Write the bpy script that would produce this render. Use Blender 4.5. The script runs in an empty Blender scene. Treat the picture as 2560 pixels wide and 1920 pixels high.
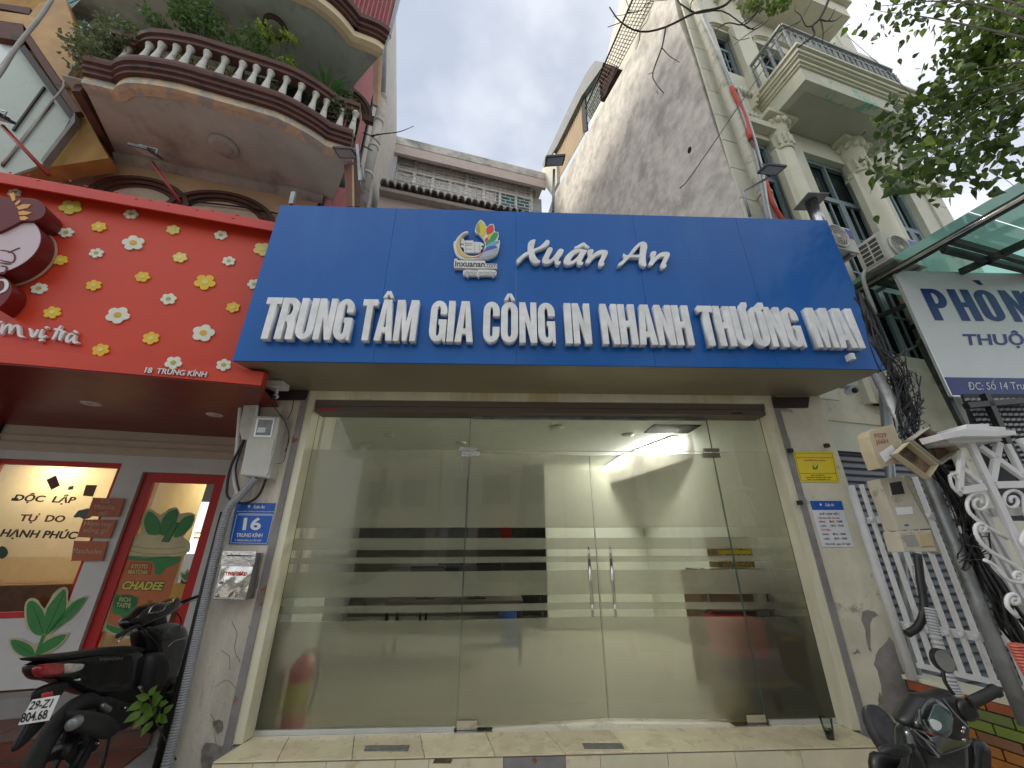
import bpy, bmesh, math, random
from mathutils import Vector, Matrix
from mathutils.geometry import tessellate_polygon
random.seed(7)
sc = bpy.context.scene
COL = sc.collection
# ------------------------------------------------------------------ camera, sky, sun, exposure
FPX, PX = 980.0, 1296.0
PITCH, ROLL, YAW = 0.398795, -0.0043087, 0.00471815
CZ = 1.60
cam = bpy.data.cameras.new('camera'); cam.sensor_width = 36; cam.lens = FPX/2560*36
cam.shift_x = (1280-PX)/2560; cam.clip_start = .05; cam.clip_end = 500
co = bpy.data.objects.new('camera', cam); COL.objects.link(co); sc.camera = co
F = Vector((math.sin(YAW)*math.cos(PITCH), math.cos(YAW)*math.cos(PITCH), math.sin(PITCH)))
r0 = Vector((math.cos(YAW), -math.sin(YAW), 0)); u0 = r0.cross(F)
CR = math.cos(ROLL)*r0+math.sin(ROLL)*u0; CU = -math.sin(ROLL)*r0+math.cos(ROLL)*u0
mw = Matrix((CR, CU, -F)).transposed().to_4x4(); mw.translation = Vector((0, 0, CZ)); co.matrix_world = mw
EYE = Vector((0, 0, CZ))
A_ = -0.26942
HX = Vector((math.cos(A_), -math.sin(A_), 0)); DX = Vector((math.sin(A_), math.cos(A_), 0)); UP = Vector((0, 0, 1)); XX = Vector((1, 0, 0)); YY = Vector((0, 1, 0))
B_ = .036
XS = Vector((math.cos(B_), math.sin(B_), 0)); YS = Vector((-math.sin(B_), math.cos(B_), 0))   # the shop front's own axes
NRM = {'y': YS, 'z': UP, 't': DX, 's': HX, 'x': XS}
def at(p, pl, d):            # the point of a real plane that the photograph shows at pixel p (2560 x 1920)
    r = CR*(p[0]-PX)+CU*(960-p[1])+F*FPX; n = NRM[pl]
    return EYE+r*((d-EYE.dot(n))/r.dot(n))
def B(x, y, z): return XS*x+YS*y+UP*z
def V(s, t, z): return HX*s+DX*t+UP*z
def crop(ox, oy, k): return lambda *q: [(ox+x*k, oy+y*k) for x, y in q]
cA = crop(1700, 0, .3888); cB = crop(1900, 500, .422); cC = crop(1900, 1100, .4944); cD = crop(0, 1050, .5244)
cE = crop(0, 0, .4521); cG = crop(900, 0, .4521); cK = crop(0, 400, .422); cL = crop(500, 900, .615); cN = crop(1200, 900, .6149)
cP = crop(560, 480, 1/3); cP2 = crop(1260, 480, 1/3); cQ = crop(0, 1100, .3014); cBk = crop(0, 1450, .2833)
cU1 = crop(0, 0, .2532); cU2 = crop(480, 0, .2532); cU3 = crop(900, 300, .2532); cR = crop(0, 460, .2653); cX = crop(1100, 530, 1/3.687)
W22 = crop(0, 0, 1.1573)

w = bpy.data.worlds.new('World'); sc.world = w; w.use_nodes = True
nt = w.node_tree; N = nt.nodes; Lk = nt.links; N.clear()
def nd(t, tree=None, **kw):
    n = (tree or N).new(t)
    for k, v in kw.items():
        if k.startswith('i_'): n.inputs[k[2:].replace('_', ' ')].default_value = v
        else: setattr(n, k, v)
    return n
SUN_EL = math.radians(36)
sund = (-HX*.955+DX*.30).normalized()*math.cos(SUN_EL)+UP*math.sin(SUN_EL)
sky = nd('ShaderNodeTexSky', sky_type='NISHITA', sun_disc=False, sun_elevation=SUN_EL, sun_rotation=math.atan2(sund.x, sund.y), air_density=1.2, dust_density=2.0)
tc = nd('ShaderNodeTexCoord'); mp = nd('ShaderNodeMapping'); mp.inputs['Scale'].default_value = (1, 1, 1.6)
n1 = nd('ShaderNodeTexNoise'); n1.inputs['Scale'].default_value = 1.5; mp.inputs['Location'].default_value = (6.85, 3.05, 1.5); n1.inputs['Detail'].default_value = 7; n1.inputs['Roughness'].default_value = .5; n1.inputs['Distortion'].default_value = .35
n2 = nd('ShaderNodeTexNoise'); n2.inputs['Scale'].default_value = 1.5; n2.inputs['Detail'].default_value = 5
cr = nd('ShaderNodeValToRGB'); e = cr.color_ramp.elements; e[0].position = .28; e[0].color = (4.9, 5.15, 5.7, 1); e[1].position = .70; e[1].color = (9.2, 9.35, 9.6, 1)
cf = nd('ShaderNodeValToRGB'); e = cf.color_ramp.elements; e[0].position = .36; e[0].color = (.45, .45, .45, 1); e[1].position = .50; e[1].color = (1, 1, 1, 1)
mx = nd('ShaderNodeMixRGB'); bg = nd('ShaderNodeBackground'); bg.inputs['Strength'].default_value = .078; wo = nd('ShaderNodeOutputWorld')
Lk.new(tc.outputs['Generated'], mp.inputs['Vector']); Lk.new(mp.outputs[0], n1.inputs['Vector']); Lk.new(mp.outputs[0], n2.inputs['Vector'])
Lk.new(n1.outputs['Fac'], cr.inputs[0]); Lk.new(n2.outputs['Fac'], cf.inputs[0]); Lk.new(cf.outputs[0], mx.inputs[0]); Lk.new(sky.outputs[0], mx.inputs[1]); Lk.new(cr.outputs[0], mx.inputs[2])
Lk.new(mx.outputs[0], bg.inputs[0]); Lk.new(bg.outputs[0], wo.inputs[0])
sl = bpy.data.lights.new('sun', 'SUN'); sl.energy = 1.5; sl.angle = math.radians(10); sl.color = (1, .93, .8)
so = bpy.data.objects.new('sun', sl); COL.objects.link(so); so.rotation_euler = (-sund).to_track_quat('-Z', 'Y').to_euler(); so.location = (0, 0, 30)
sc.view_settings.view_transform = 'Standard'; sc.view_settings.look = 'None'; sc.view_settings.exposure = 1.12; sc.view_settings.gamma = 1
try: sc.view_settings.use_curve_mapping = False
except Exception: pass

# ------------------------------------------------------------------ materials
MATS = {}
def M(name, col, rough=.7, metal=0, var=.10, sc_=4, bump=.05, stain=None, st_sc=2.5, st_lo=.5, st_hi=.62, streak=False, emit=0, trans=0, ior=1.45, coat=0, col2=None):
    if name in MATS: return MATS[name]
    m = bpy.data.materials.new(name); m.use_nodes = True; T = m.node_tree; n = T.nodes; l = T.links; n.clear()
    o = n.new('ShaderNodeOutputMaterial'); b = n.new('ShaderNodeBsdfPrincipled'); l.new(b.outputs[0], o.inputs[0])
    b.inputs['Metallic'].default_value = metal; b.inputs['Roughness'].default_value = rough; b.inputs['IOR'].default_value = ior
    if coat: b.inputs['Coat Weight'].default_value = coat; b.inputs['Coat Roughness'].default_value = .08
    if trans: b.inputs['Transmission Weight'].default_value = trans
    g = n.new('ShaderNodeNewGeometry'); mpn = n.new('ShaderNodeMapping'); l.new(g.outputs['Position'], mpn.inputs[0])
    if streak: mpn.inputs['Scale'].default_value = (1, 1, .22)
    no = n.new('ShaderNodeTexNoise'); no.inputs['Scale'].default_value = sc_; no.inputs['Detail'].default_value = 6; no.inputs['Roughness'].default_value = .62; l.new(mpn.outputs[0], no.inputs['Vector'])
    r = n.new('ShaderNodeValToRGB'); c = col; c2 = col2 or tuple(x*(1-var*2.2) for x in c)
    r.color_ramp.elements[0].color = (*c2, 1); r.color_ramp.elements[1].color = (*[min(1, x*(1+var)) for x in c], 1); r.color_ramp.elements[0].position = .28; r.color_ramp.elements[1].position = .72
    l.new(no.outputs['Fac'], r.inputs[0]); out = r.outputs[0]
    if stain:
        s = n.new('ShaderNodeTexNoise'); s.inputs['Scale'].default_value = st_sc; s.inputs['Detail'].default_value = 8; s.inputs['Roughness'].default_value = .68; l.new(mpn.outputs[0], s.inputs['Vector'])
        q = n.new('ShaderNodeValToRGB'); q.color_ramp.elements[0].position = st_lo; q.color_ramp.elements[1].position = st_hi; l.new(s.outputs['Fac'], q.inputs[0])
        x = n.new('ShaderNodeMixRGB'); x.inputs[2].default_value = (*stain, 1); l.new(q.outputs[0], x.inputs[0]); l.new(out, x.inputs[1]); out = x.outputs[0]
    l.new(out, b.inputs['Base Color'])
    if emit: l.new(out, b.inputs['Emission Color']); b.inputs['Emission Strength'].default_value = emit
    if bump:
        bn = n.new('ShaderNodeTexNoise'); bn.inputs['Scale'].default_value = sc_*9; bn.inputs['Detail'].default_value = 4; l.new(g.outputs['Position'], bn.inputs['Vector'])
        bp = n.new('ShaderNodeBump'); bp.inputs['Strength'].default_value = min(1, bump*4); bp.inputs['Distance'].default_value = .004; l.new(bn.outputs['Fac'], bp.inputs['Height']); l.new(bp.outputs[0], b.inputs['Normal'])
        rr = n.new('ShaderNodeMapRange'); rr.inputs['To Min'].default_value = max(.02, rough-.12); rr.inputs['To Max'].default_value = min(1, rough+.12); l.new(no.outputs['Fac'], rr.inputs[0]); l.new(rr.outputs[0], b.inputs['Roughness'])
    MATS[name] = m; return m
def glassmat(name, tint, rough=0.0, film=0.0):
    m = bpy.data.materials.new(name); m.use_nodes = True; T = m.node_tree; n = T.nodes; l = T.links; n.clear()
    o = n.new('ShaderNodeOutputMaterial'); mix = n.new('ShaderNodeMixShader'); fr = n.new('ShaderNodeFresnel'); fr.inputs[0].default_value = 1.5
    gl = n.new('ShaderNodeBsdfGlossy'); gl.inputs['Roughness'].default_value = .01
    if film:
        rf = n.new('ShaderNodeBsdfRefraction'); rf.inputs['Roughness'].default_value = rough; rf.inputs['IOR'].default_value = 1.25; rf.inputs['Color'].default_value = (*tint, 1)
        df = n.new('ShaderNodeBsdfDiffuse'); df.inputs['Color'].default_value = (.66, .65, .59, 1)
        tl = n.new('ShaderNodeBsdfTranslucent'); tl.inputs['Color'].default_value = (.82, .81, .72, 1)
        m0 = n.new('ShaderNodeMixShader'); m0.inputs[0].default_value = .6; l.new(df.outputs[0], m0.inputs[1]); l.new(tl.outputs[0], m0.inputs[2])
        m1 = n.new('ShaderNodeMixShader'); m1.inputs[0].default_value = film; l.new(rf.outputs[0], m1.inputs[1]); l.new(m0.outputs[0], m1.inputs[2])
        l.new(m1.outputs[0], o.inputs[0]); return m
    tr = n.new('ShaderNodeBsdfTransparent'); tr.inputs[0].default_value = (*tint, 1)
    l.new(fr.outputs[0], mix.inputs[0]); l.new(tr.outputs[0], mix.inputs[1]); l.new(gl.outputs[0], mix.inputs[2]); l.new(mix.outputs[0], o.inputs[0]); return m
def emis(name, col, st):
    m = bpy.data.materials.new(name); m.use_nodes = True; b = m.node_tree.nodes['Principled BSDF']
    b.inputs['Base Color'].default_value = (*col, 1); b.inputs['Emission Color'].default_value = (*col, 1); b.inputs['Emission Strength'].default_value = st; return m

# ------------------------------------------------------------------ mesh helpers
class MB:
    def __init__(s): s.v = []; s.f = []; s.sm = []; s.mi = []; s.k = 0
    def add(s, vs, fs, smooth=False):
        b = len(s.v); s.v += [Vector(x) for x in vs]; s.f += [tuple(i+b for i in f) for f in fs]; s.sm += [smooth]*len(fs); s.mi += [s.k]*len(fs); return s
    def prism(s, pts, vec):
        pts = [Vector(p) for p in pts]; vec = Vector(vec); n = len(pts)
        return s.add(pts+[p+vec for p in pts], [tuple(range(n)), tuple(range(2*n-1, n-1, -1))]+[(i, i+n, (i+1) % n+n, (i+1) % n) for i in range(n)])
    def box(s, a, b):
        a = Vector(a); b = Vector(b); return s.prism([(a.x, a.y, a.z), (b.x, a.y, a.z), (b.x, b.y, a.z), (a.x, b.y, a.z)], (0, 0, b.z-a.z))
    def bbox(s, x0, x1, y0, y1, z0, z1): return s.prism([B(x0, y0, z0), B(x1, y0, z0), B(x1, y1, z0), B(x0, y1, z0)], (0, 0, z1-z0))
    def sbox(s, s0, s1, t0, t1, z0, z1): return s.prism([V(s0, t0, z0), V(s1, t0, z0), V(s1, t1, z0), V(s0, t1, z0)], (0, 0, z1-z0))
    def bar(s, a, b, w_, h_, up=UP):
        a = Vector(a); b = Vector(b); d = (b-a).normalized(); x = d.cross(up)
        if x.length < 1e-3: x = d.cross(XX)
        x.normalize(); y = x.cross(d).normalized(); x = x*w_/2; y = y*h_/2
        return s.prism([a-x-y, a+x-y, a+x+y, a-x+y], b-a)
    def tube(s, path, r, seg=8, caps=True, rs=None, smooth=True):
        P = [Vector(p) for p in path]; n = len(P); rings = []; up = None
        for i in range(n):
            d = (P[min(i+1, n-1)]-P[max(i-1, 0)]).normalized()
            if up is None: up = d.orthogonal().normalized()
            x = (up-d*up.dot(d)); x = x.normalized() if x.length > 1e-6 else d.orthogonal().normalized(); up = x; y = d.cross(x); R = rs[i] if rs else r
            rings += [P[i]+(x*math.cos(2*math.pi*j/seg)+y*math.sin(2*math.pi*j/seg))*R for j in range(seg)]
        fs = [(i*seg+j, i*seg+(j+1) % seg, (i+1)*seg+(j+1) % seg, (i+1)*seg+j) for i in range(n-1) for j in range(seg)]
        s.add(rings, fs, smooth)
        if caps: s.add(rings[:seg], [tuple(range(seg))[::-1]]); s.add(rings[-seg:], [tuple(range(seg))])
        return s
    def lathe(s, base, axis, prof, seg=14, smooth=True):   # prof: (along, radius)
        ax = Vector(axis).normalized(); return s.tube([Vector(base)+ax*a for a, r in prof], 1, seg, True, [max(r, 1e-4) for a, r in prof], smooth)
    def sphere(s, c, rx, ry=None, rz=None, seg=14, ax=None):
        ry = ry or rx; rz = rz or rx; X, Y, Z = ax or (XX, YY, UP); vs = []; n = seg//2
        for i in range(n+1):
            a = math.pi*i/n
            for j in range(seg):
                b = 2*math.pi*j/seg; vs.append(Vector(c)+X*rx*math.sin(a)*math.cos(b)+Y*ry*math.sin(a)*math.sin(b)+Z*rz*math.cos(a))
        return s.add(vs, [(i*seg+j, (i+1)*seg+j, (i+1)*seg+(j+1) % seg, i*seg+(j+1) % seg) for i in range(n) for j in range(seg)], True)
    def loft(s, secs, smooth=True, caps=True):
        n = len(secs[0]); vs = [Vector(p) for q in secs for p in q]
        s.add(vs, [(i*n+j, i*n+(j+1) % n, (i+1)*n+(j+1) % n, (i+1)*n+j) for i in range(len(secs)-1) for j in range(n)], smooth)
        if caps: s.add(secs[0], [tuple(range(n))[::-1]]); s.add(secs[-1], [tuple(range(n))])
        return s
    def build(s, name, mat, parent=None, bevel=0, **kw):
        me = bpy.data.meshes.new(name); off = parent_loc(parent) if parent else Vector()
        me.from_pydata([v-off for v in s.v], [], s.f); ms = mat if isinstance(mat, (list, tuple)) else [mat]
        for m in ms: me.materials.append(m)
        me.polygons.foreach_set('use_smooth', s.sm); me.polygons.foreach_set('material_index', s.mi)
        bm = bmesh.new(); bm.from_mesh(me); bmesh.ops.remove_doubles(bm, verts=bm.verts, dist=1e-6) if len(s.v) < 60000 and not kw.get('raw') else None
        if not kw.get('raw'): bmesh.ops.recalc_face_normals(bm, faces=bm.faces)
        if bevel:
            es = [e for e in bm.edges if len(e.link_faces) == 2 and e.calc_face_angle(0) > .6]
            try: bmesh.ops.bevel(bm, geom=es, offset=bevel, segments=2, affect='EDGES', profile=.7, clamp_overlap=True)
            except Exception: pass
        bm.to_mesh(me); bm.free(); me.update()
        o = bpy.data.objects.new(name, me); COL.objects.link(o)
        if parent: o.parent = parent
        return o
def parent_loc(o):
    l = Vector(o.location)
    while o.parent: o = o.parent; l += Vector(o.location)
    return l
def tag(o, label=None, cat=None, group=None, kind=None):
    if label: o['label'] = label
    if cat: o['category'] = cat
    if group: o['group'] = group
    if kind: o['kind'] = kind
    return o
def thing(name, label, cat, loc, group=None):
    o = bpy.data.objects.new(name, None); o.empty_display_size = .1; o.location = Vector(loc); COL.objects.link(o); return tag(o, label, cat, group)
def px(pts, pl, d): return [at(p, pl, d) for p in pts]
def copy_tree(o, loc=None, parent=None):
    c = o.copy(); COL.objects.link(c); c.parent = parent
    if loc is not None: c.location = loc
    for ch in [x for x in o.children]: copy_tree(ch, None, c)
    return c
def smooth_poly(pts, n=4):          # closed Catmull-Rom
    out = []; k = len(pts)
    for i in range(k):
        p0, p1, p2, p3 = [Vector(pts[(i+j-1) % k]) for j in range(4)]
        for q in range(n):
            t = q/n; out.append(.5*((2*p1)+(p2-p0)*t+(2*p0-5*p1+4*p2-p3)*t*t+(3*p1-p0-3*p2+p3)*t**3))
    return out
def spline(pts, n=8):               # open Catmull-Rom
    P = [Vector(p) for p in pts]; P = [P[0]*2-P[1]]+P+[P[-1]*2-P[-2]]; out = []
    for i in range(1, len(P)-2):
        p0, p1, p2, p3 = P[i-1:i+3]
        for q in range(n):
            t = q/n; out.append(.5*((2*p1)+(p2-p0)*t+(2*p0-5*p1+4*p2-p3)*t*t+(3*p1-p0-3*p2+p3)*t**3))
    return out+[P[-2]]
def curve_mesh(loops, extrude=0):   # flat glyph outlines with holes -> mesh (x, y), z in -extrude..extrude
    c = bpy.data.curves.new('glyph', 'CURVE'); c.dimensions = '2D'; c.fill_mode = 'BOTH'; c.extrude = extrude
    for lp in loops:
        sp = c.splines.new('POLY'); sp.points.add(len(lp)-1); sp.use_cyclic_u = True
        for i, p in enumerate(lp): sp.points[i].co = (p[0], p[1], 0, 1)
    o = bpy.data.objects.new('glyph', c); me = bpy.data.meshes.new_from_object(o); bpy.data.objects.remove(o); return me
def text_mesh(s, extrude=.5, bold=0, shear=0, spacing=1, align='CENTER'):
    c = bpy.data.curves.new('text', 'FONT'); c.body = s; c.extrude = extrude; c.offset = bold; c.shear = shear; c.space_character = spacing; c.resolution_u = 3; c.align_x = align; c.space_line = .95
    o = bpy.data.objects.new('text', c); me = bpy.data.meshes.new_from_object(o); bpy.data.objects.remove(o); return me
def place_mesh(me, name, mat, O, ex, ey, ez, parent=None, bevel=0, fit=None):
    # fit: map the mesh's own box onto O..O+ex..O+ey (ez = extrusion vector for z -.5...5)
    xs = [v.co.x for v in me.vertices]; ys = [v.co.y for v in me.vertices]; zs = [v.co.z for v in me.vertices]
    x0, x1, y0, y1 = fit or (min(xs), max(xs), min(ys), max(ys)); z0, z1 = min(zs), max(zs); off = parent_loc(parent) if parent else Vector()
    for v in me.vertices:
        a = (v.co.x-x0)/(x1-x0); b = (v.co.y-y0)/(y1-y0); c = (v.co.z-z0)/((z1-z0) or 1)
        v.co = O+ex*a+ey*b+ez*c-off
    me.materials.clear(); me.materials.append(mat); me.name = name
    bm = bmesh.new(); bm.from_mesh(me); bmesh.ops.remove_doubles(bm, verts=bm.verts, dist=1e-5); bmesh.ops.recalc_face_normals(bm, faces=bm.faces); bm.to_mesh(me); bm.free()
    o = bpy.data.objects.new(name, me); COL.objects.link(o)
    if parent: o.parent = parent
    return o
def text(s, quad, pl, d, th, mat, parent, name='lettering', bold=0, shear=0, spacing=1, curved=False):
    # quad: pixel corners TL, TR, BR, BL of the lettering on the plane; th metres of relief towards the viewer
    q = px(quad, pl, d); n = NRM[pl]; O = q[3]; me = text_mesh(s, .5, bold, shear, spacing)
    ex = ((q[2]-q[3])+(q[1]-q[0]))/2; ey = ((q[0]-q[3])+(q[1]-q[2]))/2
    return place_mesh(me, name, mat, O, ex, ey, -n*th, parent)
def decal(pts, pl, d, th, mat, parent, name, smooth=0):
    q = px(pts, pl, d)
    if smooth: q = smooth_poly(q, smooth)
    return MB().prism([p-NRM[pl]*th for p in q], NRM[pl]*th).build(name, mat, parent)
def wallgrid(mb, pl_s, z0, z1, t, holes, depth=.12, s0=None, s1=None, D=DX, H=HX):
    ss = sorted(set([s0, s1]+[h[i] for h in holes for i in (0, 1)])); zs = sorted(set([z0, z1]+[h[i] for h in holes for i in (2, 3)]))
    P = lambda s, z, dt=0: H*s+D*(t+dt)+UP*z
    for a, b in zip(ss, ss[1:]):
        for c, d in zip(zs, zs[1:]):
            m = ((a+b)/2, (c+d)/2)
            if any(h[0] < m[0] < h[1] and h[2] < m[1] < h[3] for h in holes): continue
            mb.add([P(a, c), P(b, c), P(b, d), P(a, d)], [(0, 1, 2, 3)])
    for a, b, c, d in holes:
        q = [(a, c), (b, c), (b, d), (a, d)]
        for i in range(4):
            p, r = q[i], q[(i+1) % 4]; mb.add([P(*p), P(*r), P(*r, depth), P(*p, depth)], [(0, 1, 2, 3)])
    return mb
def st(p, t): q = at(p, 't', t); return q.dot(HX), q.z
def corrugated(mb, O, along, across, n, amp, nrm, th=.004, smooth=True):   # n waves along 'along', sheet swept along 'across'
    k = n*6; a = [O+along*(i/k)+nrm*(amp*math.sin(2*math.pi*n*i/k)) for i in range(k+1)]
    mb.add(a+[p+across for p in a], [(i, i+1, i+k+2, i+k+1) for i in range(k)], smooth); return mb
# ------------------------------------------------------------------ palette
cream = M('cream tile', (.74, .71, .53), .35, var=.08, stain=(.52, .42, .18), st_sc=2.2, st_lo=.52, st_hi=.72, streak=True)
cream_wall = M('cream plaster', (.70, .66, .52), .8, var=.10, sc_=2.6, bump=.12, stain=(.32, .29, .25), st_sc=3.2, st_lo=.61, st_hi=.68)
old_plaster = M('old plaster', (.66, .61, .51), .85, var=.16, sc_=3.5, bump=.25, stain=(.20, .18, .16), st_sc=4.5, st_lo=.53, st_hi=.72, streak=True)
grey_edge = M('bare cement edge', (.27, .26, .25), .9, var=.15, stain=(.25, .10, .05), st_sc=6, st_lo=.62, st_hi=.66)
dark = M('black void', (.012, .012, .012), .8, var=.1)
brownbox = M('brown anodised box', (.13, .105, .085), .45, var=.04)
blue = M('blue composite panel', (.001, .108, .41), .40, var=.06, sc_=1.2, bump=.01, coat=.15, ior=1.33, stain=(.014, .13, .42), st_sc=2.2, st_lo=.52, st_hi=.8, streak=True)
soffit_m = M('bronze soffit panel', (.27, .235, .16), .38, var=.05, sc_=1.5, metal=.25)
letter_m = M('brushed letter white', (.84, .85, .85), .38, metal=.0, var=.10, sc_=7, bump=.03)
letter_side = M('letter side', (.45, .46, .47), .35, metal=.35, var=.05)
white = M('white paint', (.74, .74, .72), .45, var=.04)
offwhite = M('aged white plastic', (.56, .56, .50), .5, var=.06, stain=(.30, .26, .18), st_sc=7, st_lo=.60, st_hi=.72)
steel = M('steel', (.55, .55, .56), .25, metal=1, var=.06)
galv = M('galvanised steel', (.32, .34, .35), .45, metal=.7, var=.15, sc_=5, stain=(.20, .19, .17), st_sc=3)
chrome = M('polished steel', (.68, .66, .62), .10, metal=1, var=.04)
black = M('black plastic', (.014, .014, .015), .35, var=.2, sc_=12)
rubber = M('black rubber', (.018, .018, .018), .75, var=.2, sc_=15)
cable_m = M('black cable sheath', (.015, .015, .016), .5, var=.2)
conduit_m = M('grey corrugated conduit', (.30, .31, .32), .5, var=.08)
alu = M('aluminium rail', (.68, .70, .70), .35, metal=.6, var=.04)
paper = M('white print film', (.74, .75, .77), .4, var=.02, bump=0)
navy = M('dark blue print', (.008, .03, .20), .4, var=.03, bump=0)
signblue = M('plate blue', (.01, .10, .45), .35, var=.03, bump=0)
inkblack = M('black ink', (.015, .015, .02), .5, var=.02, bump=0)
inkred = M('red ink', (.55, .03, .03), .5, var=.02, bump=0)
yellow = M('yellow print', (.80, .62, .03), .4, var=.03, bump=0)
glass = glassmat('clear glass', (.90, .93, .89))
film = glassmat('frosted film', (.98, .97, .94), .09, .36)
# ------------------------------------------------------------------ ground
def plane(name, x0, x1, y0, y1, z, mat):
    o = MB().prism([(x0, y0, z-.05), (x1, y0, z-.05), (x1, y1, z-.05), (x0, y1, z-.05)], (0, 0, .05)).build(name, mat); return tag(o, kind='structure')
asphalt = M('asphalt', (.085, .085, .08), .9, var=.2, sc_=8, bump=.3)
paver = M('grey pavers', (.42, .40, .36), .85, var=.15, sc_=3, bump=.2)
tag(MB().prism([(-200, -200, -.30), (200, -200, -.30), (200, 250, -.30), (-200, 250, -.30)], (0, 0, .14)).build('ground', asphalt), kind='structure')
tag(MB().prism([V(-60, -14, -.158), V(60, -14, -.158), V(60, -.6, -.158), V(-60, -.6, -.158)], (0, 0, .02)).build('road', asphalt), kind='structure')
tag(MB().prism([V(-60, -.6, -.155), V(60, -.6, -.155), V(60, 9, -.155), V(-60, 9, -.155)], (0, 0, .15)).build('pavement', paver), kind='structure')
# ------------------------------------------------------------------ print shop
fy = (at((579, 1889), 'z', .19).dot(YS)+at((2161, 1880), 'z', .19).dot(YS))/2
GY = 4.2
shop = thing('print_shop', 'ground floor print shop with cream framed frosted glass front between two peeling pillars', 'shop', B(.5, GY, 0))
MB().bbox(-2.61, -2.10, 4.03, 4.8, -.05, 3.6).build('left_pillar', old_plaster, shop, .006)
MB().bbox(3.02, 3.60, 4.03, 4.8, -.05, 3.6).build('right_pillar', cream_wall, shop, .006)
for x0, x1 in ((-2.165, -2.102), (3.022, 3.085)):
    MB().bbox(x0, x1, 4.018, 4.05, 0, 3.19).build('shutter_channel', grey_edge, shop, .002)
MB().bbox(-2.10, -2.03, 4.035, 4.3, .19, 3.20).build('door_jamb', cream, shop, .003)
MB().bbox(2.945, 3.02, 4.035, 4.3, .19, 3.20).build('door_jamb', cream, shop, .003)
MB().bbox(-2.03, 2.945, 4.035, 4.3, 3.10, 3.20).build('door_head', cream, shop, .003)
MB().bbox(-2.61, 3.6, 4.10, 4.8, 3.202, 4.3).build('lintel', old_plaster, shop)
m = MB().bbox(-2.028, 2.943, 4.06, 4.28, 3.035, 3.098); m.bbox(-2.028, 2.943, 4.075, 4.28, 2.972, 3.033).build('roller_shutter_box', brownbox, shop, .003)
for x0, x1, z0, z1, mt in ((-2.0, -1.78, 2.985, 3.005, inkred), (2.55, 2.68, 2.985, 3.0, inkblack)): MB().bbox(x0, x1, 4.072, 4.074, z0, z1).build('sticker', mt, shop)
# interior
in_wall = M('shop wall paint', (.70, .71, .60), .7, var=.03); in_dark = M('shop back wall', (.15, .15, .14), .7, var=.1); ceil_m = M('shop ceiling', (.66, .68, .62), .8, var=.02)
floor_in = M('shop floor tile', (.78, .74, .60), .3, var=.05)
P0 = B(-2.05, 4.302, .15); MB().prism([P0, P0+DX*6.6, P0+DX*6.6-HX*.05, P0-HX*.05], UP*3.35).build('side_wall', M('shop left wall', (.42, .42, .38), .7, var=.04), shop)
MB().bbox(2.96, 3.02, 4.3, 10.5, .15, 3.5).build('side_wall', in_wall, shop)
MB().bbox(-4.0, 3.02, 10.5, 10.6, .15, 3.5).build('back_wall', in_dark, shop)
MB().prism([B(-2.05, 4.3, 3.30), B(2.96, 4.3, 3.30), B(2.96, 10.5, 3.30), B(-3.9, 10.5, 3.30)], UP*.06).build('ceiling', ceil_m, shop)
MB().bbox(.9, 3.0, 8.6, 8.7, .2, 3.3).build('partition', in_wall, shop)
tag(MB().prism([B(-2.1, 4.16, -.1), B(3.02, 4.16, -.1), B(3.02, 10.5, -.1), B(-3.95, 10.5, -.1)], UP*.288).build('shop_floor', floor_in), kind='structure')
q = px([(1590, 1105), (1640, 1060)], 'z', 3.3)
for p in (cN((780, 282))[0],):
    c = at(p, 'z', 3.29); MB().prism([c+XS*a*.36+YS*b*.22 for a, b in ((-1, -1), (1, -1), (1, 1), (-1, 1))], (0, 0, .009)).build('ceiling_vent', dark, shop)
tubem = emis('fluorescent tube', (1, 1, .95), 95)
def tubelight(p, q, label, a=None, b=None):
    if a is None: a, b = at(p, 'z', 3.26), at(q, 'z', 3.26)
    d = (b-a).normalized(); n = d.cross(UP)
    t = thing('ceiling_light', label, 'light', (a+b)/2, 'fluorescent battens on the shop ceiling')
    MB().prism([a-n*.05+UP*.015, a+n*.05+UP*.015, b+n*.05+UP*.015, b-n*.05+UP*.015], UP*.024).build('batten', white, t)
    MB().tube([a+d*.03-UP*.005, b-d*.03-UP*.005], .016, 8).build('tube', tubem, t)
tubelight((775, 1118), (850, 1080), 'lit tube light at the left of the shop ceiling seen over the frosted glass')
tubelight((1585, 1132), (1690, 1094), 'brighter lit tube light at the right of the shop ceiling beside the black vent')
tubelight((1500, 1180), (1560, 1140), 'lit tube light glowing through the frosting above the two pull handles')
tubelight(None, None, 'added tube light hidden close behind the left end of the glass front', B(-1.9, 4.37, 3.24), B(-1.2, 4.37, 3.24))  # added tube, hidden above the shutter box, to light the extinguisher
tubelight((1100, 1222), (1160, 1205), 'added tube light deep in the shop left of the doors, brightening the room')  # extra tube added to brighten the interior
tubelight((1330, 1232), (1400, 1215), 'added tube light farthest back in the shop, brightening the room behind the doors')  # another added tube, lifts the light at the back of the shop
for p in cL((767, 305), (1060, 335), (670, 345))+cN((312, 270), (600, 302)):
    c = at(p, 'z', 3.298); MB().lathe(c-UP*.03, UP, [(0, .05), (.01, .09), (.03, .10)], 14).build('ceiling_spot', offwhite, shop)
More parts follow.
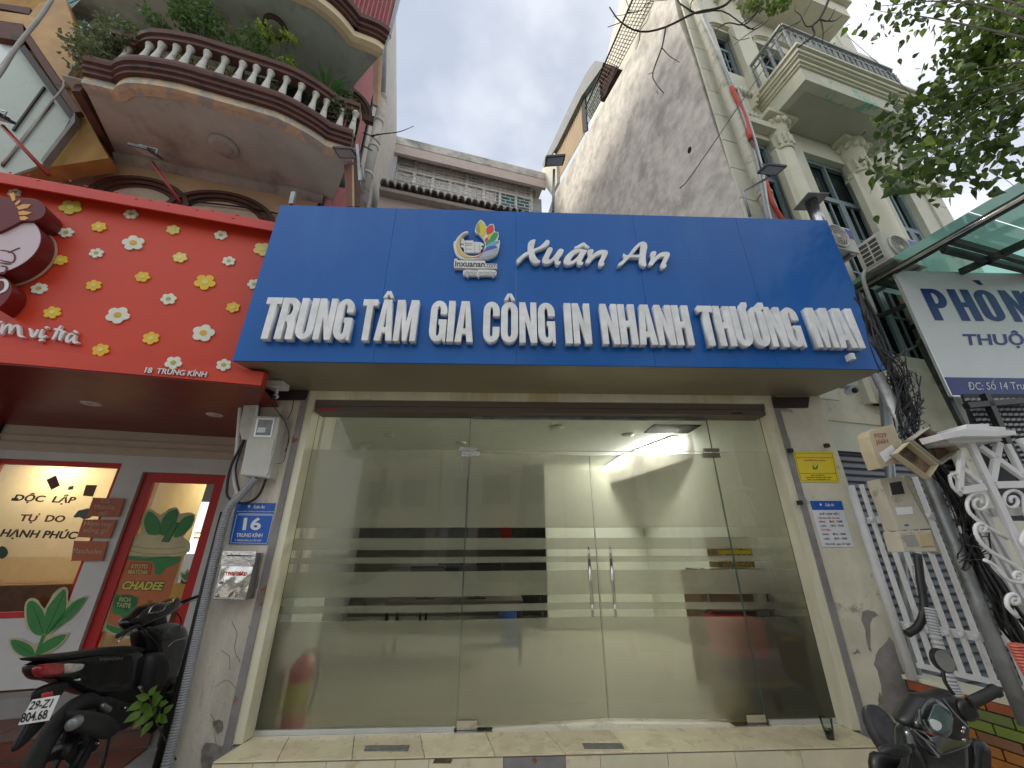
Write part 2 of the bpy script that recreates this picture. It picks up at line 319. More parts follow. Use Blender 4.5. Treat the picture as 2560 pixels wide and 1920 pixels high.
# floor tiles at the threshold, laid skew like the plot
tile_m = [M('threshold tile %d' % i, (.80-.05*i, .71-.05*i, .46-.03*i), .28, var=.05, sc_=5, stain=(.48, .40, .26), st_sc=2.5, st_lo=.6, st_hi=.8) for i in range(3)]
tread = MB().bbox(-2.08, 3.0, fy+.012, 4.17, .06, .180).build('shop_step', grey_edge); tag(tread, kind='structure')
tops = cL((375, 1520), (632, 1520), (893, 1522), (1160, 1530))+cN((260, 1500), (500, 1480), (745, 1495), (980, 1480))
bots = cL((335, 1607), (627, 1607), (915, 1607), (1200, 1605))+cN((348, 1600), (625, 1600), (915, 1603), (1250, 1603))
xt = [-2.02]+[at(p, 'z', .19).dot(XS) for p in tops]+[2.94]; xb = [-2.07]+[at(p, 'z', .19).dot(XS) for p in bots]+[2.98]
xt.sort(); xb.sort()
for i in range(len(xt)-1):
    g = .003
    MB().prism([B(xb[i]+g, fy, .181), B(xb[i+1]-g, fy, .181), B(xt[i+1]-g, 4.158, .181), B(xt[i]+g, 4.158, .181)], (0, 0, .009)).build('tile', tile_m[i % 3], tread, .0012)
xr = [-2.075]+[at(p, 'y', fy+.01).dot(XS) for p in cL((215, 1650), (513, 1650), (793, 1650), (930, 1650))+cN((95, 1640), (348, 1640), (490, 1640), (765, 1640), (1040, 1640), (1310, 1640))]+[2.99]
for i in range(len(xr)-1):
    MB().bbox(xr[i]+.002, xr[i+1]-.002, fy+.004, fy+.014, -.002, .172).build('tile', grey_edge if i == 5 else M('riser tile %d' % (i % 2), (.74-.04*(i % 2), .66, .46), .35, var=.07, stain=(.45, .30, .12), st_sc=3, st_lo=.56, st_hi=.7), tread, .0012)
MB().bbox(-2.6, -2.078, fy+.02, 4.03, -.01, .04).build('kerb_patch', grey_edge, tread)
MB().prism([B(xr[1]+.02, fy+.005, -.1)+UP*.0, B(xr[1]+.03, fy+.005, -.1), B(xr[1]+.03, fy+.01, -.1), B(xr[1]+.02, fy+.01, -.1)], (0, 0, .05)).build('stain', grey_edge, tread)
for a, b, name in ((cL((665, 1590), (672, 1567), (853, 1565), (845, 1590)), 0, 'worn_patch'), (cN((415, 1558), (575, 1558), (588, 1581), (425, 1581)), 0, 'worn_patch')):
    q = px(a, 'z', .1915); MB().prism(q, (0, 0, .0012)).build(name, M('dark tape', (.22, .21, .18), .7, var=.25, sc_=20), tread)
q = px(cL((945, 1640), (955, 1620), (1027, 1622), (1020, 1640)), 'y', fy+.003); MB().prism(q, YS*.001).build('sticker', M('brown sticker', (.16, .10, .05), .7, var=.3, sc_=30), tread)
# glass front: panes, films, fittings
def gpt(p): q = at(p, 'y', GY); return q.dot(XS), q.z
zb = [gpt(p)[1] for p in cL(*[(640, v) for v in (364, 682, 725, 773, 803, 828, 862, 965, 1000, 1030, 1062)])]
films = [(zb[1], zb[0]), (zb[3], zb[2]), (zb[5], zb[4]), (zb[7], zb[6]), (zb[9], zb[8]), (.0, zb[10])]
x1 = gpt((1176, 1060))[0]; x1b = gpt((1140, 1835))[0]; xs1 = (x1+x1b)/2
xs2 = (gpt((1769, 1051))[0]+gpt((1916, 1828))[0])/2; xm = gpt((1500, 1400))[0]; zt = gpt((1300, 1130))[1]
front = thing('glass_front', 'frosted glass shop front with clear stripes across its middle', 'glass front', B(.5, GY, .2))
def pane(xa, ya, xb_, yb, z0, z1, parent, name='glass_pane', filmz=True):
    a, b = B(xa, ya, 0), B(xb_, yb, 0); n = (b-a).normalized().cross(UP); h = .005
    P = lambda p, z, o: p+UP*z+n*o
    MB().add([P(a, z0, 0), P(b, z0, 0), P(b, z1, 0), P(a, z1, 0)], [(0, 1, 2, 3)]).build(name, glass, parent)
    for p in (a, b):
        e = MB(); e.prism([P(p, z0, -h)+(b-a).normalized()*o for o in (-.0015, .0015)]+[P(p, z0, h)+(b-a).normalized()*o for o in (.0015, -.0015)], UP*(z1-z0)); e.build('pane_edge', M('green glass edge', (.08, .13, .11), .2, var=.05, bump=0), parent)
    if filmz:
        for f0, f1 in films:
            f0, f1 = max(f0, z0+.002), min(f1, z1)
            if f1 <= f0: continue
            MB().prism([P(a, f0, -.004), P(b, f0, -.004), P(b, f0, -.006), P(a, f0, -.006)], UP*(f1-f0)).build('frosted_film', film, parent)
g = thing('shop_window', 'fixed frosted glass panel at the left, in front of the red fire extinguisher', 'glass panel', B(-1.3, GY, .22)); pane(-2.03, GY, xs1-.003, GY, .22, 2.97, g)
g2 = thing('shop_window', 'narrow fixed frosted glass panel at the right, beside the green plastic cup', 'glass panel', B(2.4, GY, .22)); pane(xs2+.003, GY, 2.945, GY, .22, 2.97, g2)
g3 = thing('shop_window', 'clear glass fanlight over the double doors', 'glass panel', B(.8, GY, zt))
xq = gpt(cL((1180, 300))[0])[0]
pane(xs1+.003, GY, xs2-.003, GY, zt+.006, 2.97, g3)
bpy.data.objects.remove(front)
yo = GY+.13
handle_g = 'tall pull handles of the double door'
for xa, ya, xc, yc, lab, hp in ((xs1+.004, GY+.004, xm-.004, yo, 'left leaf of the frosted double door with a tall steel pull handle', cN((437, 760), (462, 1045))), (xm+.004, yo, xs2-.004, GY+.004, 'right leaf of the frosted double door, hinged beside the narrow panel', cN((528, 760), (552, 1045)))):
    d = thing('glass_door', lab, 'door', B((xa+xc)/2, (ya+yc)/2, .2), 'two leaves of the frosted glass door'); pane(xa, ya, xc, yc, .212, zt-.004, d)
    yh = GY+.13-.055; a, b = at(hp[0], 'y', yh), at(hp[1], 'y', yh); a = B(a.dot(XS), yh, a.z); b = B((a.dot(XS)+b.dot(XS))/2, yh, b.z); a = B(b.dot(XS), yh, a.z)
    h = MB().tube([a, a-UP*.12], .012, 10); h.tube([a-UP*.12, b+UP*.12], .016, 10); h.tube([b+UP*.12, b], .012, 10); hh = h.build('handle', chrome, d)
    for z in (a.z-.10, b.z+.10): MB().tube([Vector((a.x, a.y, z)), Vector((a.x, a.y, z))+YS*.06], .008, 8).build('standoff', chrome, hh)
    hx = xa if xa < xm-.1 else xc; sg = 1 if hx == xa else -1
    MB().bbox(min(hx, hx+sg*.17), max(hx, hx+sg*.17), GY-.012, GY+.02, .20, .262).build('bottom_fitting', chrome, d, .003)
    MB().bbox(min(hx-sg*.02, hx+sg*.30), max(hx-sg*.02, hx+sg*.30), GY-.05, GY+.04, .1905, .197).build('floor_spring_plate', steel, d, .001)
    MB().bbox(min(hx-sg*.08, hx+sg*.12), max(hx-sg*.08, hx+sg*.12), GY-.014, GY+.014, zt-.055, zt+.0).build('top_fitting', chrome, d, .004)
for g_, xc in ((g, xs1), (g2, xs2)):
    MB().bbox(xc-.10, xc+.08, GY-.012, GY+.012, zt+.008, zt+.05).build('corner_fitting', chrome, g_, .004)
MB().bbox(-2.028, xs1-.02, GY-.02, GY+.02, .190, .225).build('bottom_rail', alu, g, .002)
MB().bbox(xs2+.02, 2.943, GY-.02, GY+.02, .190, .225).build('bottom_rail', alu, g2, .002)
MB().bbox(xs1+.02, xs2-.02, GY-.01, GY+.012, 2.94, 2.97).build('head_rail', galv, g3)
# things inside
ext = thing('fire_extinguisher', 'red fire extinguisher with a yellow label behind the frosted glass', 'extinguisher', at((735, 1800), 'z', .2))
c = B(-1.78, GY+.112, .19); ext.location = c
redp = M('red enamel', (.85, .02, .02), .4, var=.05)
MB().lathe(c, UP, [(0, .075), (.02, .095), (.44, .095), (.50, .06), (.53, .028)], 18).build('cylinder', redp, ext)
MB().lathe(c+UP*.12, UP, [(0, .098), (.22, .098)], 18).build('label_band', M('bright label yellow', (.90, .78, .04), .5, var=.02, bump=0), ext)
MB().lathe(c+UP*.53, UP, [(0, .022), (.05, .02)], 10).bar(c+UP*.57-XX*.02, c+UP*.60+XX*.1, .02, .014).build('valve', steel, ext)
MB().tube(spline([c+UP*.56, c+Vector((.13, 0, .54)), c+Vector((.14, 0, .25)), c+Vector((.11, 0, .1))]), .012, 8).build('hose', rubber, ext)
MB().bbox(-2.045, -1.93, GY+.05, GY+.75, .19, 1.25).build('cabinet', M('pale cabinet', (.74, .76, .70), .5, var=.03)); tag(bpy.data.objects['cabinet'], 'pale cabinet standing behind the red fire extinguisher', 'cabinet')
def box_thing(name, label, cat, x0, x1, y0, y1, z0, z1, mat, rotparts=True, group=None):
    t = thing(name, label, cat, B((x0+x1)/2, (y0+y1)/2, z0), group)
    MB().bbox(x0, x1, y0, y1, z0, z1).build('carton', mat, t, .006)
    MB().bbox(x0+.01, x1-.01, y0-.001, y0, (z0+z1)/2-.02, (z0+z1)/2+.02).build('tape', yellow, t)
    return t
card = M('brown cardboard', (.30, .19, .10), .85, var=.1); darkbox = M('dark carton', (.06, .035, .03), .7, var=.2)
box_thing('carton', 'brown carton stacked behind the right glass panel, at the bottom', 'box', 2.25, 2.8, 4.45, 4.9, .19, .62, darkbox)
box_thing('carton', 'red carton on top of the dark cartons behind the right glass panel', 'box', 2.2, 2.6, 4.40, 4.8, .625, .95, redp)
box_thing('carton', 'tall brown carton at the very back of the stack right of the doors', 'box', 2.3, 2.9, 5.0, 5.5, .19, 1.35, card)
box_thing('carton', 'black carton next to the right door jamb behind glass', 'box', 2.72, 2.93, 4.38, 4.62, .625, .95, black)
box_thing('carton', 'small yellow carton low behind the right glass panel', 'box', 2.05, 2.3, 4.38, 4.6, .19, .42, M('yellow carton', (.5, .4, .1), .7))
woven = M('woven gold bag', (.42, .30, .10), .6, var=.5, sc_=40)
box_thing('gold_box', 'gold patterned box on the shelf behind the right glass', 'box', 2.45, 2.85, 4.75, 5.0, 1.40, 1.72, woven)
t = thing('shelf', 'short steel shelf inside the shop seen through the clear stripes', 'shelf', B(1.6, 4.9, .2))
for z in (1.36, .98): MB().bbox(2.2, 2.94, 4.72, 5.1, z, z+.03).build('shelf_board', steel, t)
for x in (2.22, 2.9): MB().bbox(x, x+.03, 4.72, 4.75, .19, 1.4).build('leg', steel, t)
def desk(x0, x1, y0, y1, label):
    t = thing('desk', label, 'desk', B((x0+x1)/2, (y0+y1)/2, .19), 'desks inside the print shop')
    MB().bbox(x0, x1, y0, y1, .90, .94).build('desk_top', M('desk laminate', (.10, .085, .06), .5), t)
    for x in (x0+.02, x1-.06):
        for y in (y0+.02, y1-.06): MB().bbox(x, x+.04, y, y+.04, .19, .90).build('leg', black, t)
    for k in range(2):
        xx = x0+.25+k*.75
        s = thing('monitor', 'black computer monitor standing on the %s desk, %s one' % (label.split()[0], 'left' if k == 0 else 'right'), 'monitor', B(xx, y0+.3, .94))
        MB().bbox(xx, xx+.5, y0+.3, y0+.34, 1.06, 1.38).build('screen', black, s, .004); MB().bbox(xx+.22, xx+.28, y0+.32, y0+.36, .94, 1.1).build('stand', black, s); MB().bbox(xx+.12, xx+.38, y0+.25, y0+.42, .94, .955).build('foot', black, s)
desk(-1.6, .3, 6.2, 6.9, 'nearer desk with two monitors behind the clear stripes'); desk(-1.5, .8, 8.2, 8.9, 'farther desk with two monitors deep in the shop')
o = MB().bbox(-.05, .25, 10.46, 10.49, 1.7, 2.5).build('poster', inkred); tag(o, 'red poster on the back wall of the print shop', 'poster')
for x, c_ in ((-1.0, .12), (.1, .5), (.95, .1)):
    pass
t = thing('bin', 'blue plastic bin standing inside the shop behind the clear stripe', 'bin', B(.15, 7.4, .19)); MB().lathe(B(.15, 7.4, .19), UP, [(0, .16), (.6, .20), (.62, .215), (.64, .20)], 16).build('tub', signblue, t)
MB().lathe(B(.15, 7.4, .83), UP, [(0, .205), (.03, .19), (.05, .05)], 16).build('lid', navy, t)
# green plastic cup at the foot of the right jamb
cu = at(cN((1425, 1540))[0], 'z', .192); t = thing('plastic_cup', 'clear plastic cup with dark green drink on the right end of the step', 'cup', cu)
MB().lathe(cu, UP, [(0, .03), (.13, .045), (.135, .047), (.136, .03)], 16).build('cup_wall', glassmat('cup plastic', (.75, .85, .78)), t)
MB().lathe(cu+UP*.002, UP, [(0, .027), (.06, .033)], 16).build('drink', M('green drink', (.03, .07, .04), .2), t)
# ------------------------------------------------------------------ blue sign box
SY = 3.30; SZ0, SZ1 = 3.19, 5.09
bl = at((646, 963), 'z', SZ0); br = at((2072, 990), 'z', SZ0)
blx = (-2.47, 3.715)
sign = thing('blue_sign', 'large blue sign box over the glass front with raised white lettering', 'sign', B(.6, SY+.4, SZ0))
seams = [blx[0]]+[at(p, 'y', SY).dot(XS) for p in ((973, 640), (1290, 700), (1612, 740), (1900, 760))]+[blx[1]]
for i in range(len(seams)-1): MB().bbox(seams[i]+.0012, seams[i+1]-.0012, SY, SY+.02, SZ0, SZ1).build('panel', blue, sign, .001)
L0, L1 = Vector((bl.x, bl.y, 0)), Vector((br.x, br.y, 0)); L1 = B(3.35, 4.02, 0)
lay = MB().prism([B(blx[0], SY+.021, SZ0), B(blx[1], SY+.021, SZ0), B(3.62, 4.028, SZ0), B(-2.33, 4.028, SZ0), ], UP*.012); 
xj = [-2.40, .45, 2.55, 3.68]
for i in range(3):
    a0 = xj[i] if i else blx[0]; a1 = xj[i+1] if i < 2 else blx[1]; b0 = xj[i]+.0 if i else -2.30; b1 = xj[i+1]-.12 if i < 2 else 3.55
    MB().prism([B(a0+.001, SY+.021, SZ0), B(a1-.001, SY+.021, SZ0), B(b1-.001, 4.028, SZ0+.0), B(b0-(.12 if i else 0)+.001, 4.028, SZ0)], UP*.01).build('soffit_panel', soffit_m, sign)
MB().prism([B(blx[0], SY+.021, SZ1-.012), B(blx[1], SY+.021, SZ1-.012), B(3.6, 4.02, SZ1-.012), B(-2.33, 4.02, SZ1-.012)], UP*.01).build('top_panel', blue, sign)
MB().prism([B(blx[0], SY+.021, SZ0+.011), B(blx[0]+.02, SY+.021, SZ0+.011), B(-2.31, 4.02, SZ0+.011), B(-2.33, 4.02, SZ0+.011)], UP*(SZ1-SZ0-.03)).build('side_panel', blue, sign)
MB().prism([B(blx[1]-.02, SY+.021, SZ0+.011), B(blx[1], SY+.021, SZ0+.011), B(3.6, 4.02, SZ0+.011), B(3.58, 4.02, SZ0+.011)], UP*(SZ1-SZ0-.03)).build('side_panel', blue, sign)
# condensed heavy capitals
def arc(cx, cy, rx, ry, a0, a1, n=8): return [(cx+rx*math.cos(math.radians(a0+(a1-a0)*i/n)), cy+ry*math.sin(math.radians(a0+(a1-a0)*i/n))) for i in range(n+1)]
S_ = .175
def gO(w=.44, s=S_, n=8):
    r = w/2; ry = .24; o = arc(r, 1-ry, r, ry, 180, 0, n)+arc(r, ry, r, ry, 0, -180, n); ri = r-s; i = arc(r, 1-ry, ri, ry-.13, 180, 0, n)+arc(r, ry, ri, ry-.13, 0, -180, n); return [o, i], w
def gC(w=.42, s=S_):
    r = w/2; ry = .24; ri = r-s
    return [arc(r, 1-ry, r, ry, 0, 180)+arc(r, ry, r, ry, 180, 360)+[(w, .37), (w-s, .37)]+arc(r, ry, ri, ry-.13, 0, -180)+arc(r, 1-ry, ri, ry-.13, 180, 0)+[(w-s, .64), (w, .64)]], w
def gG(w=.44, s=S_):
    r = w/2; ry = .24; ri = r-s
    return [arc(r, 1-ry, r, ry, 0, 180)+arc(r, ry, r, ry, 180, 300, 5)+[(w-.075, .09), (w-.07, 0), (w, 0), (w, .53), (w/2+.01, .53), (w/2+.01, .41), (w-s, .41)]+arc(r, ry, ri, ry-.13, 0, -180)+arc(r, 1-ry, ri, ry-.13, 180, 0)+[(w-s, .66), (w, .66)]], w
def gT(w=.40, s=S_): return [[(0, 1), (0, .84), (w/2-s/2, .84), (w/2-s/2, 0), (w/2+s/2, 0), (w/2+s/2, .84), (w, .84), (w, 1)]], w
def gI(w=S_): return [[(0, 0), (w, 0), (w, 1), (0, 1)]], w
def gN(w=.45, s=.155): return [[(0, 0), (s, 0), (s, .56), (w-s, 0), (w, 0), (w, 1), (w-s, 1), (w-s, .46), (s, 1), (0, 1)]], w
def gH(w=.45, s=S_): return [[(0, 0), (s, 0), (s, .43), (w-s, .43), (w-s, 0), (w, 0), (w, 1), (w-s, 1), (w-s, .58), (s, .58), (s, 1), (0, 1)]], w
def gM(w=.60, s=.155): return [[(0, 0), (s, 0), (s, .62), (w/2-.055, 0), (w/2+.055, 0), (w-s, .62), (w-s, 0), (w, 0), (w, 1), (w-.21, 1), (w/2, .42), (.21, 1), (0, 1)]], w
def gA(w=.48): return [[(0, 0), (.165, 0), (.19, .19), (w-.19, .19), (w-.165, 0), (w, 0), (w-.13, 1), (.13, 1)], [(.205, .32), (w/2, .84), (w-.205, .32)]], w
def gU(w=.45, s=S_):
    r = w/2; ry = .24; return [[(0, 1)]+arc(r, ry, r, ry, 180, 360)+[(w, 1), (w-s, 1)]+arc(r, ry, r-s, ry-.13, 0, -180)+[(s, 1)]], w
def gR(w=.46, s=S_):
    return [[(0, 0), (s, 0), (s, .42), (.22, .42)]+[(w-s-.02, .32), (w-s-.01, 0), (w, 0), (w-.02, .36)]+[(w-.05, .47)]+arc(w-.20, .74, .20, .26, -25, 90, 7)+[(0, 1)], [(s, .56), (s, .86)]+arc(w-.24, .71, .085, .15, 90, -90, 6)], w
def gP(w=.44, s=S_): return [[(0, 0), (s, 0), (s, .38)]+arc(w-.20, .69, .20, .31, -90, 90, 9)+[(0, 1)], [(s, .52), (s, .86)]+arc(w-.235, .69, .075, .17, 90, -90, 6)], w
HAT = [(0, 0), (.10, 0), (.15, .10), (.20, 0), (.30, 0), (.205, .17), (.095, .17)]
HORN = [(0, .07), (.05, .19), (.19, .19), (.19, .10), (.13, 0), (.04, 0)]
DOT = [(0, 0), (.11, 0), (.11, .14), (0, .14)]
GRAVE = [(0, .16), (.11, .16), (.21, 0), (.12, 0)]
GL = dict(T=gT, R=gR, U=gU, N=gN, G=gG, A=gA, M=gM, I=gI, C=gC, O=gO, H=gH, P=gP)
GL['Â'] = (gA, 'hat'); GL['Ô'] = (gO, 'hat'); GL['Ư'] = (gU, 'horn'); GL['Ơ'] = (gO, 'horn'); GL['Ạ'] = (gA, 'dot'); GL['Ò'] = (gO, 'grave')
def word(txt, xa, xb_, z0, z1, yf, depth, mat, parent, gap=.035, name='letter', bev=.003):
    items = []; x = 0
    for ch in txt:
        g = GL[ch]; f, ac = g if isinstance(g, tuple) else (g, None); loops, w = f(); items.append((x, loops, w, ac)); x += w+gap
    tot = x-gap; k = (xb_-xa)/tot; H = z1-z0
    for x, loops, w, ac in items:
        me = curve_mesh(loops, .5); o = place_mesh(me, name, mat, B(xa+x*k, yf+depth, z0), XS*w*k, UP*H, -YS*depth, parent)
        if ac:
            sh, dx, dz = {'hat': (HAT, w/2-.15, 1.05), 'horn': (HORN, w-.13, .92), 'dot': (DOT, w/2-.055, -.27), 'grave': (GRAVE, w/2-.12, 1.06)}[ac]
            MB().prism([B(xa+(x+dx+p[0])*k, yf-.0015, z0+(dz+p[1])*H) for p in sh], YS*depth).build('accent', mat, o)
T_ = .07; yF = SY-T_-.002
wx = lambda p: at(p, 'y', yF).dot(XS)
for txt, a, b in (('TRUNG', cP((330, 790)), cP((966, 925))), ('TÂM', cP((1052, 800)), cP((1466, 803))), ('GIA', cP((1545, 960)), cP((1865, 1115))), ('CÔNG', cP((1945, 960)), cP2((382, 960))),
                  ('IN', cP2((448, 838)), cP2((663, 1130))), ('NHANH', cP2((717, 845)), cP2((1433, 1143))), ('THƯƠNG', cP2((1450, 860)), cB((278, 860))), ('MẠI', cB((272, 652)), cB((632, 885)))):
    word(txt, wx(a[0]), wx(b[0]), 3.383, 3.833, yF, T_, letter_m, sign)
# script lettering and logo, outlines in crop pixels
def outline(parent, name, mat, loops, yf, depth, n=3, cf=cX):
    lp = []
    for l in loops:
        q = [at(p, 'y', yf) for p in cf(*l)]; q = [(v.dot(XS), v.z) for v in q]
        lp.append([tuple(v) for v in smooth_poly([(x, z, 0) for x, z in q], n)] if n > 1 else q)
    me = curve_mesh(lp, .5); xs = [v.co.x for v in me.vertices]; ys = [v.co.y for v in me.vertices]
    return place_mesh(me, name, mat, B(min(xs), yf+depth, min(ys)), XS*(max(xs)-min(xs)), UP*(max(ys)-min(ys)), -YS*depth, parent)
scr = [
 [[(815, 285), (835, 262), (862, 253), (880, 256), (872, 288), (864, 330), (868, 370), (885, 412), (905, 438), (925, 448), (918, 462), (893, 472), (868, 468), (842, 448), (822, 410), (812, 360), (808, 315)]],
 [[(850, 355), (870, 338), (912, 320), (950, 290), (975, 262), (995, 257), (1010, 270), (1007, 290), (985, 312), (940, 333), (895, 350), (866, 366), (830, 385), (790, 402), (758, 432), (730, 462), (710, 466), (706, 446), (722, 424), (752, 398), (785, 374), (815, 362)]],
 [[(987, 345), (1003, 328), (1025, 325), (1038, 335), (1033, 358), (1010, 400), (1004, 428), (1014, 438), (1035, 422), (1065, 385), (1085, 355), (1105, 338), (1130, 342), (1140, 355), (1128, 382), (1100, 420), (1092, 443), (1100, 454), (1113, 450), (1105, 475), (1085, 485), (1065, 475), (1058, 452), (1052, 444), (1030, 458), (1000, 474), (965, 473), (944, 457), (945, 430), (963, 395), (978, 365)]],
 [[(1245, 345), (1290, 338), (1330, 345), (1355, 358), (1332, 395), (1310, 438), (1310, 462), (1323, 462), (1310, 485), (1285, 488), (1264, 470), (1258, 452), (1230, 472), (1190, 485), (1155, 478), (1140, 455), (1150, 420), (1185, 380), (1222, 352)], [(1206, 452), (1205, 436), (1225, 402), (1258, 375), (1290, 368), (1272, 402), (1237, 438)]],
 [[(1240, 322), (1270, 308), (1310, 284), (1332, 282), (1352, 300), (1380, 322), (1360, 330), (1338, 320), (1325, 312), (1300, 322), (1275, 330), (1250, 334)]],
 [[(1357, 365), (1375, 346), (1400, 342), (1415, 350), (1412, 375), (1402, 396), (1425, 378), (1460, 356), (1500, 348), (1535, 352), (1548, 370), (1538, 402), (1515, 445), (1508, 463), (1517, 473), (1500, 495), (1480, 500), (1463, 485), (1465, 455), (1485, 415), (1493, 392), (1470, 390), (1440, 405), (1410, 430), (1390, 455), (1375, 470), (1350, 470), (1342, 455), (1355, 430), (1368, 400)]],
 [[(1845, 278), (1875, 272), (1903, 286), (1911, 320), (1902, 370), (1896, 420), (1899, 460), (1903, 490), (1890, 500), (1865, 492), (1845, 468), (1838, 440), (1836, 418), (1800, 416), (1755, 415), (1722, 440), (1690, 475), (1660, 492), (1640, 490), (1652, 470), (1678, 450), (1700, 422), (1690, 400), (1693, 378), (1710, 394), (1735, 394), (1775, 342), (1815, 300)], [(1775, 392), (1800, 358), (1830, 322), (1848, 308), (1848, 345), (1840, 388)]],
]
n_ = scr[5][0]; scr.append([[(1925+(x-1342)*.94, 360+(y-342)*1.0) for x, y in n_]])
for i, lp in enumerate(scr): outline(sign, 'accent' if i == 4 else 'script_letter', letter_m, lp, yF+.01+i*.0007, T_-.012)
# logo
lg = thing('logo', 'raised ring logo with coloured petals and a small printer on the blue sign', 'logo', at(cX((330, 330))[0], 'y', SY))
yl = SY-.05
outline(lg, 'backplate', white, [[(255, 178), (225, 182), (190, 205), (160, 235), (142, 265), (130, 270), (124, 300), (130, 345), (150, 390), (190, 425), (250, 438), (330, 435), (420, 430), (480, 412), (525, 380), (542, 335), (553, 270), (548, 262), (530, 258), (540, 215), (535, 185), (508, 180), (500, 130), (490, 112), (462, 112), (430, 135), (410, 100), (378, 72), (355, 90), (335, 120), (322, 170), (330, 185), (360, 200), (395, 240), (415, 290), (405, 345), (375, 385), (330, 402), (270, 402), (220, 375), (190, 330), (182, 280), (195, 235), (225, 205), (258, 188)]], yl, .048)
ycol = M('petal yellow', (.62, .58, .05), .4, var=.08, bump=0); yoch = M('ring gold', (.70, .50, .12), .4, var=.1, bump=0); rcol = M('petal red', (.70, .06, .05), .4, bump=0); gcol = M('petal green', (.03, .33, .10), .4, bump=0); bcol = M('petal light blue', (.16, .42, .66), .4, bump=0); icol = M('petal indigo', (.06, .12, .45), .4, bump=0); pcol = M('petal grey blue', (.42, .47, .58), .4, bump=0); ocol = M('petal orange', (.75, .25, .05), .4, bump=0)
tn = M('petal olive', (.35, .33, .08), .4, bump=0)
for i, (pm, lp) in enumerate([
 (ycol, [(375, 82), (352, 102), (335, 135), (333, 170), (365, 195), (400, 235), (425, 175), (418, 130), (398, 100)]), (tn, [(352, 102), (335, 135), (333, 170), (365, 195), (368, 150)]),
 (rcol, [(485, 118), (455, 125), (428, 150), (432, 205), (455, 200), (490, 180), (495, 150)]), (gcol, [(530, 190), (495, 190), (450, 215), (425, 285), (425, 308), (470, 290), (510, 255), (530, 220)]), (ycol, [(495, 192), (455, 205), (440, 222), (450, 260), (470, 225)]), (rcol, [(445, 235), (415, 245), (420, 280), (440, 262)]),
 (bcol, [(545, 268), (505, 268), (450, 290), (428, 315), (425, 335), (470, 320), (515, 300)]), (icol, [(530, 318), (485, 312), (430, 325), (410, 350), (395, 372), (440, 355), (490, 345)]), (pcol, [(530, 330), (480, 345), (420, 362), (360, 400), (330, 418), (400, 422), (470, 405), (515, 375)]),
 (yoch, [(246, 186), (205, 205), (168, 250), (150, 305), (160, 360), (195, 400), (245, 420), (300, 418), (330, 412), (270, 410), (215, 382), (182, 335), (175, 280), (192, 235), (222, 203)]), (rcol, [(300, 418), (345, 408), (380, 385), (400, 355), (390, 385), (350, 415)])]):
    outline(lg, 'petal' if i < 9 else 'ring_stripe', pm, [lp], yl-.002-.0004*i, .0015)
outline(lg, 'printer', white, [[(192, 245), (218, 243), (222, 262), (305, 262), (308, 275), (375, 278), (400, 290), (405, 305), (380, 312), (378, 325), (400, 328), (375, 345), (372, 372), (222, 372), (220, 330), (190, 318), (190, 302), (222, 305), (222, 290), (190, 290), (192, 268), (188, 262)]], yl+.012, .035, 1)
for l in ([(232, 285), (300, 285), (300, 288), (232, 288)], [(235, 305), (300, 300), (300, 303), (235, 308)], [(318, 282), (321, 282), (321, 368), (318, 368)], [(360, 290), (363, 290), (363, 365), (360, 365)], [(235, 340), (300, 340), (300, 342), (235, 342)], [(236, 268), (236, 365), (239, 365), (239, 268)]): outline(lg, 'printer_line', M('grey line', (.3, .3, .33), .5), [l], yl+.0095, .002, 1)
outline(lg, 'name_plate', white, [[(135, 430), (160, 428), (160, 445), (415, 448), (420, 475), (525, 478), (528, 520), (420, 518), (130, 512), (128, 480)]], yl+.002, .046, 1)
outline(lg, 'name_plate', white, [[(213, 540), (250, 530), (330, 540), (360, 530), (505, 535), (523, 550), (520, 572), (500, 585), (485, 598), (478, 582), (370, 582), (352, 600), (340, 582), (270, 582), (255, 598), (240, 582), (212, 575)]], yl+.003, .045, 1)
dk = M('charcoal print', (.05, .05, .055), .4, bump=0)
text('inxuanan', cX((138, 447), (413, 455), (410, 505), (138, 503)), 'y', yl+.0012, .001, dk, lg, bold=.022)
text('.com', cX((418, 478), (520, 483), (520, 514), (418, 510)), 'y', yl+.0012, .001, dk, lg)
text('digital printing', cX((222, 538), (515, 540), (512, 590), (222, 588)), 'y', yl+.0022, .001, M('silver print', (.35, .37, .38), .4), lg, shear=.35, bold=.008)
# ------------------------------------------------------------------ tea shop next door (left)
TT = 6.0; RT = 3.88; RZ = 3.01
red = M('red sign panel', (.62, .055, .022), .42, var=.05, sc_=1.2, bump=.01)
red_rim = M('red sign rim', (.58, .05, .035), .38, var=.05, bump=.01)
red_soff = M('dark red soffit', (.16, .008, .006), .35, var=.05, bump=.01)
rs = thing('flower_sign', 'long red sign box with raised daisies and white brush lettering', 'sign', V(-4, RT, RZ))
sR = at((646, 963), 't', RT).dot(HX)+.02; sL = -9.0
zt0 = at((340, 492), 't', RT).z
rface = MB().prism([V(sL, RT+.12, RZ+.18), V(sR-.02, RT+.12, RZ+.18), V(sR-.02, RT+.12, zt0-.03), V(sL, RT+.12, zt0-.03)], DX*.02).build('face_panel', red, rs)
MB().prism([V(sL, RT, RZ), V(sR, RT, RZ), V(sR, RT, RZ+.135), V(sR, RT+.118, RZ+.178), V(sL, RT+.118, RZ+.178), V(sL, RT, RZ+.135)], DX*.0001)
m = MB().prism([V(sL, RT, RZ+.001), V(sL, RT, RZ+.14), V(sL, RT+.12, RZ+.178), V(sL, RT+.12, RZ+.001)], HX*(sR-sL)); m.build('bottom_strip', red, rs, .002)
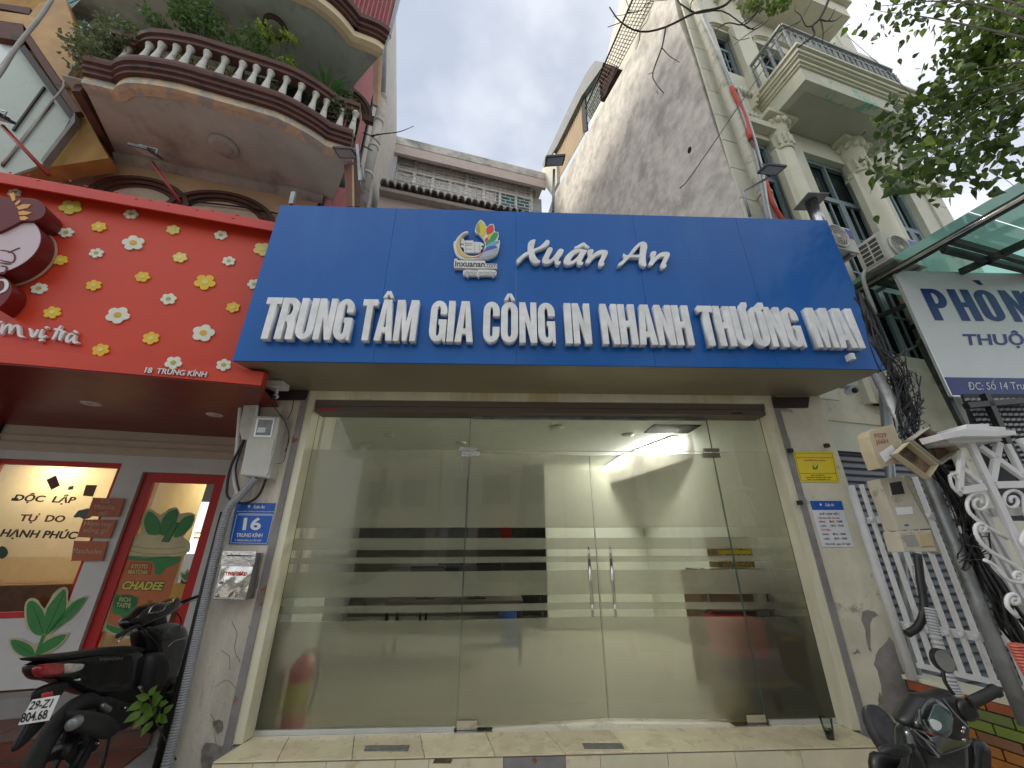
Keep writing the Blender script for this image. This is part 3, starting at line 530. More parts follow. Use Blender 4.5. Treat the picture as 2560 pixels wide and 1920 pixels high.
m = MB().prism([V(sL, RT, zt0-.12), V(sL, RT, zt0), V(sL, RT+.14, zt0+.0), V(sL, RT+.14, zt0-.028), V(sL, RT+.02, zt0-.028), V(sL, RT+.02, zt0-.12)], HX*(sR-sL)); m.build('top_rim', red_rim, rs, .002)
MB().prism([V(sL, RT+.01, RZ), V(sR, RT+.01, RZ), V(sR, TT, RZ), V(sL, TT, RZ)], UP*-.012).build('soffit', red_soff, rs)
MB().prism([V(sL, RT+.16, zt0-.04), V(sR, RT+.16, zt0-.04), V(sR, 4.9, zt0-.04), V(sL, 4.9, zt0-.04)], UP*.02).build('top_sheet', red_rim, rs)
drops = random.Random(4)
for p in cK((170, 90), (365, 138), (420, 125), (690, 190), (805, 230), (890, 240), (998, 268), (1168, 295), (1405, 325), (1380, 345), (60, 75), (225, 120), (510, 155), (1260, 300)):
    c = at(p, 't', RT); MB().sphere(c, drops.uniform(.008, .022), .006, drops.uniform(.006, .011), 10, (HX, DX, UP)).build('blister', red_rim, rs)
petal_w = M('petal white', (.74, .74, .62), .5, var=.04, bump=0); petal_y = M('petal yellow paint', (.80, .52, .04), .5, var=.05, bump=0); petal_ly = M('petal pale yellow', (.74, .62, .18), .5, var=.05, bump=0); heart_o = M('heart ochre', (.48, .42, .06), .5, bump=0); heart_y = M('heart pale yellow', (.80, .70, .22), .5, bump=0); heart_or = M('heart orange', (.72, .40, .03), .5, bump=0)
FL = [(85, 193, 45, 6, 'w'), (417, 278, 72, 5, 'g'), (775, 320, 45, 6, 'w'), (585, 394, 48, 6, 'y'), (391, 428, 48, 6, 'w'), (1025, 412, 43, 6, 'l'), (1308, 444, 41, 6, 'w'), (789, 490, 69, 5, 'W'), (1555, 527, 56, 5, 'l'), (570, 550, 45, 6, 'w'), (1066, 576, 45, 6, 'l'), (356, 592, 47, 6, 'y'), (1355, 597, 40, 6, 'w'), (843, 691, 46, 6, 'y'), (1214, 722, 65, 5, 'y'), (554, 741, 48, 6, 'y'), (1505, 735, 41, 6, 'w'), (231, 760, 52, 6, 'w'), (998, 822, 48, 6, 'w'), (1380, 872, 42, 6, 'y'), (308, 902, 54, 6, 'y'), (697, 918, 72, 5, 'W'), (1204, 1024, 68, 5, 'W'), (893, 1054, 51, 6, 'y'), (595, 1124, 52, 6, 'y'), (1027, 1200, 50, 5, 'w'), (1325, 1213, 44, 6, 'w')]
tp = RT+.12
for i, (x, y, r, n, k) in enumerate(FL):
    p = cK((x, y))[0]; c = at(p, 't', tp-.014); e1 = at((p[0]+r*.422, p[1]), 't', tp-.014); R = abs((e1-c).dot(HX))*1.02
    if y > 1190: c = at(p, 't', RT-.014)
    pts = []; a0 = random.random()*1.2
    for j in range(n*8):
        a = 2*math.pi*j/(n*8); rr = R*(.60+.40*abs(math.cos(a*n/2+a0*n/2))**.45); pts.append(c+HX*rr*math.cos(a)+UP*rr*math.sin(a))
    fm, hm = {'w': (petal_w, heart_o), 'W': (petal_w, heart_or), 'y': (petal_y, heart_y), 'l': (petal_ly, heart_y), 'g': (M('petal olive yellow', (.62, .55, .06), .5, bump=0), heart_y)}[k]
    f = MB().prism(pts, DX*.012).build('flower', fm, rs)
    MB().prism([c-DX*.003+(HX*math.cos(q/14*6.283)+UP*math.sin(q/14*6.283))*R*.32 for q in range(14)], DX*.003).build('heart', hm, f)
# brush lettering: tapered strokes
def brush(strokes, cf, pl, d, th, mat, parent, w_, name='lettering'):
    n = NRM[pl]
    for k, s in enumerate(strokes):
        P = spline([at(p, pl, d) for p in cf(*s)], 6) if len(s) > 2 else [at(p, pl, d) for p in cf(*s)]
        lft, rgt = [], []
        for i, p in enumerate(P):
            t_ = (P[min(i+1, len(P)-1)]-P[max(i-1, 0)]).normalized(); x = t_.cross(n).normalized(); f = .55+.45*math.sin(math.pi*min(1, (i+.6)/len(P)))
            lft.append(p+x*w_*f-n*.0006*k); rgt.append(p-x*w_*f-n*.0006*k)
        m = MB()
        for i in range(len(P)-1): m.prism([lft[i], lft[i+1], rgt[i+1], rgt[i]], n*th)
        m.build(name, mat, parent)
lw = M('white brush letter', (.72, .71, .70), .45, var=.04)
# strokes in the red-sign crop (cR)
brush([[(0, 1310), (14, 1290)], [(25, 1320), (10, 1400), (5, 1410)], [(18, 1390), (60, 1335), (95, 1330), (95, 1370), (85, 1410)], [(88, 1400), (130, 1345), (165, 1335), (175, 1370), (180, 1420), (200, 1435), (228, 1440)],
       [(275, 1360), (290, 1380), (300, 1430), (320, 1430), (345, 1395), (355, 1370)], [(400, 1370), (385, 1410), (380, 1440), (400, 1445), (440, 1430)], [(425, 1358), (455, 1348)], [(368, 1475), (410, 1468)],
       [(580, 1335), (545, 1380), (520, 1430), (495, 1465)], [(510, 1368), (560, 1375), (600, 1390)], [(580, 1395), (575, 1430), (560, 1475)], [(575, 1440), (600, 1400), (625, 1395)],
       [(700, 1420), (665, 1415), (635, 1450), (635, 1485), (665, 1480), (700, 1440)], [(715, 1425), (700, 1460), (705, 1495), (745, 1495)], [(700, 1385), (735, 1405)]], cR, 't', tp-.03, .028, lw, rs, .011)
text('18  TRUNG KÍNH', cK((862, 1226), (1232, 1250), (1226, 1294), (858, 1262)), 't', RT-.004, .012, lw, rs, bold=.015, shear=.2)
# pale round emblem (plain) with dark rim and a line-drawn cup
em = thing('round_emblem', 'pale pink round emblem with maroon rim and a drawn cup at the left edge', 'emblem', V(-4.6, tp-.2, 4))
maroon = M('maroon', (.13, .012, .015), .45, var=.05, bump=.01); pinkw = M('pale pink board', (.62, .52, .55), .55, var=.03, bump=0)
q = at(cR((0, 600))[0], 't', tp-.2); ctr = at(cR((-40, 560))[0], 't', tp-.18); rad = abs((at(cR((392, 560))[0], 't', tp-.18)-ctr).dot(HX)); zr = abs(at(cR((0, 885))[0], 't', tp-.18).z-ctr.z)
ell = lambda k, dt, n=48: [ctr+DX*dt+HX*rad*k*math.cos(6.283*i/n)+UP*zr*k*math.sin(6.283*i/n) for i in range(n)]
MB().prism(ell(1.0, 0), DX*.165).build('rim', maroon, em, .004); MB().prism(ell(.985, -.004), DX*.004).build('face', pinkw, em)
MB().prism([p-DX*.0 for p in ell(1.05, .155)], DX*.012).build('base_edge', M('cream edge', (.5, .3, .2), .5), em)
mar2 = MB()
brush([[(0, 622), (60, 628), (120, 650), (140, 690), (120, 735), (60, 730), (0, 715)], [(75, 645), (185, 600)], [(0, 740), (60, 750), (105, 752)], [(10, 770), (64, 785), (40, 840), (0, 848)]], cR, 't', tp-.188, .004, maroon, em, .006, 'cup_line')
th = at(cR((300, 220))[0], 't', tp-.22)
MB().prism([p for p in smooth_poly(px(cR((-60, 120), (60, 130), (200, 130), (330, 140), (410, 190), (430, 250), (400, 310), (320, 345), (200, 350), (100, 400), (-60, 440)), 't', tp-.21), 3)], DX*.20).build('dark_cap', maroon, em, .004)
for a in ([(88, 90), (130, 80), (145, 150), (115, 162)], [(140, 180), (185, 145), (190, 165), (150, 205)], [(155, 215), (215, 190), (292, 190), (260, 225), (175, 242)], [(170, 262), (215, 250), (300, 268), (250, 290), (180, 292)], [(182, 308), (230, 300), (268, 320), (230, 340), (192, 338)]):
    MB().prism(px(cR(*a), 't', tp-.2142), DX*.004).build('leaf_shape', M('wheat orange', (.72, .38, .12), .5), em)
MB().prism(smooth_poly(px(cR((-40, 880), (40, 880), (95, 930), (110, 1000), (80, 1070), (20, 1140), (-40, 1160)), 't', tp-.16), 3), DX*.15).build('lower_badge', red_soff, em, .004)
brush([[(-20, 905), (40, 905), (62, 950), (40, 1000), (-20, 1030)]], cR, 't', tp-.166, .005, white, em, .012, 'badge_line')
for p in cK((540, 1443), (1272, 1510)):
    c = at(p, 'z', RZ-.012); d = thing('downlight', 'round downlight in the dark red soffit, %s one' % ('left' if p[0] < 400 else 'right'), 'downlight', c, 'downlights in the red soffit'); MB().lathe(c-UP*.006, UP, [(0, .075), (.006, .085)], 20).build('ring', offwhite, d); MB().lathe(c-UP*.008, UP, [(0, .05), (.002, .055)], 16).build('lens', M('lens pink', (.55, .42, .38), .3), d)
# tea shop front wall
tea = thing('tea_shop', 'tea shop front with red framed windows and warm light behind', 'shop', V(-5, TT, .3))
tw = M('tea shop white wall', (.62, .62, .60), .65, var=.04); fas = M('beige fascia', (.52, .44, .35), .6, var=.05); redf = M('red window frame', (.50, .015, .015), .4, var=.05)
S = lambda p: st(p, TT)
w1 = [S(p) for p in cQ((1018, 200), (560, 1350))]; wr_s = (w1[0][0]+w1[1][0])/2; wt = S(cQ((600, 175))[0])[1]; wb = S(cQ((150, 1480))[0])[1]; wl = S(cQ((215, 160))[0])[0]-.30
d1 = S(cQ((1190, 250))[0]); dz = S(cQ((1500, 275))[0])[1]; dr = S(cQ((1858, 345))[0])[0]; dl = d1[0]
sEnd = -1.3; zw0 = .32
m = wallgrid(MB(), None, zw0, 2.86, TT, [(wl, wr_s, wb, wt), (dl, dr, zw0+.0, dz)], .14, wl-.02, sEnd)
m.build('front_wall', tw, tea)
MB().prism([V(wl-1.2, TT-.02, 2.70), V(sEnd, TT-.02, 2.70), V(sEnd, TT-.02, 3.0), V(wl-1.2, TT-.02, 3.0)], DX*.02).build('fascia', fas, tea, .003)
for z in (2.78, 2.86): MB().sbox(wl-1.2, sEnd, TT-.04, TT-.021, z, z+.02).build('moulding', fas, tea, .003)
MB().sbox(-12, wl-.03, TT+.02, TT+.05, .3, 3.0).build('dark_doorway', dark, tea)
MB().sbox(wl-.12, wl-.03, TT-.06, TT+.015, .3, 3.0).build('door_post', dark, tea)
def frame(parent, s0, s1, z0, z1, t, w_, mat, d=.05, name='window_frame', bottom=True):
    f = MB().sbox(s0, s0+w_, t, t+d, z0, z1); f2 = MB()
    f.sbox(s1-w_, s1, t, t+d, z0, z1).sbox(s0+w_, s1-w_, t, t+d, z1-w_, z1)
    if bottom: f.sbox(s0+w_, s1-w_, t, t+d, z0, z0+w_)
    return f.build(name, mat, parent)
f1 = frame(tea, wl, wr_s, wb, wt, TT+.05, .055, redf)
MB().add([V(wl+.05, TT+.075, wb+.05), V(wr_s-.05, TT+.075, wb+.05), V(wr_s-.05, TT+.075, wt-.05), V(wl+.05, TT+.075, wt-.05)], [(0, 1, 2, 3)]).build('window_pane', glassmat('tea shop glass', (.92, .93, .9)), tea)
dfr = thing('red_door', 'red framed glass door of the tea shop with a big cup sticker', 'door', V((dl+dr)/2, TT+.06, zw0)); frame(dfr, dl+.005, dr-.005, zw0, dz-.005, TT+.05, .11, redf, name='door_frame')
MB().add([V(dl+.1, TT+.085, zw0+.1), V(dr-.1, TT+.085, zw0+.1), V(dr-.1, TT+.085, dz-.1), V(dl+.1, TT+.085, dz-.1)], [(0, 1, 2, 3)]).build('glass_pane', MATS.get('x') or glassmat('tea door glass', (.9, .9, .86)), dfr)
# interior: warm room
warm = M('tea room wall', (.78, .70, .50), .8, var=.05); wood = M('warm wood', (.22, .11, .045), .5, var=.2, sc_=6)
MB().sbox(wl-2.6, wr_s+.25, TT+1.6, TT+1.7, .3, 3.2).build('room_wall', warm, tea); MB().sbox(wr_s+.2, wr_s+.3, TT+.3, TT+1.6, .3, 3.2).build('room_divider', warm, tea)
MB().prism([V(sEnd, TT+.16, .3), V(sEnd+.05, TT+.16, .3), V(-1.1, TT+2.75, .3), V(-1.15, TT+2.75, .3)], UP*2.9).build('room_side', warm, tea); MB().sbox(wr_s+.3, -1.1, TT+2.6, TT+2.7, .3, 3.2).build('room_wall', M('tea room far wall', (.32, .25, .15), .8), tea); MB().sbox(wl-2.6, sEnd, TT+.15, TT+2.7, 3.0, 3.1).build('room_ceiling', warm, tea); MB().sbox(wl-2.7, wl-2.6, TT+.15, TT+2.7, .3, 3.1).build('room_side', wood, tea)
tag(MB().sbox(wl-2.6, sEnd, TT+.15, TT+2.7, .2, .32).build('tea_room_floor', wood), kind='structure')
MB().sbox(wl-2.0, wr_s+.2, TT+1.2, TT+1.58, .32, 1.20).build('bench', wood, tea, .01)
MB().sbox(wr_s+.5, dr+.3, TT+1.2, TT+1.7, .32, 1.25).build('counter', wood, tea, .01)
wl_m = emis('warm bulb', (1, .80, .50), 130)
for s, t_, z in ((wl-.35, TT+1.25, 2.93), (wl+1.0, TT+1.25, 2.93), (wr_s+.9, TT+1.6, 2.93)):
    l_ = thing('spotlight', 'warm round ceiling light inside the tea shop, %s' % {0: 'above the black lettering at left', 1: 'above the black lettering at right', 2: 'behind the glass door'}[[wl-.35, wl+1.0, wr_s+.9].index(s)], 'spotlight', V(s, t_, z)); MB().lathe(V(s, t_, z), UP, [(0, .085), (.06, .09)], 16).build('housing', white, l_); MB().lathe(V(s, t_, z-.012), UP, [(0, .078), (.01, .078)], 16).build('bulb', wl_m, l_)
l_ = thing('light_strip', 'short glowing yellow strip inside the tea shop behind the cup sticker', 'light', V(dr-.45, TT+1.0, 1.8)); MB().sbox(dr-.55, dr-.25, TT+1.0, TT+1.03, 1.78, 1.82).build('strip', emis('strip glow', (1, .7, .2), 2.5), l_); MB().sbox(dr-.57, dr-.23, TT+1.031, TT+1.06, 1.76, 1.84).build('holder', wood, l_)
# window lettering and stickers on the glass
gt = TT+.072
for s_, q_ in (('ĐỘC  LẬP', ((108, 430), (640, 455), (612, 540), (100, 520))), ('TỰ  DO', ((175, 605), (545, 615), (535, 700), (165, 690))), ('HẠNH PHÚC', ((0, 730), (655, 745), (625, 850), (-10, 820)))):
    text(s_.replace('Đ', 'D'), cQ(*q_), 't', gt, .002, inkblack if s_[0] != 'T' else M('dark red ink', (.10, .01, .01), .5), tea, bold=.03, shear=.25)
q = px(cQ((95, 492), (150, 494)), 't', gt-.001); MB().bar(q[0], q[1], .001, .03, UP).build('letter_bar', inkblack, tea)
def sticker(pts, mat, name, dt=.0, smooth=0, lab=None, cat='sticker', parent=None, cf=cQ, base=None):
    b_ = (gt if base is None else base)-dt
    return decal(cf(*pts), 't', b_, .0015, mat, parent or tea, name, smooth)
orange_s = M('terracotta sticker', (.42, .12, .055), .5, var=.03, bump=0); green_s = M('leaf green print', (.04, .24, .06), .45, var=.06, bump=0); green_d = M('leaf vein', (.02, .14, .04), .45, bump=0); rim_s = M('cream sticker border', (.55, .52, .30), .5, bump=0); cupw = M('cup cream', (.62, .56, .32), .5, bump=0); cor = M('cup orange', (.55, .17, .06), .5, bump=0)
sticker([(385, 330), (465, 293), (497, 378), (425, 415)], maroon, 'diamond_sticker'); sticker([(715, 372), (808, 374), (770, 470), (688, 462)], M('brown poster', (.2, .13, .06), .6), 'poster'); sticker([(570, 385), (612, 380), (605, 412), (560, 415)], M('tan poster', (.3, .22, .12), .6), 'poster')
wt_ = TT-.03
for k, (q_, s_, tq) in enumerate((([(772, 478), (1030, 488), (985, 636), (720, 632)], 'Có\nMatcha\nnè!', [(790, 485), (960, 490), (930, 628), (775, 622)]), ([(690, 660), (965, 662), (910, 815), (640, 805)], 'Hôm nay\nuống gì?', [(690, 672), (935, 680), (890, 785), (675, 775)]), ([(615, 838), (890, 842), (850, 1000), (590, 1003)], 'Matchadee', [(612, 895), (852, 905), (840, 945), (600, 938)]))):
    b = thing('speech_plate', 'terracotta plate with pale writing on the tea shop window, %s of the three' % ('topmost', 'middle', 'lowest')[k], 'sign', at(cQ(q_[3])[0], 't', wt_), 'terracotta plates on the tea shop window')
    MB().prism(smooth_poly(px(cQ(*[p for a, c in zip(q_, q_[1:]+q_[:1]) for p in ((a[0]*.93+c[0]*.07, a[1]*.93+c[1]*.07), (a[0]*.07+c[0]*.93, a[1]*.07+c[1]*.93))]), 't', wt_), 2), DX*.012).build('plate', orange_s, b, .001)
    text(s_, cQ(*tq), 't', wt_-.0005, .001, M('faded writing', (.55, .40, .30), .5), b)
c = thing('cup_sticker', 'large sticker of a matcha cup on the red framed door', 'sticker', at(cQ((1000, 1640))[0], 't', gt))
ck = dict(parent=c)
sticker([(1040, 790), (1170, 780), (1165, 680), (1200, 590), (1260, 575), (1330, 620), (1400, 570), (1470, 560), (1495, 610), (1560, 600), (1620, 620), (1590, 720), (1520, 800), (1575, 850), (1570, 930), (1530, 960), (1400, 1350), (1240, 1560), (1190, 1620), (1060, 1650), (940, 1620), (865, 1580), (850, 1540), (1010, 960), (1025, 890)], rim_s, 'border', 0, 2, **ck)
sticker([(1050, 960), (1510, 965), (1390, 1350), (1230, 1555), (1020, 1565), (885, 1520)], cor, 'cup_body', .002, 0, **ck)
sticker([(885, 1525), (1020, 1568), (1235, 1558), (1215, 1595), (1060, 1625), (940, 1600), (880, 1565)], green_s, 'cup_foot', .002, 0, **ck)
sticker([(1085, 962), (1490, 968), (1440, 1040), (1380, 1060), (1330, 1120), (1280, 1100), (1270, 1010), (1090, 1000)], green_s, 'matcha_splash', .004, 2, **ck)
sticker([(960, 1270), (1010, 1300), (1150, 1300), (1130, 1380), (1145, 1430), (1060, 1440), (1040, 1490), (990, 1450), (930, 1430)], green_s, 'matcha_splash', .004, 2, **ck)
sticker([(1040, 835), (1100, 800), (1300, 785), (1500, 800), (1565, 850), (1570, 900), (1500, 960), (1300, 985), (1100, 965), (1045, 920)], cupw, 'lid', .004, 2, **ck)
for z_ in (0, 1):
    sticker([(1075, 870+z_*45), (1200, 895+z_*45), (1400, 900+z_*45), (1540, 880+z_*45), (1540, 886+z_*45), (1400, 908+z_*45), (1200, 903+z_*45), (1075, 878+z_*45)], M('lid line', (.42, .37, .18), .5), 'lid_line', .006, 0, **ck)
for q_ in ([(1195, 680), (1215, 610), (1245, 592), (1300, 640), (1330, 710), (1325, 782), (1235, 785), (1205, 740)], [(1330, 700), (1370, 620), (1430, 580), (1470, 580), (1470, 640), (1440, 720), (1385, 785), (1330, 785)], [(1480, 700), (1530, 640), (1605, 625), (1590, 700), (1540, 770), (1480, 805), (1440, 800)]): sticker(q_, green_s, 'printed_leaf', .006, 2, **ck)
sticker([(1430, 682), (1485, 685), (1400, 848), (1338, 843)], green_d, 'straw', .008, 0, **ck); sticker([(1438, 690), (1474, 692), (1396, 840), (1350, 836)], green_s, 'straw', .0095, 0, **ck)
sticker([(1080, 1010), (1250, 1015), (1265, 1040), (1245, 1120), (1060, 1118), (1052, 1085)], M('maroon orange', (.42, .10, .04), .5), 'label_patch', .006, 1, **ck)
text('KYOTO\nMATCHA', cQ((1095, 1028), (1245, 1032), (1235, 1115), (1060, 1112)), 't', gt-.008, .001, M('pale green ink', (.50, .52, .20), .5), c, bold=.03)
text('CHADEE', cQ((1020, 1165), (1375, 1172), (1345, 1255), (1000, 1245)), 't', gt-.0065, .001, M('dark green ink', (.03, .06, .03), .5), c, bold=.10, shear=.2)
text('CHADEE', cQ((1020, 1170), (1370, 1177), (1340, 1250), (1005, 1240)), 't', gt-.009, .001, M('lemon ink', (.66, .60, .10), .5), c, bold=.04, shear=.2)
sticker([(950, 1330), (980, 1295), (1060, 1280), (1130, 1310), (1130, 1370), (1070, 1400), (1045, 1430), (1030, 1402), (960, 1390)], green_d, 'speech_bubble', .006, 2, **ck)
text('RICH\nTASTE', cQ((985, 1300), (1100, 1310), (1085, 1395), (960, 1385)), 't', gt-.0085, .001, M('pale green ink', (.5, .5, .2), .5), c, bold=.03)
text('NO\nTREND', cQ((1210, 1325), (1290, 1330), (1270, 1390), (1180, 1385)), 't', gt-.005, .001, M('dark orange ink', (.3, .08, .03), .5), c, bold=.02)
sticker([(1440, 1200), (1480, 1185), (1570, 1210), (1580, 1250), (1500, 1335), (1380, 1335)], M('orange slice', (.62, .36, .07), .5), 'orange_slice', .001, 2, **ck)
sticker([(1490, 1090), (1530, 1100), (1555, 1065), (1580, 1090), (1620, 1095), (1590, 1150), (1530, 1180), (1500, 1150)], rim_s, 'small_sprig', .001, 1, **ck); sticker([(1505, 1105), (1535, 1120), (1553, 1085), (1570, 1112), (1605, 1108), (1575, 1145), (1535, 1165), (1512, 1140)], green_s, 'small_sprig', .003, 1, **ck)
l = thing('leaf_sticker', 'tall green leaf sprig sticker low on the white tea shop wall', 'sticker', at(cBk((280, 760))[0], 't', wt_))
lk = dict(parent=l, cf=cBk, base=wt_+.02)
sticker([(215, 300), (225, 200), (275, 158), (340, 180), (395, 255), (470, 120), (565, 58), (605, 100), (605, 200), (750, 135), (755, 180), (640, 330), (440, 480), (610, 460), (520, 590), (350, 690), (310, 770), (260, 765), (285, 700), (140, 650), (80, 560), (85, 515), (180, 515), (300, 570), (360, 500), (240, 430)], rim_s, 'border', 0, 2, **lk)
for q_ in ([(235, 300), (240, 210), (285, 180), (350, 230), (395, 320), (395, 470), (310, 480), (250, 400)], [(400, 300), (450, 200), (560, 80), (585, 140), (570, 300), (480, 420), (400, 490)], [(560, 290), (640, 200), (748, 150), (740, 200), (620, 340), (430, 470), (470, 400)], [(95, 530), (180, 535), (270, 580), (305, 640), (300, 680), (200, 670), (120, 610)], [(340, 640), (380, 560), (480, 500), (590, 480), (520, 570), (420, 630), (320, 670)]): sticker(q_, green_s, 'printed_leaf', .002, 2, **lk)
sticker([(375, 480), (402, 485), (345, 640), (300, 762), (268, 758), (310, 650)], green_s, 'stem', .0035, 0, **lk)
for q_ in ([(290, 230), (294, 230), (385, 470), (380, 472)], [(560, 120), (564, 122), (402, 480), (397, 478)], [(700, 180), (703, 184), (440, 455), (436, 450)], [(140, 560), (142, 556), (295, 660), (292, 664)]): sticker(q_, green_d, 'vein', .004, 0, **lk)
sticker([(0, 885), (45, 890), (68, 935), (40, 975), (0, 980)], M('deep green', (.01, .06, .02), .5), 'round_leaf', .002, 2)
sticker([(608, 635), (650, 585), (735, 565), (760, 640), (700, 660), (660, 640), (625, 645)], M('grey teal sticker', (.10, .14, .12), .5), 'bird_sticker', .001, 1)
# platform and steps of red tile
rt = M('red floor tile', (.17, .055, .035), .32, var=.12, sc_=3, stain=(.10, .06, .05), st_sc=3)
pf = MB().sbox(-12, sEnd-.2, 5.75, TT, .02, .300).build('tea_platform', M('grey plinth', (.30, .29, .28), .8, var=.1)); tag(pf, kind='structure')
t1 = MB().sbox(-12, -1.9, 5.0, 5.74, -.003, .0); bpy.data.meshes
st1 = MB().sbox(-12, -1.9, 5.15, 5.745, -.004, .135).build('red_step', grey_edge); tag(st1, kind='structure')
yard = MB().sbox(-12, -1.55, 2.2, 5.145, -.004, .001).build('red_yard', grey_edge); tag(yard, kind='structure')
k = 0
for i in range(20):
    s0 = -1.95-.4*(i+1)
    MB().sbox(s0+.003, s0+.397, 5.14, 5.743, .136, .146).build('tile', rt, st1)
    MB().sbox(s0+.003, s0+.397, 5.130, 5.139, .02, .134).build('tile', rt, st1)
    for j in range(5):
        if s0 < -6: continue
        MB().sbox(s0+.003, s0+.397, 3.12+j*.4+.003, 3.12+j*.4+.397, .002, .012).build('tile', rt, yard)
# ------------------------------------------------------------------ upper floors of the house over the tea shop
UT = 5.0; BZ = at(cE((1250, 1000))[0], 't', UT).z
house_cream = M('peach house wall', (.62, .44, .27), .8, var=.07, sc_=2); brown_m = M('brown moulding', (.115, .048, .035), .6, var=.2, sc_=6, stain=(.04, .03, .028), st_sc=5, st_lo=.58); soff_grey = M('stained grey soffit', (.46, .51, .46), .85, var=.10, sc_=1.8, stain=(.22, .21, .19), st_sc=1.4, st_lo=.5, st_hi=.68)
peel = M('peeling cream edge', (.66, .52, .34), .8, var=.12, sc_=4, stain=(.42, .40, .36), st_sc=5, st_lo=.5, st_hi=.54)
ochre_w = M('ochre stained wall', (.46, .28, .09), .85, var=.25, sc_=2.2, stain=(.20, .12, .06), st_sc=2.5, st_lo=.52, st_hi=.75, streak=True)
sRr = (at(cE((1910, 1130))[0], 't', UT).dot(HX)); sLl = at(cE((650, 860))[0], 't', UT).dot(HX)
sLl = at(cU1((1170, 1545))[0], 't', UT).dot(HX)
bz = at(cU1((1170, 1545))[0], 't', UT).z; bz2 = at(cE((1910, 1130))[0], 't', UT).z; BZ = (bz+bz2)/2
hs = thing('balcony_house', 'peach house with curved brown balconies over the red sign', 'house', V(-4, UT, 3))
Ztop = 14.6
arch = M('arch moulding', (.10, .05, .035), .6, var=.15)
MB().sbox(sLl-.12, -1.70, UT, UT+.1, 3.2, Ztop).build('front_wall', house_cream, hs)
MB().sbox(-9, -1.66, UT+.1, 17, 3.2, 15.9).build('house_body', M('side wall render', (.60, .58, .54), .85, var=.1), hs)
# balcony slab outlines (pixel edge of the soffit, traced on its own level)
edge1 = cU1((830, 855), (960, 882), (1080, 910), (1160, 930), (1200, 895), (1260, 868), (1340, 862), (1500, 875), (1760, 920), (2000, 985), (2212, 1045))
edge2 = cE((1060, 560), (1180, 590), (1300, 630), (1420, 660), (1560, 705), (1700, 760), (1800, 830), (1940, 862))
def ring(z, e): return [at(p, 'z', z) for p in e]
e1 = ring(BZ, edge1)+ring(BZ, cU2((740, 1165), (900, 1225), (1050, 1300), (1180, 1375), (1260, 1430), (1330, 1470), (1560, 1540)))
e1 = [p for i, p in enumerate(e1) if i == 0 or p.dot(HX) > e1[i-1].dot(HX)+.01]
backR = V(-1.63, UT, BZ); backL = V(sLl, UT, BZ)
inner = [Vector(p) for p in e1]
def offs(P, dist, dz):
    out = []
    for i, p in enumerate(P):
        a = P[max(i-1, 0)]; b = P[min(i+1, len(P)-1)]; t_ = (b-a); t_.z = 0; t_.normalize(); n = Vector((t_.y, -t_.x, 0)); out.append(p+n*dist+UP*dz)
    return out
dens = []
for p in spline(inner, 3): dens.append(Vector(p))
bal = thing('balcony', 'long curved balcony with brown mouldings, white balusters and peeling edge', 'balcony', V(-3.5, 4, BZ))
MB().prism(dens+[V(-1.5, UT-.002, BZ), V(sLl, UT-.002, BZ)], UP*.10).build('slab', soff_grey, bal)
MB().prism([V(sLl, UT-.1, BZ-.0)+UP*-.03, V(-1.63, UT-.1, BZ-.03), V(-1.63, UT-.003, BZ-.10), V(sLl, UT-.003, BZ-.10)], UP*.10).build('cove', soff_grey, bal)
def band(P, prof, mat, name, parent):   # prof: (outward, up)
    secs = [offs(P, o, z) for o, z in prof]; n = len(P); vs = [p for s_ in secs for p in s_]; m = MB()
    m.add(vs, [(j*n+i, j*n+i+1, (j+1) % len(prof)*n+i+1, (j+1) % len(prof)*n+i) for j in range(len(prof)) for i in range(n-1)]); m.add([s_[0] for s_ in secs], [tuple(range(len(prof)))]); m.add([s_[-1] for s_ in secs], [tuple(range(len(prof)))])
    return m.build(name, mat, parent)
band(dens, [(-.08, -.02), (.0, -.02), (.05, -.005), (.05, .10), (-.08, .10)], peel, 'peeling_edge', bal)
band(dens, [(.04, .10), (.10, .10), (.10, .15), (.13, .16), (.13, .21), (.16, .22), (.17, .26), (.17, .30), (.08, .31), (-.05, .31), (-.05, .10)], brown_m, 'lower_moulding', bal)
band(offs(dens, .04, 0), [(-.08, .78), (.05, .78), (.05, .84), (.08, .85), (.09, .91), (.06, .94), (-.09, .94), (-.10, .84)], brown_m, 'handrail', bal)
MB().prism([p+UP*.10 for p in (dens[0], V(sLl+.1, UT-.9, BZ))]+[V(sLl-.04, UT, BZ+.1), V(sLl-.06, dens[0].dot(DX), BZ+.1)], UP*.01).build('slab_top', soff_grey, bal)
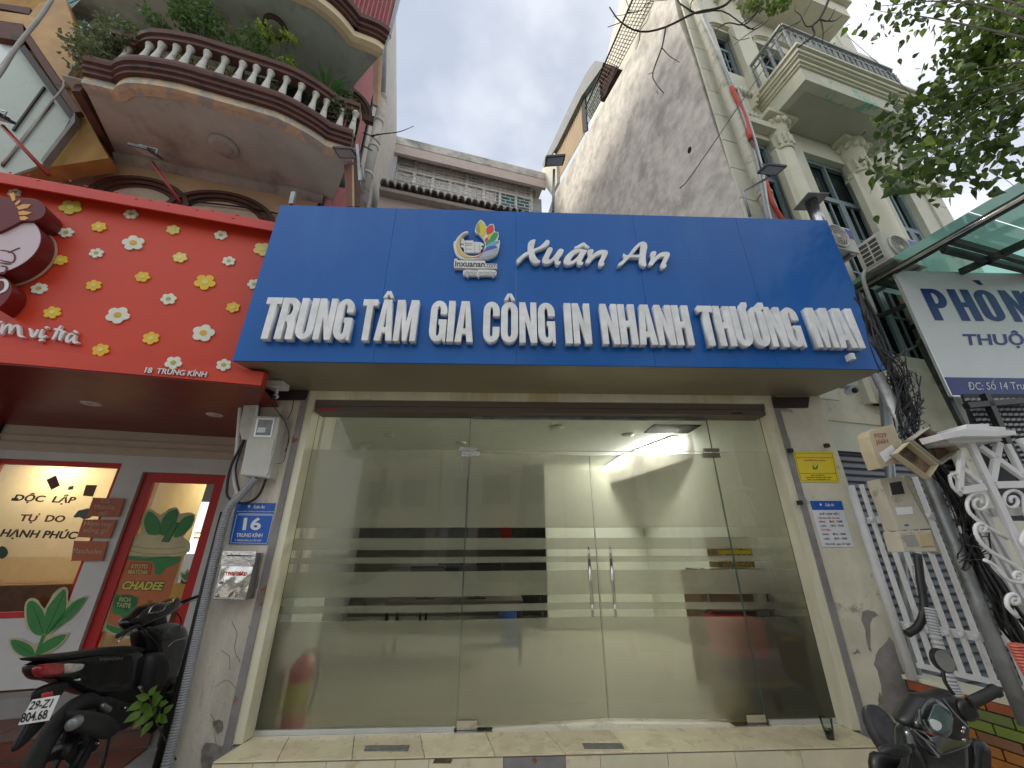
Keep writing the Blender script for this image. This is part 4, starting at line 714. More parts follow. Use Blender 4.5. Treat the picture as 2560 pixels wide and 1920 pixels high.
# side beam at left of balcony
bm_ = [at(p, 'z', BZ-.02) for p in cU1((790, 900), (1140, 1530), (1090, 1560), (700, 895))]
MB().prism(bm_, UP*.25).build('side_beam', brown_m, bal)
white_b = M('aged white baluster', (.62, .60, .54), .6, var=.1, stain=(.20, .20, .16), st_sc=10, st_lo=.58, st_hi=.7)
bprof = [(0, .05), (.03, .052), (.06, .035), (.11, .046), (.17, .043), (.30, .028), (.38, .025), (.40, .034), (.42, .028), (.44, .045), (.48, .046)]
bpx = cU1((1110, 700), (1335, 665), (1465, 665), (1615, 685), (1765, 715), (1940, 755), (2110, 800))+cU2((395, 840), (545, 890), (705, 965), (870, 1030), (1030, 1110), (1180, 1200), (1305, 1300), (1450, 1355), (1590, 1405))
proto = None; pl_ = offs(dens, .03, 0)
import bisect
for i, p in enumerate(bpx):
    # stand each baluster on the moulding where the photograph shows its foot
    q = at(p, 'z', BZ+.31); best = min(pl_, key=lambda v: (v.x-q.x)**2*4+(v.y-q.y)**2); q = Vector((q.x, best.y if abs(best.x-q.x) < .3 else q.y, BZ+.31))
    j = min(range(len(pl_)-1), key=lambda j_: abs(pl_[j_].x-q.x)); q.y = pl_[j].y
    if proto is None: proto = MB().lathe(q, UP, bprof, 12).build('baluster', white_b, bal); base0 = q.copy()
    else:
        c = proto.copy(); COL.objects.link(c); c.parent = bal; c.location = q-base0
MB().prism(px(cE((1900, 870), (1945, 885), (1945, 1140), (1915, 1140)), 't', 4.3), DX*.06).build('corner_post', M('brown post paint', (.22, .10, .07), .7, var=.1), bal)
MB().prism(px(cE((1945, 870), (1955, 870), (1960, 1140), (1945, 1140)), 't', 4.32), DX*.05).build('corner_post', house_cream, bal)
MB().prism(px(cE((1957, 860), (1992, 830), (1990, 1140), (1962, 1140)), 't', 4.34), DX*.05).build('corner_post', brown_m, bal)
# arches above windows (behind red sign)
def archm(cx, cz, r, n, t0, w_, mat, name, parent, a0=0, a1=180, squash=1):
    m = MB(); k = 18
    pr = [(r, 0), (r+w_*.35, 0), (r+w_*.35, .03), (r+w_*.7, .03), (r+w_*.7, .06), (r+w_, .06), (r+w_, 0)]
    vs = []
    for i in range(k+1):
        a = math.radians(a0+(a1-a0)*i/k)
        for ro, do in pr: vs.append(V(cx+ro*math.cos(a), t0-do-.004, cz+ro*math.sin(a)*squash))
    L_ = len(pr); m.add(vs, [(i*L_+j, i*L_+(j+1) % L_, (i+1)*L_+(j+1) % L_, (i+1)*L_+j) for i in range(k) for j in range(L_-1)]); return m.build(name, mat, parent)
for c_, nme in ((cU1((1650, 1900))[0], 1),):
    pass
aL = [st(p, UT) for p in cK((670, 165), (850, 133), (1045, 235))]; aR = [st(p, UT) for p in cK((1110, 250), (1330, 222), (1560, 345))]
for A in (aL, aR):
    cx = (A[0][0]+A[2][0])/2; r = (A[2][0]-A[0][0])/2; cz = A[1][1]-r*.62-.13; w_ = .20
    wn = thing('arched_window', 'arched window with brown moulding showing above the red sign, %s one' % ('left' if A is aL else 'right'), 'window', V(cx, UT, cz), 'arched windows above the red sign')
    archm(cx, cz, r, 0, UT, w_, arch, 'arch_moulding', wn, squash=.72)
    MB().prism([V(cx+(r-.02)*math.cos(math.pi*i/16), UT-.012, cz+(r-.02)*.72*math.sin(math.pi*i/16)) for i in range(17)]+[V(cx-r+.02, UT-.012, 3.4), V(cx+r-.02, UT-.012, 3.4)], DX*.01).build('arch_panel', M('arch cream', (.55, .47, .36), .7), wn)
MB().tube([at(p, 't', UT-.05) for p in cK((1110, 245), (1300, 262), (1480, 285), (1660, 320))], .012, 6).build('cable', cable_m, hs)
# first floor wall openings seen behind the balusters
for q_, nm in ((cU2((1230, 1150), (1420, 1150), (1370, 1345), (1190, 1240)), 'dark_window'),):
    pass
A3 = [st(p, UT) for p in cU2((890, 740), (1020, 760), (1150, 915))]; A4 = [st(p, UT) for p in cU2((1330, 930), (1500, 950), (1690, 1130))]
for A, lab in ((A3, 'brown arched window behind the balcony rail, left of the palm leaves'), (A4, 'brown arched window behind the small palm plant')):
    r = max(.45, (A[2][0]-A[0][0])); cx = A[2][0]-r; cz = A[1][1]-r*.8
    wn = thing('arched_window', lab, 'window', V(cx, UT, cz)); archm(cx, cz, r, 0, UT, .17, arch, 'arch_moulding', wn)
    MB().prism([V(cx+(r-.02)*math.cos(math.pi*i/16), UT-.014, cz+(r-.02)*math.sin(math.pi*i/16)) for i in range(17)]+[V(cx-r+.02, UT-.014, BZ+.3), V(cx+r-.02, UT-.014, BZ+.3)], DX*.012).build('window_glass', M('dark glass', (.02, .025, .025), .15), wn)
    for k in range(9): MB().sbox(cx-r+.05, cx+r-.05, UT-.04, UT-.02, BZ+.9+k*.12, BZ+.92+k*.12).build('louvre', brown_m, wn)
# impost cornice at the right end of the front wall
MB().prism(px(cU2((1690, 1120), (1810, 1150), (1800, 1210), (1700, 1175)), 't', UT-.08), DX*.08).build('impost', arch, hs)
# upper balcony
BZ2 = at(cU2((1780, 1020))[0], 't', UT).z
ue = [at(p, 'z', BZ2) for p in cU2((-650, -420), (-200, -330), (300, -230), (700, -130), (1100, 0), (1280, 110), (1420, 230), (1540, 370), (1570, 410), (1790, 495), (1860, 545))]
ue = spline(ue, 3)
up_b = thing('upper_balcony', 'upper curved balcony with grey soffit and brown edge below red corrugated sheet', 'balcony', V(-3.5, 4, BZ2))
MB().prism(ue+[V(-1.72, UT-.002, BZ2), V(sLl-1.5, UT-.002, BZ2)], UP*.12).build('slab', soff_grey, up_b)
band(ue, [(-.05, -.03), (.03, -.03), (.10, .0), (.10, .13), (-.05, .13)], M('cream edge paint', (.72, .58, .38), .7, var=.05), 'cream_edge', up_b)
band(ue, [(.06, .14), (.15, .14), (.15, .19), (.19, .20), (.19, .27), (.24, .28), (.25, .36), (-.02, .37), (-.02, .14)], brown_m, 'brown_moulding', up_b)
MB().prism(px(cU2((1790, 500), (1838, 520), (1832, 1045), (1785, 1025)), 't', 4.6), DX*.04).build('end_post', M('dusky peach post', (.40, .25, .19), .8), up_b)
MB().prism(px(cU2((1838, 520), (1875, 545), (1862, 960), (1834, 1050)), 't', 4.62), DX*.04).build('end_post', house_cream, up_b)
MB().prism([V(sLl, UT-.1, BZ2-.03), V(-1.87, UT-.1, BZ2-.03), V(-1.87, UT-.003, BZ2-.12), V(sLl, UT-.003, BZ2-.12)], UP*.12).build('cove', soff_grey, up_b)
redcor = M('red corrugated sheet', (.36, .075, .085), .5, var=.12, sc_=3, metal=.1, stain=(.30, .12, .10), st_sc=4); tealcor = M('teal corrugated sheet', (.04, .15, .15), .5, var=.15)
cs = [offs(ue, .12, .40)[i] for i in (int(len(ue)*.45), len(ue)-1)]
a = Vector(cs[0]); b = Vector(cs[1]); o = corrugated(MB(), a, b-a, Vector((0, 0, 1.9)), 17, .022, Vector(((b-a).y, -(b-a).x, 0)).normalized()).build('red_cladding', redcor, up_b)
MB().prism([a+UP*1.9, b+UP*1.9, b+UP*4, a+UP*4], DX*.02).build('dark_sheet', M('dark sheet', (.03, .03, .035), .5), up_b)
# ceiling lamps under the balconies
for p, z, lab in ((cU2((825, 265))[0], BZ2, 'round ceiling lamp with dark rim under the upper balcony'), (cU2((315, 1440))[0], BZ, 'round pale ceiling lamp under the lower balcony')):
    c = at(p, 'z', z-.002); l_ = thing('ceiling_lamp', lab, 'lamp', c); MB().lathe(c-UP*.05, UP, [(0, .12), (.02, .165), (.05, .17)], 22).build('rim', arch if z == BZ2 else soff_grey, l_); MB().lathe(c-UP*.085, UP, [(0, .02), (.02, .09), (.05, .135)], 22).build('shade', M('lamp shade', (.36, .36, .33), .4), l_)
c1 = at(cU2((840, 340))[0], 'z', BZ2-.01); MB().tube([c1, at(cU2((875, 640))[0], 'z', BZ2-.01)], .012, 6).build('lamp_cable', soff_grey, up_b)
# drain pipes at the house corner
wp = M('weathered white pipe', (.52, .50, .45), .6, var=.1, sc_=5, stain=(.28, .25, .20), st_sc=5)
def pipe(pts, pl, d, r, mat, name, label, cat='pipe', seg=12, joints=True):
    P = [at(p, pl, d) for p in pts]; t = thing(name, label, cat, P[-1]); MB().tube(P, r, seg).build('pipe_run', mat, t)
    if joints:
        for i in range(1, 4):
            c = P[0].lerp(P[-1], i/4) if len(P) == 2 else P[min(i, len(P)-1)]
            d_ = (P[-1]-P[0]).normalized(); MB().lathe(c-d_*.03, d_, [(0, r*1.12), (.06, r*1.12)], seg).build('coupling', mat, t)
    return t
pipe([(958, 246), (905, 512)], 't', UT-.12, .075, wp, 'drain_pipe', 'fat weathered white pipe at the corner of the peach house')
pipe([(1003, -30), (972, 90), (962, 110), (958, 240)], 't', UT-.15, .04, M('grey pipe', (.34, .36, .38), .5), 'drain_pipe', 'thin grey rain pipe above the fat white pipe')
# narrow pink corrugated strip on the side wall, and dark gap
pinkc = M('pink corrugated strip', (.42, .12, .13), .6, var=.1)
a = at(cU2((1905, 640))[0], 's', -1.60); sp = MB()
p0, p1 = V(-1.60, UT-.06, 5.2), V(-1.60, UT+1.15, 5.2)
strip = thing('side_cladding', 'narrow pink corrugated strip on the side of the peach house', 'cladding', p0)
corrugated(MB(), p0, p1-p0, UP*9.6, 7, .018, HX).build('sheet', pinkc, strip)
MB().bar(V(-1.57, UT+1.2, 5.0), V(-1.57, UT+1.2, 14.9), .05, .05, YY).build('edge_trim', M('dark trim', (.05, .05, .06), .5), strip)
# ------------------------------------------------------------------ far left house with window
LT = 4.55
fl = thing('ochre_house', 'stained ochre house at the far left with a large pale window', 'house', V(-7, LT, 3))
ow = M('orange stucco', (.58, .38, .20), .85, var=.14, sc_=2, stain=(.26, .20, .14), st_sc=2.4, st_lo=.55, st_hi=.8)
PT = lambda *a: px(cU1(*a), 't', LT)
MB().prism(px(cU1((-300, 1900), (430, 1659), (1075, 1560), (700, 900), (620, 830), (770, 640), (780, 400), (640, -40), (-300, -40)), 't', LT+.12), DX*.2).build('side_wall', ochre_w, fl)
MB().prism(PT((220, 230), (380, 30), (640, -30), (770, 360), (760, 600), (610, 805)), DX*.09).build('pier', ow, fl, .01)
MB().prism(PT((-60, 25), (300, 75), (290, 140), (-60, 70)), DX*.08-UP*.0).build('cornice', brown_m, fl)
MB().prism(PT((-60, 100), (290, 150), (220, 235), (-60, 195)), DX*.10).build('cornice_face', ow, fl)
MB().prism(PT((-60, 200), (225, 238), (240, 370), (190, 400), (-60, 360)), DX*.13).build('window_head', brown_m, fl)
MB().prism(PT((230, 370), (300, 350), (800, 1100), (720, 1110)), DX*.07).build('window_trim', brown_m, fl, .004)
MB().prism(PT((190, 480), (240, 440), (730, 1130), (690, 1180)), DX*.085).build('window_jamb', M('dark frame', (.05, .045, .04), .6), fl)
MB().prism(PT((700, 1110), (740, 1115), (740, 1200), (420, 1610), (400, 1580), (690, 1200)), DX*.085).build('window_sill', M('grey trim', (.24, .24, .22), .6), fl)
MB().prism(px(cU1((-100, 520), (190, 480), (690, 1180), (420, 1620), (-100, 1800)), 't', LT+.085), DX*.03).build('pale_pane', M('pale green glass', (.42, .50, .44), .3, var=.03), fl)
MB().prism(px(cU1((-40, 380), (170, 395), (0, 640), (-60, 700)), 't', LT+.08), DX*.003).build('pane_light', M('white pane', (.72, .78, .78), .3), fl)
for a, b in (((440, 860), (130, 1290)), ((520, 1000), (20, 1640))): q = px(cU1(a, b), 't', LT+.07); MB().bar(q[0], q[1], .02, .02).build('glazing_joint', M('dark frame', (.05, .045, .04), .6), fl)
for pts, r, nm in ((((520, -20), (390, 180), (180, 440), (30, 680), (-40, 780)), .022, 'thick grey cable crossing the far left window'), (((750, 625), (640, 800), (630, 860), (560, 950), (500, 1010), (380, 1180), (180, 1440), (20, 1620)), .012, 'pale cable hanging beside the balcony corner at left')):
    P = spline([at(p, 't', LT-.35) for p in cU1(*pts)], 4); c = MB().tube(P, r, 6).build('cable', M('grey cable', (.36, .36, .33), .6)); tag(c, nm, 'cable')
# ------------------------------------------------------------------ teal lattice corner and red roof sheet at top
lat = thing('trellis', 'teal sheet and pale diagonal bars behind the balcony plants', 'trellis', at(cU1((900, 300))[0], 't', 4.9))
MB().prism(px(cU1((640, -60), (1640, -60), (1800, 420), (800, 420)), 't', 5.1), DX*.03).build('backing', M('dark backing', (.018, .03, .03), .8), lat)
MB().prism(px(cU1((1330, -60), (1560, -60), (1700, 380), (1440, 420)), 't', 4.96), DX*.02).build('teal_sheet', tealcor, lat)
MB().prism(px(cU1((1560, -60), (1640, -60), (1800, 380), (1720, 400)), 't', 4.9), DX*.05).build('brown_post', M('brown post', (.10, .06, .05), .6), lat)
for i in range(8):
    x, y = 650+i*30, 0+i*48
    MB().prism(px(cU1((x, y), (x+105, y-45), (x+120, y-15), (x+18, y+32)), 't', 4.88), DX*.02).build('louvre', M('teal slat', (.10, .27, .27), .5), lat)
for a, b in (((1090, -20), (830, 360)), ((1240, -10), (930, 390)), ((1320, 70), (1200, 220)), ((1350, 180), (1260, 320)), ((940, -20), (790, 150)), ((1200, 10), (1310, 220))): q = px(cU1(a, b), 't', 4.85); MB().bar(q[0], q[1], .035, .02).build('bar', M('grey bar', (.34, .37, .37), .5), lat)
# ------------------------------------------------------------------ plants
def leafmat(name, c, c2, rough=.45):
    m = M(name, c, rough, var=.2, sc_=6, bump=0, col2=c2)
    b = [n for n in m.node_tree.nodes if n.type == 'BSDF_PRINCIPLED'][0]; T = m.node_tree; o = [n for n in T.nodes if n.type == 'OUTPUT_MATERIAL'][0]
    tr = T.nodes.new('ShaderNodeBsdfTranslucent'); ad = T.nodes.new('ShaderNodeMixShader'); ad.inputs[0].default_value = .35
    T.links.new(b.inputs['Base Color'].links[0].from_socket, tr.inputs[0]); T.links.new(b.outputs[0], ad.inputs[1]); T.links.new(tr.outputs[0], ad.inputs[2]); T.links.new(ad.outputs[0], o.inputs[0]); return m
lf1 = leafmat('balcony leaf', (.14, .24, .06), (.05, .11, .03)); lf2 = leafmat('bright young leaf', (.34, .44, .05), (.14, .24, .04)); lf3 = leafmat('dull dry foliage', (.20, .23, .11), (.06, .09, .035)); bark = M('bark', (.06, .048, .036), .9, var=.2, sc_=10)
LEAF = [(0, 0, 0), (.32, .12, .03), (.28, .45, .05), (0, 1, -.05), (-.28, .45, .05), (-.32, .12, .03)]
def leafcloud(mb, rnd, c, rad, n, size, squash=1, up=.5, shape=LEAF):
    for _ in range(n):
        d = Vector((rnd.gauss(0, 1), rnd.gauss(0, 1), rnd.gauss(0, 1))); d.normalize(); p = Vector(c)+Vector((d.x*rad, d.y*rad, d.z*rad*squash))*rnd.random()**.5
        s_ = size*rnd.uniform(.6, 1.3); ax = Vector((rnd.gauss(0, 1), rnd.gauss(0, 1), rnd.gauss(0, .6)-up)).normalized(); x = ax.orthogonal().normalized(); x.rotate(Matrix.Rotation(rnd.random()*6.28, 3, ax)); z = ax.cross(x)
        mb.add([p+(x*a+ax*b+z*c_)*s_ for a, b, c_ in shape], [(0, 1, 2, 3), (0, 3, 4, 5)])
def shrub(name, label, base, blobs, mat, n, size, seed, pot=True, t=4.1):
    rnd = random.Random(seed); r_ = thing(name, label, 'plant', base, 'plants on the balcony'); m = MB(); s_ = MB()
    for p, rd in blobs:
        c = at(p, 't', t+rnd.uniform(-.2, .15)); leafcloud(m, rnd, c, rd, n, size, .8); s_.tube(spline([base, base.lerp(c, .5)+Vector((rnd.uniform(-.06, .06), 0, .03)), c], 3), .007, 5)
    m.build('foliage', mat, r_, raw=1); s_.build('stem', bark, r_); return r_
zz = BZ+.55
bs = lambda p, t_=4.15: (lambda q: Vector((q.x, q.y, q.z)))(at(p, 't', t_))
LB = [(cU1(*a), b_) for a, b_ in ()]
g = lambda *a: [(p, .17) for p in cU1(*a)]
shrub('shrub', 'dense dull shrub filling the left corner of the balcony', bs(cU1((900, 640))[0]), [(p, .21) for p in cU1((830, 450), (900, 560), (960, 480), (1000, 420), (1100, 400), (1130, 330), (1210, 420), (1180, 260), (1290, 330), (860, 640), (1010, 600), (1150, 480), (1300, 420), (1400, 430), (1250, 480), (900, 380))], lf3, 190, .048, 1)
shrub('shrub', 'tall airy shrub in front of the upper balcony soffit', bs(cU1((2000, 500))[0]), [(p, .19) for p in cU1((1800, 60), (1850, 180), (1950, 60), (2000, 200), (2080, 300), (1900, 280), (2060, 120), (2100, 220), (1780, 150))], lf1, 120, .055, 2)
shrub('shrub', 'small leafy sprays beside the brown trellis post', bs(cU1((1650, 470))[0]), [(p, .12) for p in cU1((1450, 130), (1530, 180), (1570, 240), (1650, 300), (1750, 400), (1850, 430), (1620, 430), (1480, 390))], lf1, 60, .05, 3)
shrub('shrub', 'bright leafed shrub rising over the middle of the rail', bs(cU2((600, 640))[0]), [(p, .16) for p in cU2((560, 340), (640, 400), (700, 480), (560, 470), (640, 560), (720, 620), (400, 390), (420, 500), (820, 660), (480, 560))], lf1, 75, .055, 4)
shrub('shrub', 'young yellow green sprays left of the dark ceiling lamp', bs(cU2((760, 420))[0]), [(p, .11) for p in cU2((700, 300), (760, 340), (780, 390), (700, 270))], lf2, 55, .05, 5)
shrub('shrub', 'thin sapling with yellow leaves beside the ceiling lamp', bs(cU2((910, 780))[0]), [(p, .10) for p in cU2((920, 340), (960, 370), (990, 400), (950, 600), (990, 650), (920, 630))], lf2, 42, .05, 6)
shrub('shrub', 'bushy yellowish plant at the right end of the balcony', bs(cU2((1500, 1180))[0]), [(p, .12) for p in cU2((1420, 980), (1440, 1060), (1520, 1080), (1530, 930), (1560, 1110), (1480, 1150), (1580, 1090))], lf3, 60, .045, 7)
for i, (a, r, lab) in enumerate((((1290, 700), .15, 'one'),)): pass
shrub('ground_plants', 'low plants seen between the balusters', bs(cU2((500, 900))[0], 4.3), [(p, .13) for p in cU2((180, 720), (320, 780), (480, 800), (640, 870), (800, 900), (300, 700), (1450, 1340), (1540, 1380))+cU1((1850, 640), (2000, 700), (1780, 620))], lf3, 60, .045, 8, t=4.3)
pm = thing('palm_plant', 'small palm with long pointed leaves at the right of the balcony', 'plant', bs(cU2((1285, 1060))[0])); pb = parent_loc(pm)
MB().tube([pb, pb+UP*.3], .02, 7).build('stem', bark, pm)
for i in range(15):
    a = i*2.4; d = Vector((math.cos(a), math.sin(a)*.8, .2+.5*(i/15))); d.normalize(); s_ = d.cross(UP).normalized()*.03; o_ = pb+UP*.28; L_ = .42
    MB().add([o_-s_*.4, o_+s_*.4, o_+d*L_*.5+s_+UP*.05, o_+d*L_-UP*.03, o_+d*L_*.5-s_+UP*.05], [(0, 1, 2, 4), (4, 2, 3)]).build('leaf', leafmat('palm leaf', (.07, .17, .04), (.04, .10, .03)) if 'palm leaf' not in MATS else MATS['palm leaf'], pm, raw=1)
def twigs(name, label, paths, cf, t, r, mat, cat='branch'):
    o = MB()
    for q in paths: P = [at(p, 't', t) for p in cf(*q)]; P = spline(P, 3) if len(P) > 2 else P; n = len(P); o.tube(P, r, 5, rs=[r*(1-.7*i/n) for i in range(n)])
    return tag(o.build(name, mat), label, cat)
twigs('twig', 'thin dead twig sticking out beside the fat white pipe', [[(1690, 1310), (1780, 1350), (1860, 1430)], [(1770, 1340), (1900, 1320), (2050, 1300), (2190, 1245)], [(1690, 1440), (1780, 1490)], [(1780, 1350), (1840, 1320)]], cU2, 4.6, .012, bark)
# ------------------------------------------------------------------ house 14 on the right
HT = 3.2; PS = at((1858, 542), 't', HT).dot(HX)
pale = M('pale cream stone paint', (.68, .67, .55), .7, var=.06, sc_=2, stain=(.42, .42, .33), st_sc=2, st_lo=.58, st_hi=.8); pale2 = M('pale moulding paint', (.66, .64, .50), .65, var=.05, sc_=3, stain=(.40, .40, .30), st_sc=3, st_lo=.6, st_hi=.8)
green_f = M('grey blue window frame', (.22, .29, .30), .5, var=.08); dglass = M('dark window glass', (.015, .03, .03), .06, var=.1, bump=0); joint_m = M('dark joint', (.07, .07, .06), .9)
weath = M('weathered party wall', (.72, .68, .61), .9, var=.14, sc_=4.5, bump=.6, stain=(.40, .37, .33), st_sc=1.8, st_lo=.48, st_hi=.66)
party = thing('party_wall', 'tall weathered grey plaster side wall rising behind the blue sign', 'wall', V(PS, HT, 3))
PTS = lambda *a: [at(p, 's', PS) for p in a]
ptop = PTS((1700, -60), (1623, 59), (1500, 275), (1384, 488))
front_z = V(PS, HT, 3)
MB().prism([V(PS, HT+.0, 2.9), at((1858, 542), 's', PS), at((1828, 440), 's', PS), at((1780, 300), 's', PS), at((1735, 150), 's', PS), at((1700, 60), 's', PS), at((1660, -120), 's', PS)]+ptop[1:]+[V(PS, 13.2, 12.6), V(PS, 13.2, 2.9)], HX*.22).build('plaster_face', weath, party)
MB().sphere(V(PS-.0, at((1724, 375), 's', PS).dot(DX), at((1724, 375), 's', PS).z), .02, .05, .07, 10, (HX, DX, UP)).build('hole', dark, party)
house = thing('cream_house', 'cream villa with pilasters, grey blue windows and a square balcony', 'house', V(6, HT, 0))
sA, sB = PS+.22, None
sB = at((2384, 560), 't', HT).dot(HX); sA = at(cA((240, 1250))[0], 't', HT).dot(HX)
FZ = 17
def hole(tl, br): a, b = st(tl, HT), st(br, HT); return (min(a[0], b[0]), max(a[0], b[0]), min(a[1], b[1]), max(a[1], b[1]))
cH = crop(1700, 0, .27125)
# windows: (top-left px, top-right px, bottom px) -> s range and z range on the facade
def win(tl, tr, bz, extra=0):
    a, b = st(tl, HT), st(tr, HT); return [a[0], b[0], bz, (a[1]+b[1])/2+extra]
wC = win(cA((790, 972))[0], cA((1110, 1075))[0], 3.9); wR = win(cA((1285, 1150))[0], cA((1460, 1215))[0], 3.9); wL = win(cA((500, 890))[0], cA((585, 905))[0], 3.9)
wL[0] = wL[1]-.62; 
u1 = st(cH((330, 240))[0], HT); u2 = st(cH((470, 300))[0], HT); ub = st(cH((560, 700))[0], HT)
wU = [u1[0]-.10, u2[0], ub[1], (u1[1]+u2[1])/2-.1]
v1 = st(cH((700, 420))[0], HT); wV = [v1[0]+.02, v1[0]+1.5, wU[2]-.3, wU[3]+.1]
m = wallgrid(MB(), None, 2.6, FZ, HT, [tuple(wL), tuple(wC), tuple(wR), tuple(wU), tuple(wV)], .22, PS+.02, sB)
m.build('front_wall', pale, house)
bt_ = at((1655, 0), 's', PS+.23).dot(DX); MB().prism([V(PS+.23, HT+.25, 0), V(sB-.01, HT+.25, 0), V(sB-.01, 12, 0), V(PS+1.9, 12, 0), V(PS+.23, max(bt_, HT+.6), 0)], UP*FZ).build('house_body', pale, house)
MB().prism([V(sB-.01, HT+.001, 2.6), V(sB, HT+.001, 2.6), V(sB, 12, 2.6), V(sB-.01, 12, 2.6)], UP*(FZ-2.6)).build('end_wall', pale, house)
def window(W, cols, rows, lab, top=.28):
    s0, s1, z0, z1 = W; w_ = thing('window', lab, 'window', V((s0+s1)/2, HT+.12, z0)); d0 = HT+.10
    MB().sbox(s0, s1, HT+.17, HT+.18, z0, z1).build('glass_pane', dglass, w_)
    frame(w_, s0+.002, s1-.002, z0+.002, z1-.002, d0, .07, green_f, .06)
    zt_ = z1-(z1-z0)*top; MB().sbox(s0+.07, s1-.07, d0, d0+.05, zt_-.04, zt_+.03).build('transom', green_f, w_)
    n = max(1, cols)
    for i in range(n):
        a = s0+.075+(s1-s0-.15)*i/n; b = s0+.075+(s1-s0-.15)*(i+1)/n
        f = frame(w_, a+.003, b-.003, z0+.075, zt_-.045, d0-.02, .055, green_f, .04, 'casement')
        MB().sbox((a+b)/2-.014, (a+b)/2+.014, d0, d0+.02, z0+.13, zt_-.10).build('glazing_bar', green_f, f)
        for k in range(1, rows): z = z0+.13+(zt_-.23-z0)*k/rows; MB().sbox(a+.06, b-.06, d0-.001, d0+.019, z-.014, z+.014).build('glazing_bar', green_f, f)
        if n > 1 and i == 0: MB().sbox(b-.02, b+.02, d0, d0+.05, zt_+.03, z1-.07).build('transom_bar', green_f, w_)
    return w_
window(wC, 2, 4, 'wide grey blue french window between the two pilasters of the cream villa', .22); window(wR, 2, 4, 'grey blue window at the right of the right pilaster', .25); window(wL, 1, 4, 'narrow grey blue window partly behind the fat cream pipe', .2)
window(wU, 1, 3, 'upper narrow window beside the top of the fat cream pipe', .3); window(wV, 2, 3, 'upper french window behind the balcony railing', .3)
for W in (wU, wV): archm((W[0]+W[1])/2, W[3]-.02, (W[1]-W[0])/2+.02, 0, HT, .12, pale2, 'arched_hood', house, squash=.35)
# stone courses on the left strip and the right strip of the front wall
def courses(s0, s1, z0, z1, h):
    z = z0; k = 0
    while z < z1-.05: MB().sbox(s0, s1, HT-.035, HT-.001, z+.008, min(z+h-.008, z1)).build('stone_course', pale, house, .004); z += h; k += 1
za = st(cA((115, 190))[0], HT); zb_ = st(cA((150, 515))[0], HT)
courses(PS+.02, wU[0]-.08, 3.2, 16.8, .62)
rz = [st(p, HT)[1] for p in cA((1620, 1195), (1690, 1300))]; courses(wR[1]+.42, sB, 3.2, 16.8, .62)
# pilasters with capitals
SO = 8.0; SO = at(cA((560, 800))[0], 't', HT).z
def pilaster(pt, pb_, zt_, label):
    a = st(pt, HT-.18)[0]; b = st(pb_, HT-.18)[0]; return (a+b)/2
for tl, tr in ((cA((668, 950))[0], cA((742, 915))[0]), (cA((1165, 1115))[0], cA((1250, 1095))[0])):
    sa = st(tl, HT-.16)[0]; sb = st(tr, HT-.16)[0]; sb = max(sb, sa+.30); sc1 = (sa+sb)/2; r_ = min((sb-sa)/2, .19)
    MB().lathe(V(sc1, HT-.02, 3.2), UP, [(0, r_*1.05), (.2, r_*1.05), (SO-3.2-.75, r_*.92)], 20).build('column_shaft', pale2, house)
    cp = MB().lathe(V(sc1, HT-.02, SO-.76), UP, [(0, r_*1.0), (.03, r_*1.08), (.06, r_*1.0), (.40, r_*1.02), (.44, r_*1.15), (.50, r_*1.1), (.56, r_*1.2), (.66, r_*1.35), (.70, r_*1.45), (.76, r_*1.45)], 20).build('capital', pale2, house)
    for i in range(7):
        a = math.pi+math.pi*i/6; c = V(sc1, HT-.02, 0)+(HX*math.cos(a)+DX*math.sin(a))*r_*1.02
        MB().prism([c+UP*(SO-.68)+HX*-.018, c+UP*(SO-.68)+HX*.018, c+UP*(SO-.46)+HX*.018, c+UP*(SO-.46)+HX*-.018], -DX*.03).build('flute', pale2, cp, .004)
        MB().sphere(V(sc1, HT-.02, SO-.16)+(HX*math.cos(a)+DX*math.sin(a))*r_*1.3, .05, .045, .07, 8).build('leaf_curl', pale2, cp)
    MB().sbox(sc1-r_-.10, sc1+r_+.10, HT-.10, HT-.001, 3.2, SO-.8).build('backing_pilaster', pale2, house, .01)
    MB().sbox(sc1-r_-.05, sc1+r_+.05, HT-.12, HT-.001, SO+.6, FZ-3).build('backing_pilaster', pale2, house, .01)
    MB().sbox(sc1-r_-.15, sc1+r_+.15, HT-.25, HT-.001, SO-.001-.09, SO-.002).build('abacus', pale2, cp, .01)
# balcony
fl_ = at(cA((803, 510))[0], 'z', SO); fr_ = at((2283, 299), 'z', SO); bl_ = at((1918, 311), 'z', SO)
s0, s1, t0 = (fl_.dot(HX)+bl_.dot(HX))/2, fr_.dot(HX)+.12, (fl_.dot(DX)+fr_.dot(DX))/2
BH = at(cA((775, 435))[0], 't', t0).z-SO+.0
bk = thing('villa_balcony', 'square balcony of the cream villa with stepped cornice and iron railing', 'balcony', V(s0, HT, SO))
def slabring(dz0, dz1, o, mat, name): MB().sbox(s0-o, s1+o, t0-o, HT-.002, SO+dz0, SO+dz1).build(name, mat, bk, .004)
flake = M('flaking green paint', (.60, .60, .48), .7, var=.06, stain=(.25, .50, .38), st_sc=2.2, st_lo=.56, st_hi=.58)
h_ = .32
slabring(0, h_, 0, flake, 'slab')
for k, (a, b, o) in enumerate(((.321, .36, .03), (.361, .43, .06), (.431, .47, .10), (.471, .55, .13), (.551, .60, .17))): slabring(a, b, o, pale2, 'cornice_step')
MB().sbox(s0+.15, s1-.15, t0+.15, HT-.01, SO-.012, SO-.001).build('soffit_panel', M('soffit cream grey', (.45, .44, .36), .8, var=.05), bk)
